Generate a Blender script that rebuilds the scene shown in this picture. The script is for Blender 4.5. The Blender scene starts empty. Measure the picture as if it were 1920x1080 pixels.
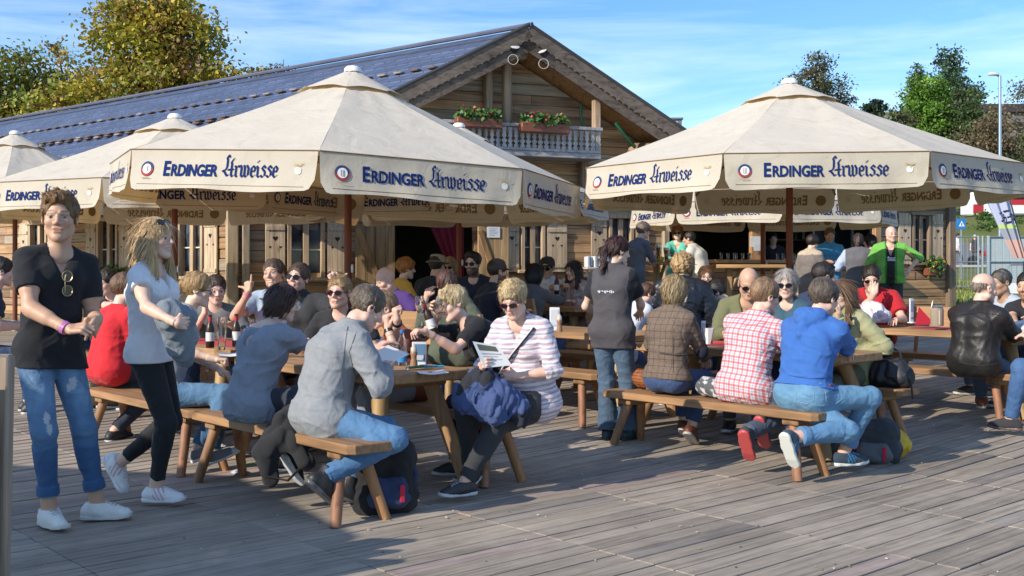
import bpy, math, random
import numpy as np
from mathutils import Vector, Matrix
rnd = random.Random(7)
SC = bpy.context.scene
COL = SC.collection
PI = math.pi
rad = math.radians
# ---------------------------------------------------------------- camera geometry (photo pixels 1920x1080)
F, CX, HY, CH = 2050., 960., 507., 1.4
GY = [0, 7.5, 12.5, 16, 20, 25, 45, 60, 80, 84, 100, 140, 220, 400]
GZ = [0, 0, .22, .28, .3, .43, 1.0, 1.69, 3.4, 5.4, 6, 13, 28, 40]
def gz(y): return float(np.interp(y, GY, GZ))
def at(px, py, Y): return Vector(((px-CX)/F*Y, Y, CH+(HY-py)/F*Y))
def gp(px, Y, dz=0.): return Vector(((px-CX)/F*Y, Y, gz(Y)+dz))
U = Vector((-.66, .75, 0)).normalized()
V = Vector((.75, .66, 0)).normalized()
# ---------------------------------------------------------------- materials
MATS = {}
class NT:
    def __init__(s, name):
        m = bpy.data.materials.new(name); m.use_nodes = True
        s.m = m; s.t = m.node_tree; s.n = s.t.nodes; s.b = s.n['Principled BSDF']; s.out = s.n['Material Output']
        MATS[name] = m
    def node(s, ty, **kw):
        n = s.n.new(ty)
        for k, v in kw.items():
            if k in ('inp',):
                for kk, vv in v.items():
                    if hasattr(vv, 'is_output') or isinstance(vv, bpy.types.NodeSocket): s.t.links.new(vv, n.inputs[kk])
                    else: n.inputs[kk].default_value = vv
            else: setattr(n, k, v)
        return n
    def link(s, a, b): s.t.links.new(a, b)
    def attr(s, name='Col'): return s.node('ShaderNodeAttribute', attribute_name=name)
    def math(s, op, a, b=None, c=None, clamp=False):
        n = s.node('ShaderNodeMath', operation=op, use_clamp=clamp)
        for i, v in enumerate((a, b, c)):
            if v is None: continue
            if isinstance(v, (int, float)): n.inputs[i].default_value = v
            else: s.link(v, n.inputs[i])
        return n.outputs[0]
    def mix(s, f, a, b, mode='MIX'):
        n = s.node('ShaderNodeMix', data_type='RGBA', blend_type=mode)
        for k, v in ((0, f), (6, a), (7, b)):
            if isinstance(v, (int, float)): n.inputs[k].default_value = v
            elif isinstance(v, tuple): n.inputs[k].default_value = v if len(v) == 4 else (*v, 1)
            else: s.link(v, n.inputs[k])
        return n.outputs[2]
    def noise(s, scale, detail=3, vec=None, rough=.55, dist=0.):
        n = s.node('ShaderNodeTexNoise'); n.inputs['Scale'].default_value = scale; n.inputs['Detail'].default_value = detail
        n.inputs['Roughness'].default_value = rough; n.inputs['Distortion'].default_value = dist
        if vec is not None: s.link(vec, n.inputs['Vector'])
        return n.outputs['Fac']
    def coord(s, which='Object', scale=None, rot=None):
        c = s.node('ShaderNodeTexCoord').outputs[which]
        if scale or rot:
            m = s.node('ShaderNodeMapping'); s.link(c, m.inputs['Vector'])
            if scale: m.inputs['Scale'].default_value = scale
            if rot: m.inputs['Rotation'].default_value = rot
            return m.outputs['Vector']
        return c
    def ramp(s, f, stops):
        n = s.node('ShaderNodeValToRGB'); e = n.color_ramp.elements
        while len(e) > 1: e.remove(e[0])
        for i, (p, c) in enumerate(stops):
            x = e[0] if i == 0 else e.new(p)
            x.position = p; x.color = (*c, 1) if len(c) == 3 else c
        s.link(f, n.inputs['Fac']); return n.outputs['Color']
    def bump(s, h, strength=.3, dist=.01, prev=None):
        n = s.node('ShaderNodeBump'); n.inputs['Strength'].default_value = strength; n.inputs['Distance'].default_value = dist
        s.link(h, n.inputs['Height'])
        if prev is not None: s.link(prev, n.inputs['Normal'])
        s.link(n.outputs['Normal'], s.b.inputs['Normal']); return n.outputs['Normal']
    def set(s, **kw):
        for k, v in kw.items(): s.b.inputs[k.replace('_', ' ')].default_value = v

def simple(name, rough=.6, var=.25, nscale=6., metal=0., bump=0., bscale=40., **kw):
    """colour from the Col attribute, modulated by procedural noise"""
    t = NT(name); a = t.attr().outputs['Color']
    f = t.noise(nscale, 4, t.coord())
    v = t.math('MULTIPLY_ADD', f, 2*var, 1-var)
    c = t.mix(1., a, v, 'MULTIPLY'); t.link(c, t.b.inputs['Base Color'])
    t.set(Roughness=rough, Metallic=metal)
    for k, x in kw.items(): t.b.inputs[k.replace('_', ' ')].default_value = x
    if bump: t.bump(t.noise(bscale, 4, t.coord()), bump, .01)
    return t.m

simple('paint', .45, .08, 8); simple('paper', .8, .04, 9); simple('metal', .35, .12, 8, metal=.9)
simple('plastic', .35, .06, 6); simple('leather', .5, .25, 9, bump=.35, bscale=35)
simple('stone', .85, .3, 3, bump=.3); simple('leafy', .55, .3, 3)
simple('gold', .5, .1, 5); simple('print', .95, .06, 30); MATS['print'].node_tree.nodes['Principled BSDF'].inputs['Specular IOR Level'].default_value = .05

def cloth_mat(name, bumps=.18, fine=260., rough=.92, var=.12, sheen=.06):
    t = NT(name); a = t.attr().outputs['Color']; co = t.coord()
    f = t.noise(22, 4, co); g = t.noise(fine, 2, co)
    v = t.math('MULTIPLY_ADD', f, 2*var, 1-var)
    v2 = t.math('MULTIPLY_ADD', g, 2*var, 1-var)
    c = t.mix(1., t.mix(1., a, v, 'MULTIPLY'), v2, 'MULTIPLY')
    t.link(c, t.b.inputs['Base Color']); t.set(Roughness=rough, Sheen_Weight=sheen)
    p = t.bump(t.noise(9, 3, co, .5, 1.2), bumps, .03)
    t.bump(g, .25, .002, p)
    return t
cloth_mat('cloth'); cloth_mat('heather', .35, 150, .92, .17)
t = cloth_mat('denim', .55, 420, .85, .16)
t = cloth_mat('puffer', .6, 90, .35, .1, 0)

def pat_cloth(name, fn, bumps=.45):
    t = NT(name); co = t.coord()
    sep = t.node('ShaderNodeSeparateXYZ'); t.link(t.attr('pat').outputs['Vector'], sep.inputs[0])
    c = fn(t, sep.outputs[0], sep.outputs[1], sep.outputs[2]); g = t.noise(240, 2, co)
    v = t.math('MULTIPLY_ADD', g, .3, .85)
    t.link(t.mix(1., c, v, 'MULTIPLY'), t.b.inputs['Base Color']); t.set(Roughness=.92)
    p = t.bump(t.noise(9, 3, co, .5, 1.2), bumps, .03); t.bump(g, .2, .002, p)
def band(t, x, period, lo, hi, phase=0.):
    f = t.math('FRACT', t.math('MULTIPLY_ADD', x, 1./period, phase+50.))
    return t.math('MULTIPLY', t.math('GREATER_THAN', f, lo), t.math('LESS_THAN', f, hi))
def f_plaid(t, x, z, y):
    c = t.mix(.0, (.62, .6, .62), (1, 1, 1))
    for ax in (x, z):
        c = t.mix(t.math('MULTIPLY', band(t, ax, .040, .0, .34), .62), c, (.55, .035, .045))
        c = t.mix(t.math('MULTIPLY', band(t, ax, .040, .60, .76), .40), c, (.12, .16, .30))
    return c
def f_tweed(t, x, z, y):
    n = t.noise(190, 2, t.coord()); c = t.ramp(n, [(.3, (.09, .065, .05)), (.7, (.25, .19, .145))])
    for ax in (x, z):
        c = t.mix(t.math('MULTIPLY', band(t, ax, .052, .0, .12), .6), c, (.05, .035, .03))
        c = t.mix(t.math('MULTIPLY', band(t, ax, .052, .45, .55), .35), c, (.22, .12, .07))
        c = t.mix(t.math('MULTIPLY', band(t, ax, .0095, .0, .4), .25), c, (.06, .045, .035))
    return c
def f_stripe(t, x, z, y):
    zz = t.math('ADD', z, t.math('MULTIPLY', t.noise(5, 2, t.coord()), .015))
    n = t.noise(70, 3, t.coord(scale=(.25, .25, 1)))
    c = t.mix(0., (.66, .62, .66), (1, 1, 1))
    c = t.mix(t.math('MULTIPLY', band(t, zz, .030, .0, .35), n), c, (.10, .11, .2))
    c = t.mix(t.math('MULTIPLY', band(t, zz, .045, .5, .78), n), c, (.46, .22, .28))
    return c
def f_check(t, x, z, y):
    c = t.mix(0., (.35, .45, .62), (1, 1, 1))
    for ax in (x, z): c = t.mix(t.math('MULTIPLY', band(t, ax, .02, 0., .4), .4), c, (.75, .78, .85))
    return c
pat_cloth('plaid', f_plaid); pat_cloth('tweed', f_tweed, .3); pat_cloth('stripe', f_stripe); pat_cloth('check', f_check)

t = NT('skin'); a = t.attr().outputs['Color']; f = t.noise(30, 4, t.coord())
t.link(t.mix(1., a, t.math('MULTIPLY_ADD', f, .3, .85), 'MULTIPLY'), t.b.inputs['Base Color'])
t.set(Roughness=.5, Subsurface_Weight=.12, Subsurface_Scale=.02); t.b.inputs['Subsurface Radius'].default_value = (1, .35, .2)
t.bump(t.noise(160, 3, t.coord()), .12, .004)
t = NT('hair'); a = t.attr().outputs['Color']; co = t.coord(scale=(1, 1, .12)); f = t.noise(170, 4, co, .7)
c = t.mix(f, t.mix(1., a, (.35, .33, .3), 'MULTIPLY'), t.mix(1., a, (1.55, 1.5, 1.45), 'MULTIPLY')); t.link(c, t.b.inputs['Base Color'])
t.set(Roughness=.42); t.bump(f, .8, .007)

def wood_mat(name, along, dark=.55, light=1.3, sc=1., rough=.6, bump=.3, knots=True):
    """grain stretched along an axis of the object; tint from Col"""
    t = NT(name); a = t.attr().outputs['Color']
    s = [18*sc]*3; s['xyz'.index(along)] = 1.1*sc
    co = t.coord(scale=tuple(s)); n = t.noise(1., 5, co, .6, .6)
    n2 = t.noise(5., 3, co); big = t.noise(1.3*sc, 3, t.coord())
    g = t.ramp(n, [(.28, (dark,)*3), (.5, (1,)*3), (.75, (light,)*3)])
    c = t.mix(1., a, g, 'MULTIPLY')
    c = t.mix(1., c, t.math('MULTIPLY_ADD', n2, .4, .8), 'MULTIPLY')
    c = t.mix(1., c, t.math('MULTIPLY_ADD', big, .9, .55), 'MULTIPLY')
    if knots:
        vo = t.node('ShaderNodeTexVoronoi'); vo.inputs['Scale'].default_value = 1.
        k = [3.*sc]*3; k['xyz'.index(along)] = 1.3*sc
        t.link(t.coord(scale=tuple(k)), vo.inputs['Vector'])
        kn = t.ramp(vo.outputs['Distance'], [(.03, (.3, .25, .22)), (.12, (1, 1, 1))]); c = t.mix(.8, c, t.mix(1., c, kn, 'MULTIPLY'))
    t.link(c, t.b.inputs['Base Color']); t.set(Roughness=rough)
    t.bump(n, bump, .006); return t
wood_mat('wood_x', 'x'); wood_mat('wood_y', 'y'); wood_mat('wood_z', 'z')
wood_mat('oldwood_x', 'x', .38, 1.45, .8, .8, .6); wood_mat('oldwood_z', 'z', .45, 1.35, .8, .8, .5)

# fabric of the parasols: thin translucent canvas
def canvas(name, col, trans):
    t = NT(name); co = t.coord(); n = t.noise(2.2, 4, co); w = t.noise(500, 1, co)
    c = t.mix(n, col, tuple(x*.82 for x in col)); st = t.ramp(t.noise(5., 6, co, .7), [(.32, (.8, .77, .7)), (.46, (1, 1, 1))])
    c = t.mix(.5, c, t.mix(1., c, st, 'MULTIPLY'))
    t.link(c, t.b.inputs['Base Color']); t.set(Roughness=.85)
    nb = t.bump(t.noise(3.5, 4, co, .5, .8), .35, .04)
    nb = t.bump(w, .12, .002, nb)
    tr = t.node('ShaderNodeBsdfTranslucent'); tr.inputs['Color'].default_value = (.55, .34, .12, 1)
    mx = t.node('ShaderNodeMixShader'); mx.inputs[0].default_value = trans
    t.link(t.b.outputs[0], mx.inputs[1]); t.link(tr.outputs[0], mx.inputs[2]); t.link(mx.outputs[0], t.out.inputs['Surface'])
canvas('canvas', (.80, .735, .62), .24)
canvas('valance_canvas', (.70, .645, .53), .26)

t = NT('glass'); t.set(Roughness=.02, IOR=1.45, Transmission_Weight=1.); t.b.inputs['Base Color'].default_value = (.95, .97, .97, 1)
t.bump(t.noise(30, 2, t.coord()), .05, .002)
t = NT('dark_glass'); t.set(Roughness=.04); t.b.inputs['Base Color'].default_value = (.012, .013, .018, 1)
t.bump(t.noise(8, 2, t.coord()), .02, .002)
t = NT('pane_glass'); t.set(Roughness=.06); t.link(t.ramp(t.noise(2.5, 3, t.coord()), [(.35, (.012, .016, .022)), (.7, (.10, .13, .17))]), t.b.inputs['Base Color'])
t = NT('beer'); t.set(Roughness=.05, Transmission_Weight=.3); t.link(t.ramp(t.noise(20, 2, t.coord()), [(.3, (.30, .10, .012)), (.7, (.45, .18, .03))]), t.b.inputs['Base Color'])

# ---------------------------------------------------------------- mesh building
def _cb():
    vs, ix = [], {}
    for sx in (-1, 1):
        for sy in (-1, 1):
            for sz in (-1, 1):
                for ax in range(3): ix[(sx, sy, sz, ax)] = len(vs); vs.append(((sx, sy, sz), ax))
    fs = []
    for ax in range(3):
        b, c = (ax+1) % 3, (ax+2) % 3
        for s in (-1, 1):
            q = []
            for (p, r) in ((-1, -1), (1, -1), (1, 1), (-1, 1)):
                k = [0]*3; k[ax] = s; k[b] = p; k[c] = r; q.append(ix[(*k, ax)])
            fs.append(q if s > 0 else q[::-1])
        for sb in (-1, 1):
            for sc in (-1, 1):
                q = []
                for (sa, x) in ((-1, b), (1, b), (1, c), (-1, c)):
                    k = [0]*3; k[ax] = sa; k[b] = sb; k[c] = sc; q.append(ix[(*k, x)])
                fs.append(q if sb*sc < 0 else q[::-1])
    for sx in (-1, 1):
        for sy in (-1, 1):
            for sz in (-1, 1):
                q = [ix[(sx, sy, sz, a)] for a in range(3)]
                fs.append(q if sx*sy*sz > 0 else q[::-1])
    return vs, fs
CBV, CBF = _cb()
def frame(d, up=Vector((0, 0, 1))):
    d = Vector(d).normalized()
    if abs(d.dot(up)) > .98: up = Vector((0, 1, 0))
    x = d.cross(up).normalized(); return x, x.cross(d), d
class MB:
    def __init__(s, col=(.5, .5, .5)): s.v = []; s.f = []; s.c = []; s.col = col; s.mi = []
    def add(s, vs, fs, col=None, mi=0):
        o = len(s.v); s.v.extend([tuple(x) for x in vs]); s.f.extend([[i+o for i in q] for q in fs])
        s.c.extend([col or s.col]*len(vs)); s.mi.extend([mi]*len(fs)); return s
    def box(s, c, size, b=.004, R=None, col=None, mi=0):
        c = Vector(c); h = [x/2 for x in size]; b = min(b, min(h)*.9); vs = []
        for sg, ax in CBV:
            p = Vector([sg[i]*(h[i]-(0 if i == ax else b)) for i in range(3)])
            vs.append(c+(R @ p if R is not None else p))
        return s.add(vs, CBF, col, mi)
    def tube(s, pts, radii, n=8, col=None, caps=True, mi=0, flat=1.):
        pts = [Vector(p) for p in pts]; vs = []; fs = []; px = None
        if isinstance(radii, (int, float)): radii = [radii]*len(pts)
        for i, p in enumerate(pts):
            d = (pts[min(i+1, len(pts)-1)]-pts[max(i-1, 0)])
            if px is None: x, y, d = frame(d)
            else:
                d = d.normalized(); x = (px-d*px.dot(d)).normalized(); y = x.cross(d)
            px = x
            for k in range(n):
                a = 2*PI*k/n; vs.append(p+(x*math.cos(a)+y*math.sin(a)*flat)*radii[i])
        m = len(pts)
        for i in range(m-1):
            for k in range(n): fs.append([i*n+k, i*n+(k+1) % n, (i+1)*n+(k+1) % n, (i+1)*n+k])
        if caps: fs.append(list(range(n))[::-1]); fs.append([(m-1)*n+k for k in range(n)])
        return s.add(vs, fs, col, mi)
    def lathe(s, c, prof, n=16, col=None, R=None, mi=0):
        c = Vector(c); vs = []; fs = []
        for r, z in prof:
            for k in range(n):
                a = 2*PI*k/n; p = Vector((r*math.cos(a), r*math.sin(a), z)); vs.append(c+(R @ p if R is not None else p))
        for i in range(len(prof)-1):
            for k in range(n): fs.append([i*n+k, i*n+(k+1) % n, (i+1)*n+(k+1) % n, (i+1)*n+k])
        fs.append(list(range(n))[::-1]); fs.append([(len(prof)-1)*n+k for k in range(n)])
        return s.add(vs, fs, col, mi)
    def prism(s, poly, o, ex, ey, ez, depth, col=None, mi=0):
        """polygon (2D) in plane o,ex,ey extruded along ez by depth"""
        o, ex, ey, ez = map(Vector, (o, ex, ey, ez)); n = len(poly)
        a = [o+ex*p[0]+ey*p[1] for p in poly]; b = [p+ez*depth for p in a]
        fs = [list(range(n))[::-1], list(range(n, 2*n))]+[[i, (i+1) % n, n+(i+1) % n, n+i] for i in range(n)]
        return s.add(a+b, fs, col, mi)
    def grid(s, fn, nu, nv, col=None, mi=0):
        vs = [fn(i/nu, j/nv) for j in range(nv+1) for i in range(nu+1)]; w = nu+1
        return s.add(vs, [[j*w+i, j*w+i+1, (j+1)*w+i+1, (j+1)*w+i] for j in range(nv) for i in range(nu)], col, mi)
    def ball(s, c, r, n=10, col=None, mi=0, sc=(1, 1, 1)):
        c = Vector(c); prof = [(r*math.sin(PI*i/n), -r*math.cos(PI*i/n)) for i in range(1, n)]; vs = []; fs = []
        k2 = n*2
        for rr, z in prof:
            for k in range(k2):
                a = 2*PI*k/k2; vs.append(c+Vector((rr*math.cos(a)*sc[0], rr*math.sin(a)*sc[1], z*sc[2])))
        for i in range(len(prof)-1):
            for k in range(k2): fs.append([i*k2+k, i*k2+(k+1) % k2, (i+1)*k2+(k+1) % k2, (i+1)*k2+k])
        fs.append(list(range(k2))[::-1]); fs.append([(len(prof)-1)*k2+k for k in range(k2)])
        return s.add(vs, fs, col, mi)
    def build(s, name, mat, parent=None, smooth=40, loc=None, rz=0.):
        return mkmesh(name, s.v, s.f, s.c, mat, parent, smooth, loc, rz, s.mi)
def mkmesh(name, v, f, c, mat, parent=None, smooth=40, loc=None, rz=0., mi=None):
    me = bpy.data.meshes.new(name)
    if isinstance(v, np.ndarray):
        me.vertices.add(len(v)); me.vertices.foreach_set('co', v.astype(np.float32).ravel())
        f = np.asarray(f); k = f.shape[1]
        me.loops.add(f.size); me.loops.foreach_set('vertex_index', f.astype(np.int32).ravel())
        me.polygons.add(len(f)); me.polygons.foreach_set('loop_start', np.arange(0, f.size, k, dtype=np.int32))
        me.polygons.foreach_set('loop_total', np.full(len(f), k, dtype=np.int32))
        me.update(calc_edges=True)
    else:
        me.from_pydata([tuple(x) for x in v], [], f)
    c = np.asarray(c, dtype=np.float32)
    if c.ndim == 1: c = np.tile(c, (len(v), 1))
    ca = np.ones((len(v), 4), np.float32); ca[:, :3] = c[:, :3]
    at_ = me.color_attributes.new('Col', 'FLOAT_COLOR', 'POINT'); at_.data.foreach_set('color', ca.ravel())
    for m in (mat if isinstance(mat, (list, tuple)) else [mat]): me.materials.append(MATS[m])
    if mi is not None and isinstance(mat, (list, tuple)): me.polygons.foreach_set('material_index', mi)
    if smooth:
        me.polygons.foreach_set('use_smooth', [True]*len(me.polygons))
        if smooth < 180: me.set_sharp_from_angle(angle=rad(smooth))
    o = bpy.data.objects.new(name, me); COL.objects.link(o)
    if parent is not None: o.parent = parent
    if loc is not None: o.location = loc
    if rz: o.rotation_euler = (0, 0, rz)
    return o
def tag(o, label=None, cat=None, group=None, kind=None):
    if label: o['label'] = label
    if cat: o['category'] = cat
    if group: o['group'] = group
    if kind: o['kind'] = kind
    return o
def thing(name, label, cat, loc=(0, 0, 0), rz=0., group=None):
    o = bpy.data.objects.new(name, None); COL.objects.link(o); o.location = loc; o.rotation_euler = (0, 0, rz)
    o.empty_display_size = .1
    return tag(o, label, cat, group)
def dup(o, loc=None, rz=None, label=None, parent=None):
    c = o.copy(); COL.objects.link(c)
    if parent is not None: c.parent = parent
    if loc is not None: c.location = loc
    if rz is not None: c.rotation_euler = (0, 0, rz)
    if label: c['label'] = label
    for ch in list(o.children): dup(ch, parent=c)
    return c
def rotm(ax, deg): return Matrix.Rotation(rad(deg), 3, ax)
# ---------------------------------------------------------------- people: signed-distance bodies meshed with surface nets
A = lambda *x: np.array(x, dtype=np.float32)
def nrm(v): return v/(np.linalg.norm(v)+1e-9)
def smin(a, b, k):
    h = np.clip(.5+.5*(b-a)/k, 0, 1); return b+(a-b)*h-k*h*(1-h)
def cap(P, a, b, ra, rb=None):
    rb = ra if rb is None else rb; ba = b-a; d = P-a
    t = np.clip((d @ ba)/(ba @ ba+1e-9), 0, 1)
    return np.linalg.norm(d-t[:, None]*ba, axis=1)-(ra+(rb-ra)*t)
def ell(q, c, r):
    q = q-np.asarray(c, np.float32); r = np.asarray(r, np.float32)
    k0 = np.linalg.norm(q/r, axis=1); k1 = np.linalg.norm(q/(r*r), axis=1); return k0*(k0-1)/np.maximum(k1, 1e-6)
_nk = np.random.RandomState(3)
NKS = [(_nk.normal(size=(5, 3)).astype(np.float32), _nk.rand(5).astype(np.float32)*6.28) for _ in range(8)]
def wob(P, fr, seed=0):
    k, ph = NKS[seed % 8]; r = np.zeros(len(P), np.float32)
    for i in range(5): r += np.sin((P @ k[i])*fr*(.7+.25*i)+ph[i]+seed)
    return r/5
def fold(P, fr, seed=0):
    w = wob(P, fr, seed); w2 = wob(P+.05*w[:, None], fr*1.7, seed+3)
    return 1-2*np.abs(w*1.4)+.5*w2
def crease(P, fr, seed=0):
    w = wob(P, fr, seed); w2 = wob(P+.04*w[:, None], fr*.6, seed+4); return np.clip(1-np.abs(w+.35*w2)*3., 0, 1)**1.6
def sdf_mesh(f, lo, hi, h):
    lo = np.asarray(lo, np.float32); hi = np.asarray(hi, np.float32); B = 4
    nb = np.ceil((hi-lo)/(B*h)).astype(int)+1
    g = np.stack(np.meshgrid(*[np.arange(n) for n in nb], indexing='ij'), -1).reshape(-1, 3)
    ctr = (lo+(g*B+1.5)*h).astype(np.float32); d = f(ctr)
    act = np.abs(d) < 4.4*h
    D = np.repeat(np.repeat(np.repeat(d.reshape(nb), B, 0), B, 1), B, 2).astype(np.float32)
    o = np.stack(np.meshgrid(*[np.arange(B)]*3, indexing='ij'), -1).reshape(-1, 3)
    pi = ((g[act]*B)[:, None, :]+o[None]).reshape(-1, 3)
    if len(pi) == 0: return np.zeros((0, 3), np.float32), np.zeros((0, 4), int)
    D[pi[:, 0], pi[:, 1], pi[:, 2]] = f((lo+pi*h).astype(np.float32))
    for ax in range(3):
        sl = [slice(None)]*3
        for e in (0, -1): sl[ax] = e; D[tuple(sl)] = np.maximum(D[tuple(sl)], .5*h)
    S = (D < 0); n = np.array(D.shape)
    cs = [(i, j, k) for i in (0, 1) for j in (0, 1) for k in (0, 1)]
    cnt = np.zeros(n-1, np.uint8)
    for c in cs: cnt += S[c[0]:n[0]-1+c[0], c[1]:n[1]-1+c[1], c[2]:n[2]-1+c[2]]
    ac = (cnt > 0) & (cnt < 8); idx = np.full(n-1, -1, np.int64); cells = np.argwhere(ac); idx[ac] = np.arange(len(cells))
    pos = np.zeros((len(cells), 3), np.float32); num = np.zeros(len(cells), np.float32)
    for c in cs:
        for ax in range(3):
            if c[ax]: continue
            e = list(c); e[ax] = 1
            d0 = D[tuple((cells+c).T)]; d1 = D[tuple((cells+e).T)]; cr = (d0 < 0) != (d1 < 0)
            t = np.where(cr, d0/np.where(cr, d0-d1, 1), 0); p = np.tile(np.array(c, np.float32), (len(cells), 1)); p[:, ax] += t
            pos += p*cr[:, None]; num += cr
    vs = lo+h*(cells+pos/np.maximum(num, 1)[:, None])
    fs = []
    for ax in range(3):
        b, c = (ax+1) % 3, (ax+2) % 3
        s0 = [slice(1, -1)]*3; s0[ax] = slice(0, -1); s1 = list(s0); s1[ax] = slice(1, None)
        a0, a1 = S[tuple(s0)], S[tuple(s1)]; df = a0 != a1; P = np.argwhere(df)
        off = np.array([1, 1, 1]); off[ax] = 0; P = P+off; sg = a0[df]
        eb = np.zeros(3, int); eb[b] = 1; ec = np.zeros(3, int); ec[c] = 1
        q = np.stack([idx[tuple(x.T)] for x in (P, P-eb, P-eb-ec, P-ec)], 1)
        q[~sg] = q[~sg][:, ::-1]; fs.append(q)
    fs = np.concatenate(fs); fs = fs[(fs >= 0).all(1)]
    return vs.astype(np.float32), fs
def joinm(ms):
    vs, fs, o = [], [], 0
    for v, f in ms: vs.append(v); fs.append(f+o); o += len(v)
    return np.concatenate(vs), np.concatenate(fs)
def ik(S, T, a, b, hint):
    d = T-S; L = np.linalg.norm(d); m = (a+b)*.995
    if L > m: T = S+d/L*m; L = m
    L = max(L, abs(a-b)+.02); dn = nrm(T-S); x = (a*a-b*b+L*L)/(2*L); y = math.sqrt(max(a*a-x*x, 1e-6))
    hp = hint-dn*(hint @ dn); return S+dn*x+nrm(hp)*y, T
def rotv(v, k, a): return v*math.cos(a)+np.cross(k, v)*math.sin(a)+k*(k @ v)*(1-math.cos(a))
TONES = dict(fair=(.68, .47, .37), tan=(.55, .335, .23), pink=(.67, .43, .34), brown=(.42, .25, .16))
HANDP = dict(relax=((22, 28), None), fist=((80, 95), None), grip=((52, 58), None), flat=((6, 8), None), hold=((38, 62), None),
             thumb=((82, 98), 'up'), shaka=((82, 98), 'shaka'))
CURL = (1.0, .96, 1.04, 1.12)
PEOPLE = []
def person(label, Y, hx, face, sit=True, hy=None, group=None, **k):
    g = lambda n, d=None: k.get(n, d)
    fem = g('fem', False); ht = g('ht', 1.66 if fem else 1.78); s = ht/1.75; w = g('w', .93 if fem else 1.04)
    base_z = gz(Y)+g('dz', 0.); seat = g('seat', .46); res = g('res', min(max(Y*.00105, .006), .017))
    fa = rad(face); fwd = (math.sin(fa), math.cos(fa)); X0 = (hx-CX)/F*Y
    pz0 = seat+.10*s if sit else .93*s-g('drop', 0.)
    tors = 1.
    def rv(l, sd): return A(math.sin(sd), math.sin(l)*math.cos(sd), math.cos(l)*math.cos(sd))
    for it in range(4):
        lean, bend, side, tw = rad(g('lean', 8 if sit else 1)), rad(g('bend', 12 if sit else 2)), rad(g('side', 0)), rad(g('twist', 0))
        d1, d2, d3 = rv(lean*.75, side*.6), rv(lean, side), rv(lean+bend, side)
        P = A(0, 0, pz0); W = P+d1*.19*s*tors; C = W+d2*.17*s*tors; N = C+d3*.165*s*tors
        Rt0 = A(math.cos(tw), -math.sin(tw), 0); Rt = nrm(Rt0-d3*(Rt0 @ d3)); Ft = np.cross(d3, Rt)
        nd = nrm(d3*.6+A(0, 0, .4)+Ft*.12); Nj = N+nd*.066*s
        hyaw, hpit, hrol = g('head', (0, 8, 0)); hyw = tw+rad(hyaw); hp = rad(hpit)
        hf = A(math.sin(hyw)*math.cos(hp), math.cos(hyw)*math.cos(hp), -math.sin(hp)); hr = nrm(np.cross(hf, A(0, 0, 1)))
        hr = rotv(hr, hf, rad(hrol)); hu = np.cross(hr, hf); RH = np.stack([hr, hf, hu], 1); hs = s*g('hsize', 1.03)*(1. if not fem else .97)
        Hc = Nj-RH @ (A(0, -.022, -.10)*hs)
        if hy is None: break
        wy = Y+Hc[0]*-math.sin(fa)+Hc[1]*math.cos(fa)
        ztar = CH+(HY-hy)/F*wy-base_z; top = Hc[2]+.118*hs; e = ztar-top
        if sit: tors = min(max(tors+e/(.5*s), .78), 1.2)
        else: sc = ztar/top; s *= sc; pz0 *= sc
    loc_x = X0; loc_y = Y
    # put the head at its place in the picture by moving the whole figure sideways
    cx_, sy_ = Hc[0]*math.cos(fa)+Hc[1]*math.sin(fa), -Hc[0]*math.sin(fa)+Hc[1]*math.cos(fa)
    loc_x = (hx-CX)/F*(Y+sy_)-cx_
    def loc(t):
        if isinstance(t[0], str):
            p = at(t[1], t[2], t[3]); dx, dy = p.x-loc_x, p.y-loc_y
            return A(dx*math.cos(fa)-dy*math.sin(fa), dx*math.sin(fa)+dy*math.cos(fa), p.z-base_z)
        return A(*t)
    lx = .150 if fem else .170
    SH = {sd: N-d3*.072*s+Rt*sd*lx*s*w for sd in (-1, 1)}
    EL, WR, HD = {}, {}, {}
    for sd, nm in ((1, 'r'), (-1, 'l')):
        tgt = g(nm+'a')
        if tgt is None: tgt = (sd*.2, .34, .80) if sit else (sd*.26, .05, .82*s)
        T = loc(tgt); hint = g(nm+'e'); hint = A(sd*.6, -.35, -.8) if hint is None else A(*hint)
        EL[sd], WR[sd] = ik(SH[sd], T, .285*s, .255*s, hint)
        hd = g(nm+'d'); HD[sd] = nrm(WR[sd]-EL[sd]) if hd is None else nrm(A(*hd))
    HP = {sd: P+A(sd*.084*s*w, 0, -.015) for sd in (-1, 1)}
    KN, AN, TO, TU = {}, {}, {}, {}
    for sd, nm in ((1, 'r'), (-1, 'l')):
        tgt = g(nm+'f'); tgt = ((sd*.13, .40, 0.) if sit else (sd*.11, .0, 0.)) if tgt is None else tgt
        T = loc(tgt[:3] if not isinstance(tgt[0], str) else tgt[:4]); T = T+A(0, 0, .088*s)
        ty, tp = g(nm+'t', (sd*10, 0)); ty = rad(ty); tp = rad(tp)
        TO[sd] = A(math.sin(ty)*math.cos(tp), math.cos(ty)*math.cos(tp), -math.sin(tp)); TU[sd] = nrm(A(0, 0, 1)-TO[sd]*TO[sd][2])
        hint = g(nm+'k'); hint = (A(sd*.12, .5, 1.) if sit else A(sd*.1, 1, 0)) if hint is None else A(*hint)
        KN[sd], AN[sd] = ik(HP[sd], T, .424*s, .414*s, hint)
    bel = g('belly', 0.)
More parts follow.
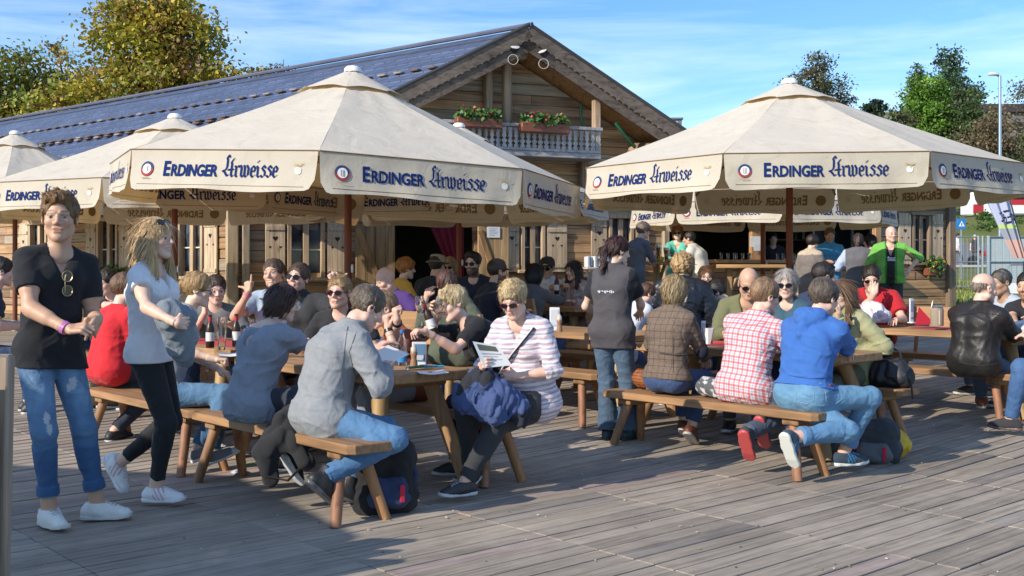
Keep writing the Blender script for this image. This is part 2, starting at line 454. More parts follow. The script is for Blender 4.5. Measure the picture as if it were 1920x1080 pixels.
    def torso(Q):
        q = w*s*.95; d = cap(Q, HP[-1]+A(0, -.01, .02), HP[1]+A(0, -.01, .02), .097*q)
        hw = .055 if not fem else .045
        for sd in (-1, 1):
            d = smin(d, cap(Q, P+Rt*sd*.06*q+A(0, 0, .03), W+Rt*sd*hw*q, .095*q, .088*q), .04)
            d = smin(d, cap(Q, W+Rt*sd*hw*q, C+Rt*sd*.068*q, .092*q, .105*q), .05)
            d = smin(d, cap(Q, C+Rt*sd*.07*q, N-d3*.105*s+Rt*sd*.08*q, .102*q, .078*q), .045)
            d = smin(d, cap(Q, N-d3*.012*s+Rt*sd*.02-Ft*.012, SH[sd]+d3*.006, .046*s, .050*q), .04)
            if fem: d = smin(d, cap(Q, C+Rt*sd*.07*q+Ft*.075*s+d3*.02, C+Rt*sd*.072*q+Ft*.082*s+d3*.005, .055*q), .05)
            else: d = smin(d, cap(Q, C+Rt*sd*.06*q+Ft*.05*s+d3*.03, C+Rt*sd*.08*q+Ft*.045*s+d3*.03, .068*q), .04)
        if bel: d = smin(d, cap(Q, W+Ft*bel*.5-d2*.02, W+Ft*bel-d2*.04, .10*q), .09)
        return d
    def arm(Q, sd, t=2., off=0.):
        """t: 0 shoulder .. 1 elbow .. 2 wrist"""
        S_, E_, R_ = SH[sd], EL[sd], WR[sd]; m = g('arm', 1.)*(.79 if fem else .90)
        e = E_ if t >= 1 else S_+(E_-S_)*t; d = cap(Q, S_, e, .053*s*m, (.053-.013*min(t, 1))*s*m)
        d = smin(d, cap(Q, S_+(E_-S_)*.25, S_+(E_-S_)*min(.6, max(t, .3)), .051*s*m, .047*s*m), .03)
        if t < 1: return np.maximum(d-off, (Q-e) @ nrm(E_-S_))
        u = t-1
        if u > 0:
            e2 = E_+(R_-E_)*u; d = smin(d, cap(Q, E_, e2, .041*s*m, (.041-.013*u)*s*m), .025)
            b0 = E_+(R_-E_)*.12; d = smin(d, cap(Q, b0, E_+(R_-E_)*min(.45, max(u, .13)), .043*s*m, .038*s*m), .02)
            return np.maximum(d-off, (Q-e2) @ nrm(R_-E_))
        return d-off
    def leg(Q, sd, off=0., t=2., flare=0.):
        m = g('leg', 1.); H_, K_, A_ = HP[sd], KN[sd], AN[sd]
        d = cap(Q, H_, K_, .088*s*m, .057*s*m); e = K_+(A_-K_)*(t-1)
        d = smin(d, cap(Q, K_, e, .055*s*m, .04*s*m+flare), .03)
        bk = nrm(np.cross(nrm(A_-K_), np.cross(TO[sd], A_-K_))); c0 = K_+(A_-K_)*.22-bk*.012
        d = smin(d, cap(Q, c0, K_+(A_-K_)*.45-bk*.014, .05*s*m, .042*s*m), .03)
        return np.maximum(d-off, (Q-e) @ nrm(A_-K_)) if t < 2 else d-off
    tone = A(*TONES[g('skin', 'fair')]); smile = g('smile', 0.)
    # --- head
    hres = min(res*.55, .0095); hres = max(hres, .0036)
    def headf(Q):
        q = ((Q-Hc) @ RH)/hs
        d = ell(q, (0, -.014, .028), (.074, .094, .086))
        d = smin(d, ell(q, (0, .022, -.035), (.060, .066, .082)), .03)
        fat = g('fat', 0.)
        for sd in (-1, 1):
            d = smin(d, cap(q, A(sd*(.050+fat), .0, -.068), A(sd*.014, .066, -.103), .018+fat, .017), .03)
            d = smin(d, ell(q, (sd*.037, .058, -.030), (.024+fat, .024, .022)), .02)
            d = smin(d, cap(q, A(sd*.012, .083, .016), A(sd*.042, .066, .014), .008), .014)
            d = -smin(-d, ell(q, (sd*.031, .098, -.006), (.017, .014, .010)), .01)
            d = np.minimum(d, np.linalg.norm(q-A(sd*.031, .0735, -.006), axis=1)-.0125)
            d = smin(d, cap(q, A(sd*.004, .096, -.034), A(sd*.012, .089, -.036), .0085), .006)
            er = ell(q, (sd*.077, -.008, -.012), (.009, .019, .031)); er = np.maximum(er, -(np.linalg.norm(q-A(sd*.09, -.004, -.010), axis=1)-.0145))
            d = smin(d, er, .006)
        d = smin(d, cap(q, A(0, .082, .006), A(0, .108, -.030), .007, .0105), .008)
        d = smin(d, cap(q, A(-.017, .082, -.064+.006*smile), A(.017, .082, -.064+.006*smile), .0075), .006)
        d = smin(d, cap(q, A(-.013, .082, -.076), A(.013, .082, -.076), .0085), .006)
        d = smin(d, cap(q, A(0, .068, -.105), A(0, .070, -.108), .017), .015)
        d = d*hs
        nk = .056*s*(.86 if fem else 1.)
        d = smin(d, cap(Q, N-d3*.03*s, Nj+hu*.01, nk*1.06, nk), .022)
        d = smin(d, cap(Q, N-d3*.05*s-Rt*.05, N-d3*.05*s+Rt*.05, .055*s), .04)
        return d
    def headcol(vs):
        q = ((vs-Hc) @ RH)/hs; c = np.tile(tone, (len(vs), 1)); x, y, z = np.abs(q[:, 0]), q[:, 1], q[:, 2]
        hc = A(*g('haircol', (.05, .03, .02)))
        def put(m, col, a=1.): c[m] = c[m]*(1-a)+A(*col)*a
        bl = np.exp(-((x-.040)**2+(z+.035)**2+(y-.07)**2)/.0006)*.22; c[:] = c*(1-bl[:, None])+tone*A(1.08, .78, .74)*bl[:, None]
        if g('beard'):
            b = (z < -.045-.5*np.clip(x-.03, 0, 1)*0) & (y > -.02) & ((z < -.045) | (x > .05)) & (z < .0) & (z > -.16); put(b, g('beardcol', hc*.8+.01), g('beard'))
        put((y > .062) & (np.abs(z-.0225+.12*np.abs(x-.03)) < .0036) & (x > .013) & (x < .050), hc*.7, .7)
        er = (x-.031)**2+(z+.006)**2*4.5 < .0132**2
        put((y > .066) & er, (.36, .31, .28)); put((y > .066) & er & (((x-.031)**2+(z+.006)**2) < .0064**2), (.03, .03, .03))
        put((y > .062) & (x > .015) & (x < .048) & (np.abs(z-.0015+6*(x-.031)**2) < .0022), tone*.3, .85)
        mw = .021+.006*smile; zz = z+.0695-.35*smile*np.maximum(x-.008, 0)
        put((y > .06) & (x < mw) & (np.abs(zz) < .0105*np.sqrt(np.clip(1-(x/mw)**2, 0, 1))), tone*A(.82, .52, .50) if not fem else A(.50, .15, .15), .75)
        if smile > .55: put((y > .06) & (x < mw*.82) & (np.abs(zz) < .0040), (.55, .50, .46), .9)
        else: put((y > .06) & (x < mw*.9) & (np.abs(zz) < .0016), tone*.25, .9)
        return c
    lo, hi = Hc-.17*hs, Hc+.17*hs; lo = np.minimum(lo, N-.12); hi = np.maximum(hi, N+.08)
    hm = sdf_mesh(headf, lo, hi, hres); hcols = headcol(hm[0])
    # --- hands
    hands = []
    HF = {}
    for sd, nm in ((1, 'r'), (-1, 'l')):
        hy_ = HD[sd]; pn = g(nm+'p'); pn = A(0, 0, -1) if pn is None else A(*pn); pn = nrm(pn-hy_*(pn @ hy_)+1e-5); hx_ = np.cross(hy_, -pn)
        pose = HANDP[g(nm+'h', g('hands', 'relax'))]; c1, c2 = pose[0]; sp = pose[1]; hsz = s*(.92 if fem else 1.02)
        L = lambda x, y, z: WR[sd]+(hx_*x+hy_*y-pn*z)*hsz
        tx = -sd; prims = [(EL[sd]+(WR[sd]-EL[sd])*.8, WR[sd]+hy_*.01, .031*s*(.88 if fem else 1), .027*s*(.88 if fem else 1))]
        pal = [(L(-.020, .02, 0), L(-.028, .075, .002), .015, .013), (L(.020, .02, 0), L(.028, .072, .002), .015, .012), (L(0, .02, 0), L(0, .08, .003), .017, .013)]
        fin = []
        for i in range(4):
            xx = tx*(.031-.0205*i); ln = (.070, .079, .073, .057)[i]; a1, a2 = rad(c1*CURL[i]+3*i), rad(c2*CURL[i])
            if sp == 'shaka' and i == 3: a1 = a2 = .05; xx *= 1.15
            p0 = L(xx, .084-.004*abs(i-1), .001); dv = hy_*math.cos(a1)+pn*math.sin(a1)+hx_*xx*.9; p1 = p0+nrm(dv)*ln*.55*hsz
            dv2 = hy_*math.cos(a1+a2)+pn*math.sin(a1+a2)+hx_*xx*.3; p2 = p1+nrm(dv2)*ln*.5*hsz; fin += [(p0, p1, .0095, .0085), (p1, p2, .0085, .0068)]
        if sp in ('up', 'shaka'): th = [(L(tx*.03, .02, -.004), L(tx*.058, .045, -.004), .014, .0115), (L(tx*.058, .045, -.004), L(tx*.112, .058, .004), .0115, .0085)]
        else:
            fd = min(c1/80., 1.); th = [(L(tx*.026, .018, -.006), L(tx*(.054-.01*fd), .052, -.014-.012*fd), .0145, .0115), (L(tx*(.054-.01*fd), .052, -.014-.012*fd), L(tx*(.052-.035*fd), .086, -.018-.022*fd), .0108, .0082)]
        HF[sd] = (L, hx_, hy_, pn)
        def hf_(Q, pr=prims, pal=pal, fin=fin, th=th):
            d = cap(Q, *pr[0])
            for p in pal: d = smin(d, cap(Q, p[0], p[1], p[2]*hsz, p[3]*hsz), .012)
            for p in th: d = smin(d, cap(Q, p[0], p[1], p[2]*hsz, p[3]*hsz), .008)
            for p in fin: d = smin(d, cap(Q, p[0], p[1], p[2]*hsz, p[3]*hsz), .0035)
            return d
        ctr = L(0, .08, -.02); hands.append(sdf_mesh(hf_, np.minimum(ctr-.125, prims[0][0]-.04), np.maximum(ctr+.125, prims[0][0]+.04), max(min(res*.55, .0062), .0040)))
    pts = np.stack([P, W, C, N, *SH.values(), *EL.values(), *WR.values(), *HP.values(), *KN.values(), *AN.values()])
    def bodyf(Q):
        d = torso(Q)
        for sd in (-1, 1):
            d = smin(d, arm(Q, sd), .03); d = smin(d, leg(Q, sd, t=2.), .03)
            d = smin(d, cap(Q, AN[sd]-TU[sd]*.035, AN[sd]-TU[sd]*.055+TO[sd]*.12, .036*s, .026*s), .02)
        return d
    bm = sdf_mesh(bodyf, pts.min(0)-.17, pts.max(0)+.17, res*1.15)
    vs, fs = joinm([bm, hm]+hands)
    cols = np.tile(tone*A(1., .97, .94), (len(vs), 1)); cols[len(bm[0]):len(bm[0])+len(hm[0])] = hcols
    kn = (vs-0)[len(bm[0])+len(hm[0]):]
    body = mkmesh('person', vs, fs, cols, 'skin', None, 180, (loc_x, loc_y, base_z), -fa)
    tag(body, label, 'person', group)
    # --- clothing
    def add_cloth(name, f, h, mat, col, lo, hi, patt=False):
        v, fc = sdf_mesh(f, lo, hi, h)
        if len(v) == 0: return None
        c = col(v) if callable(col) else col
        o = mkmesh(name, v, fc, c, mat, body, 180)
        if patt:
            pv = np.stack([(v-W) @ Rt, (v-W) @ d2, (v-W) @ Ft], 1).astype(np.float32)
            a_ = o.data.attributes.new('pat', 'FLOAT_VECTOR', 'POINT'); a_.data.foreach_set('vector', pv.ravel())
        return o
    tp = dict(kind='shirt', col=(.3, .3, .35), sl=.62, off=.012, hem=-.13, neck='crew', mat='cloth', wr=.0055); tp.update(g('top', {}))
    sl = tp['sl']; slr = tp.get('slr', sl); seed = int(hx) % 8; wr = tp['wr']
    SL = {1: slr, -1: sl}
    jn = [EL[1], EL[-1], P+Ft*.08, W]
    def wrk(Q, amp, fr=26.):
        n = .35-1.5*crease(Q*A(.55, .55, 1.5), 17, seed)-.8*crease(Q*A(1, 1, 1.1), 27, seed+2)+wob(Q, 11, seed+1)*.25; m = np.full(len(Q), .6, np.float32)
        for j in jn: m += .8*np.exp(-((Q-j)**2).sum(1)/.012)
        return amp*n*m
    hemp = P+d1*tp['hem']*s
    def shirt(Q):
        o = tp['off']; lowf = np.clip(.5-((Q-W) @ d2)/.16, 0, 1); d = torso(Q)-o-tp.get('flr', .004)*lowf
        if tp.get('loose'): d = smin(d, cap(Q, P+d1*.02, C-d3*.02, (.15+tp['loose'])*w*s, .12*s), .08)
        if tp.get('skirt'):
            for sd in (-1, 1): d = smin(d, cap(Q, HP[sd], HP[sd]+(KN[sd]-HP[sd])*tp['skirt'], .098*s*w)-o, .04)
        if not tp.get('skirt') or not sit:
            for sd in (-1, 1): d = smin(d, cap(Q, HP[sd], HP[sd]+(KN[sd]-HP[sd])*(.10 if sit else .34), (.092 if sit else (.090 if fem else .086))*s)-o, .03 if sit else .045)
            if not sit: d = smin(d, cap(Q, P+A(0, 0, -.02), P+A(0, .01, -.2), .08*s)-o, .05)
        d = d-(.007 if sit else .002)*np.exp(-(((Q-hemp) @ d1)/.06)**2)
        for sd in (-1, 1):
            if SL[sd] > 0: d = smin(d, arm(Q, sd, SL[sd], o*(1. if SL[sd] > 1 else 1.5)), .022)
        d = d+wrk(Q, wr)
        d = np.maximum(d, -((Q-hemp) @ d1))
        for sd in (-1, 1):
            S_, E_, R_ = SH[sd], EL[sd], WR[sd]
            if SL[sd] <= 0: d = np.maximum(d, -cap(Q, S_+Rt*sd*.01, S_+Rt*sd*.15, .075*s))
        nk = tp['neck']
        if nk == 'crew': d = np.maximum(d, -cap(Q, N-d3*.01+Ft*.012, N+nd*.15, .066*s))
        elif nk == 'v':
            d = np.maximum(d, -cap(Q, N-d3*.01+Ft*.012, N+nd*.15, .066*s)); vx = np.abs((Q-N) @ Rt); vz = (Q-N) @ d3; d = np.maximum(d, -np.maximum((vx-.066*s*(1+vz/(tp.get('vd', .15)*s)))*.85, .02-(Q-N) @ Ft))
        elif nk == 'wide': d = np.maximum(d, -cap(Q, N-Rt*.07*s-d3*.01-Ft*.02, N+Rt*.05*s+d3*.02-Ft*.02, .085*s))
        elif nk == 'backv':
            d = np.maximum(d, -cap(Q, N-Rt*.13*s-Ft*.03-d3*.02, N+Rt*.05*s-Ft*.03+d3*.03, .092*s)); d = np.maximum(d, -cap(Q, N-Ft*.14, N-Ft*.11-d3*.20*s-Rt*.02, .075*s, .02))
        elif nk == 'collar':
            r = np.abs(cap(Q, N-d3*.0, N+nd*.058*s-Ft*.004, .070*s, .066*s))-.009; r = np.maximum(r, (Q-(N+nd*.062*s-Ft*.012)) @ nrm(nd-.45*Ft)); d = smin(d, r, .012)
            d = np.maximum(d, -cap(Q, N+d3*.01, N+nd*.15, .058*s)); d = np.maximum(d, -cap(Q, N+Ft*.11+d3*.03, N+Ft*.14-d3*.09*s, .036*s, .004))
        elif nk == 'hood':
            hd_ = cap(Q, N-Ft*.085*s-d3*.02-Rt*.06, N-Ft*.085*s-d3*.02+Rt*.06, .066*s); hd_ = smin(hd_, cap(Q, N-Ft*.115*s-d3*.05, N-Ft*.12*s-d3*.17*s, .062*s, .03), .04)
            for sd in (-1, 1): hd_ = smin(hd_, cap(Q, N-Ft*.06*s+Rt*sd*.06-d3*.01, N+Ft*.05*s+Rt*sd*.065*s-d3*.02, .038*s, .028), .03)
            hd_ = np.abs(hd_+.006)-.014 if False else hd_+.004*fold(Q, 40, seed); d = smin(d, hd_, .018); d = np.maximum(d, -cap(Q, N+d3*.0+Ft*.012, N+nd*.15, .062*s))
        return d
    ap = [N, C, W, P]+[SH[sd]+(EL[sd]-SH[sd])*min(max(SL[sd], .2), 1) for sd in (-1, 1)]+[EL[sd]+(WR[sd]-EL[sd])*max(SL[sd]-1, 0) if SL[sd] > 1 else SH[sd] for sd in (-1, 1)]+[SH[-1], SH[1], P+d1*tp['hem']]
    if tp.get('skirt'): ap += [HP[sd]+(KN[sd]-HP[sd])*tp['skirt'] for sd in (-1, 1)]
    ap = np.stack(ap); ex = .19+tp.get('loose', 0)+bel
    tc = tp['col']
    if callable(tc): colf = lambda v: tc(v, dict(W=W, Rt=Rt, Ft=Ft, d2=d2, d3=d3, N=N, C=C, P=P, EL=EL, WR=WR, SH=SH, s=s))
    else: colf = tc
    top_o = add_cloth(tp['kind'], shirt, res, tp['mat'], colf, ap.min(0)-ex, ap.max(0)+ex, tp['mat'] in ('plaid', 'tweed', 'stripe', 'check'))
    bt = dict(kind='trousers', col=(.05, .09, .2), off=.012, t=1.93, mat='denim', flare=.0, wr=.006); bt.update(g('bot', {}))
    if sit and bt['t'] < 1.96 and not bt.get('cuff'): bt['t'] = 1.96
    jk = [KN[1], KN[-1], HP[1], HP[-1], AN[1], AN[-1]]
    def pants(Q):
        d = cap(Q, HP[-1]+A(0, -.01, .02), HP[1]+A(0, -.01, .02), .100*w*s)
        for sd in (-1, 1):
            d = smin(d, cap(Q, P+Rt*sd*.06*w*s+A(0, 0, .03), W+Rt*sd*.05*w*s, .095*w*s, .088*w*s), .04)
        d = np.maximum(d-bt['off'], np.maximum((Q-(P+d1*.085*s)) @ d1, (Q-hemp) @ d1-.035) if tp['hem'] < .08 else (Q-(P+d1*.085*s)) @ d1)
        for sd in (-1, 1): d = smin(d, leg(Q, sd, bt['off'], bt['t'], bt['flare']), .025)
        n = .3-1.4*crease(Q*A(.6, .6, 1.4), 20, seed+2)-.6*crease(Q, 34, seed)+wob(Q, 12, seed)*.25; m = np.full(len(Q), .35, np.float32)
        for j in jk: m += .9*np.exp(-((Q-j)**2).sum(1)/.010)
        d = d+bt['wr']*n*m
        if bt.get('cuff'):
            for sd in (-1, 1):
                e = KN[sd]+(AN[sd]-KN[sd])*(bt['t']-1); u = nrm(AN[sd]-KN[sd]); cf = cap(Q, e-u*.055, e, .05*s+bt['off'], .052*s+bt['off']); d = np.minimum(d, np.maximum(cf, np.abs((Q-e+u*.028) @ u)-.028))
        return d if sit else np.maximum(d, (Q-hemp) @ d1-.035)
    bp = np.stack([P, *HP.values(), *KN.values(), *AN.values()]); bc = bt['col']; bcf = bc
    if bt['mat'] == 'denim' and not callable(bc):
        b0 = A(*bc)
        def bcf(v):
            m = np.zeros(len(v), np.float32)
            for sd in (-1, 1):
                m += np.exp(-((v-(HP[sd]*.5+KN[sd]*.5+A(0, .05, .05)))**2).sum(1)/.02)*.8+np.exp(-((v-KN[sd])**2).sum(1)/.008)*.6+np.exp(-((v-HP[sd]-A(0, -.1, 0))**2).sum(1)/.01)*.6
            m = np.clip(m*(.65+.5*wob(v, 34, seed)), 0, 1.2)[:, None]*bt.get('fade', .5); return b0*(1-m*.55)+np.minimum(b0*2.6+.06, .6)*m*.75
    elif callable(bc): bcf = lambda v: bc(v, dict(KN=KN, AN=AN, HP=HP, P=P, s=s))
    add_cloth(bt['kind'], pants, res, bt['mat'], bcf, bp.min(0)-.18, bp.max(0)+.18)
    # --- shoes
    shc = dict(col=(.03, .03, .03), sole=(.5, .5, .5), mat='leather'); shc.update(g('shoe', {})); 
    for sd in (-1, 1):
        if g('noshoe'): break
        f_, u_ = TO[sd], TU[sd]; r_ = np.cross(f_, u_); An = AN[sd]; RS = np.stack([r_, f_, u_], 1); hi_ = shc.get('high', 0.)
        def shoe(Q, An=An, RS=RS):
            q = ((Q-An) @ RS)/s; d = cap(q, A(0, -.045, -.048), A(0, .03, -.046), .037, .04)
            d = smin(d, cap(q, A(0, .03, -.048), A(0, .145, -.066), .041, .031), .03); d = smin(d, cap(q, A(0, .0, -.03), A(0, -.004, -.008+hi_), .043, .046), .03)
            d = smin(d, cap(q, A(0, .04, -.03), A(0, .09, -.046), .03, .028), .02)
            d = np.maximum(d, -(q[:, 2]+.074)); d = np.maximum(d, q[:, 2]+.004-hi_)
            return (d-.003+.0012*wob(q, 90, 2))*s
        def sole(Q, An=An, RS=RS):
            q = ((Q-An) @ RS)/s; q2 = q*A(1, 1, 0); d = cap(q2, A(0, -.047, 0), A(0, .02, 0), .040, .037); d = smin(d, cap(q2, A(0, .02, 0), A(sd*-.006, .142, 0), .037, .043), .03)
            return np.maximum(d, np.abs(q[:, 2]+.078-.012*np.clip((q[:, 1]-.11)/.07, 0, 1))-.0115)*s
        c0 = A(*shc['col'])
        def scol(v, An=An, RS=RS):
            q = ((v-An) @ RS)/s; c = np.tile(c0, (len(v), 1))
            if 'lace' in shc: m = (np.abs(q[:, 0]) < .022) & (q[:, 1] > .025) & (q[:, 1] < .105) & (np.mod(q[:, 1]*60+np.abs(q[:, 0])*20, 1) < .5); c[m] = A(*shc['lace'])
            if 'stripe' in shc: m = (np.abs(q[:, 0]) > .022) & (q[:, 1] > .0) & (q[:, 1] < .07) & (np.mod((q[:, 1]+q[:, 2]*.5)*42, 1) < .42); c[m] = A(*shc['stripe'])
            if 'toe' in shc: c[q[:, 1] > .125] = A(*shc['toe'])
            return c
        lo, hi = np.minimum(An, An+f_*.2)-.12, np.maximum(An, An+f_*.2)+.12; hh = max(res*.75, .0045)
        v, fc = sdf_mesh(shoe, lo, hi, hh); o = mkmesh('shoe', v, fc, scol(v), shc['mat'], body, 180)
        v, fc = sdf_mesh(sole, lo, hi, min(hh, .007)); mkmesh('sole', v, fc, shc['sole'], 'plastic', o, 50)
    # --- hair
    hst = g('hair', 'short'); hc = A(*g('haircol', (.05, .03, .02))); hs_ = hs
    if hst != 'bald':
        def hairf(Q):
            q = ((Q-Hc) @ RH)/hs; ang = np.arctan2(q[:, 0], q[:, 1]+.01); thick = g('thick', 0.)
            d = ell(q, (0, -.018, .030), (.086+thick, .104+thick, .094+thick))
            lo_ = -.062; face_c, face_r = (0, .100, -.045), (.070, .078, .100)
            if hst == 'fringe':
                d = np.maximum(d+.009, np.maximum(q[:, 2]-.034-.006*wob(q, 40, 1), q[:, 1]-.02)); lo_ = -.06
            if hst in ('quiff',): d = smin(d, ell(q, (0, .045, .088), (.062, .05, .034)), .03)
            if hst in ('bob', 'long'):
                d = smin(d, ell(q, (0, -.022, -.015), (.085+thick, .100+thick, .105)), .03); lo_ = -.13
            if hst == 'long':
                for sx in (-1, 1):
                    d = smin(d, cap(q, A(sx*.045, -.05, -.05), A(sx*.06, -.075, -.30), .052, .03), .03); d = smin(d, cap(q, A(sx*.078, .015, -.02), A(sx*.088, .055, -.30), .024, .022), .02)
                d = smin(d, cap(q, A(0, -.07, -.05), A(0, -.10, -.32), .05, .03), .03); lo_ = -.36
            if hst == 'pony':
                d = smin(d, cap(q, A(0, -.105, -.005), A(0, -.135, -.03), .03, .032), .02); d = smin(d, cap(q, A(0, -.135, -.03), A(.02, -.125, -.17), .036, .022), .02); lo_ = -.2
            if hst == 'bun': d = smin(d, ell(q, (0, -.115, .01), (.038, .034, .04)), .015)
            if hst == 'curly': d = smin(d, ell(q, (0, -.02, .035), (.112, .118, .108)), .02); lo_ = -.09
            sw = .0012*np.sin(ang*46+wob(q, 30, 1)*7)+.0035*wob(q*A(1, 1, .35), 62, seed)+.003*fold(q*A(1, .5, .4), 75, seed+2)-.001
            if hst == 'curly': sw = .016*wob(q, 75, seed)+.008*wob(q, 140, seed+2)
            if hst in ('messy', 'wavy', 'quiff'): sw = sw+np.maximum(.006*fold(q, 40, seed)-.002, -.002)
            if hst in ('wavy',): d = smin(d, ell(q, (0, -.01, .045), (.092, .108, .092)), .02)
            d = d-sw
            if hst == 'quiff': face_r = (.070, .080, .110)
            d = np.maximum(d, -ell(q, face_c, face_r))
            if hst not in ('bob', 'long', 'curly'):
                for sx in (-1, 1): d = np.maximum(d, -ell(q, (sx*.088, .022, -.045), (.030, .030, .046)))
                if hst not in ('pony',): d = np.maximum(d, lo_-q[:, 2])
                else: d = np.maximum(d, np.where(q[:, 1] > -.085, -.075-q[:, 2], -1.))
            if hst in ('bob', 'long'):
                d = np.maximum(d, lo_+.012*wob(q, 60, 2)-q[:, 2]); d = np.maximum(d, -ell(q, (0, .12, -.10), (.062, .10, .11)))
            if g('fringe'): d = np.minimum(d, np.maximum(ell(q, (0, .02, .03), (.078, .088, .075))-.004-sw*.6, np.maximum(.012-q[:, 2], -.02-q[:, 1])))
            return d*hs
        ex = A(.2, .2, .2)*hs; lo, hi = Hc-ex, Hc+ex
        if hst in ('long', 'pony'): lo = np.minimum(lo, Hc-hu*.38+A(-.16, -.16, 0)); hi = np.maximum(hi, Hc-hu*.38+A(.16, .16, 0))
        def hcol(v):
            q = ((v-Hc) @ RH)/hs; n = wob(q*A(1, 1, .15), 120, seed)[:, None]; c = hc*(1+.35*n)
            if g('roots') is not None: m = np.clip(wob(q*A(1, 1, .2), 70, seed+1)*1.4, 0, 1)[:, None]; c = c*(1-m)+A(*g('roots'))*m
            return np.clip(c, .002, .9)
        v, fc = sdf_mesh(hairf, lo, hi, max(hres, .004))
        fn = np.cross(v[fc[:, 1]]-v[fc[:, 0]], v[fc[:, 2]]-v[fc[:, 0]]); vn = np.zeros_like(v)
        for k_ in range(4): np.add.at(vn, fc[:, k_], fn)
        vn /= np.linalg.norm(vn, axis=1)[:, None]+1e-9
        rs = np.random.RandomState(int(hx*7+Y*3)); out = ((v-Hc)*vn).sum(1) > .3*np.linalg.norm(v-Hc, axis=1); qv = ((v-Hc) @ RH)/hs; out &= ~((qv[:, 1] > .055) & (qv[:, 2] < (.062 if hst != 'quiff' else .075))); cand = np.where(out | (((v-Hc) @ hu) < -.1))[0]
        ns = int(np.clip(9.5/res, 450, 1500))*(2 if hst in ('long', 'bob') else 1); pk = rs.choice(cand, ns); p0 = v[pk]-vn[pk]*.002; n_ = vn[pk]
        q0 = ((p0-Hc) @ RH); up_ = np.clip(q0[:, 2:3]/.09, 0, 1)
        if hst in ('long', 'bob', 'pony'): dirv = np.tile(-hu-.45*hf, (ns, 1))+hr*np.sign(q0[:, 0:1])*.15*up_
        elif hst in ('quiff', 'messy', 'wavy'): dirv = -hu*(1-up_)+hf*up_*(.6 if hst != 'quiff' else .1)+hu*(.15 if hst != 'quiff' else .6)*up_+hr*(.35 if hst == 'quiff' else 0)*up_+rs.normal(size=(ns, 3))*.16
        else: dirv = -hu*(1-.8*up_)+hf*up_*.6-.25*hf+rs.normal(size=(ns, 3))*.18
        if hst == 'curly': dirv = rs.normal(size=(ns, 3))
        dirv = dirv+rs.normal(size=(ns, 3))*(.035 if hst in ('long', 'bob', 'pony') else .08); tg = dirv-n_*(dirv*n_).sum(1)[:, None]; tg /= np.linalg.norm(tg, axis=1)[:, None]+1e-9
        ln = (.11 if hst == 'long' else .06 if hst in ('bob', 'pony') else .026 if hst in ('quiff', 'messy', 'wavy', 'curly') else .022)*hs*rs.uniform(.6, 1.4, (ns, 1)); lift = ln*(.03 if hst in ('long', 'bob', 'pony') else .30 if hst == 'curly' else .07 if hst in ('quiff', 'messy', 'wavy') else .06)*rs.uniform(.1, .9, (ns, 1))
        wd = np.cross(tg, n_)*(.0017+.25*max(res-.006, 0))*rs.uniform(.6, 1.5, (ns, 1)); pm = p0+tg*ln*.5+n_*(lift+.001); pt = p0+tg*ln-hu*ln*.12+n_*(lift*.6-.0005)
        if hst in ('curly', 'wavy', 'messy'): pt = pt+rs.normal(size=(ns, 3))*.004
        sv = np.stack([p0-wd, p0+wd, pm-wd*.9, pm+wd*.9, pt-wd*.25, pt+wd*.25], 1).reshape(-1, 3); b_ = (np.arange(ns)*6)[:, None]; sf = np.concatenate([b_+[0, 1, 3, 2], b_+[2, 3, 5, 4]])
        hc0 = hcol(v); sc_ = np.repeat(hc0[pk]*rs.uniform(.90, 1.14, (ns, 1)), 6, 0)
        mkmesh('hair', np.concatenate([v, sv.astype(np.float32)]), np.concatenate([fc, sf+len(v)]), np.clip(np.concatenate([hc0, sc_]), .002, .9), 'hair', body, 180)
    def headspace(mb, name, mat, dz=0., dy=0., pit=0.):
        Rm = Matrix([list(map(float, r)) for r in RH]); T_ = Vector([float(x) for x in Hc]); rp = rotm('X', pit)
        mb.v = [tuple(T_+Rm @ ((rp @ Vector(p)+Vector((0, dy, dz)))*float(hs))) for p in mb.v]
        return mb.build(name, mat, body)
    gl = g('glasses')
    if gl:
        m = MB(); sun = gl in ('sun', 'ontop', 'red'); fc = (.015, .012, .012) if gl != 'red' else (.16, .015, .02); lc = (.01, .01, .012)
        for sx in (-1, 1):
            o = [(sx*.033+.025*math.cos(a)*(1+.1*math.cos(2*a)), .098-.25*(abs(sx*.033+.025*math.cos(a))-.02)**1*.5, -.007+.020*math.sin(a)) for a in [2*PI*i/14 for i in range(14)]]
            if sun: m.add(o+[(x, y-.004, z) for x, y, z in o], [list(range(14)), list(range(14, 28))[::-1]]+[[i, (i+1) % 14, 14+(i+1) % 14, 14+i] for i in range(14)], lc, 0)
            m.tube(o+o[:1], .0022, 5, fc, mi=1); m.tube([(sx*.057, .086, .0), (sx*.078, .05, -.002), (sx*.080, -.015, -.004)], .0024, 5, fc, mi=1)
        m.tube([(-.01, .1, -.002), (0, .103, .0), (.01, .1, -.002)], .002, 5, fc, mi=1)
        if gl == 'ontop': headspace(m, 'sunglasses', ['dark_glass', 'plastic'], .036, -.022, 40)
        else: headspace(m, 'sunglasses' if sun else 'glasses', ['dark_glass', 'plastic'])
    if g('cap'):
        m = MB(g('cap')); m.lathe((0, -.016, .035), [(.086, -.01), (.088, .02), (.082, .05), (.06, .078), (.02, .09), (.004, .092)], 20)
        m.grid(lambda u, v: Vector(((u-.5)*.13*(1-.25*v), .06+.095*v-.05*abs(u-.5)*2*v, .040-.012*v-.05*(u-.5)**2)), 8, 4)
        m.grid(lambda u, v: Vector(((u-.5)*.13*(1-.25*v), .06+.095*v-.05*abs(u-.5)*2*v, .036-.012*v-.05*(u-.5)**2)), 8, 4)
        headspace(m, 'cap', 'cloth', 0, 0, g('capp', 0))
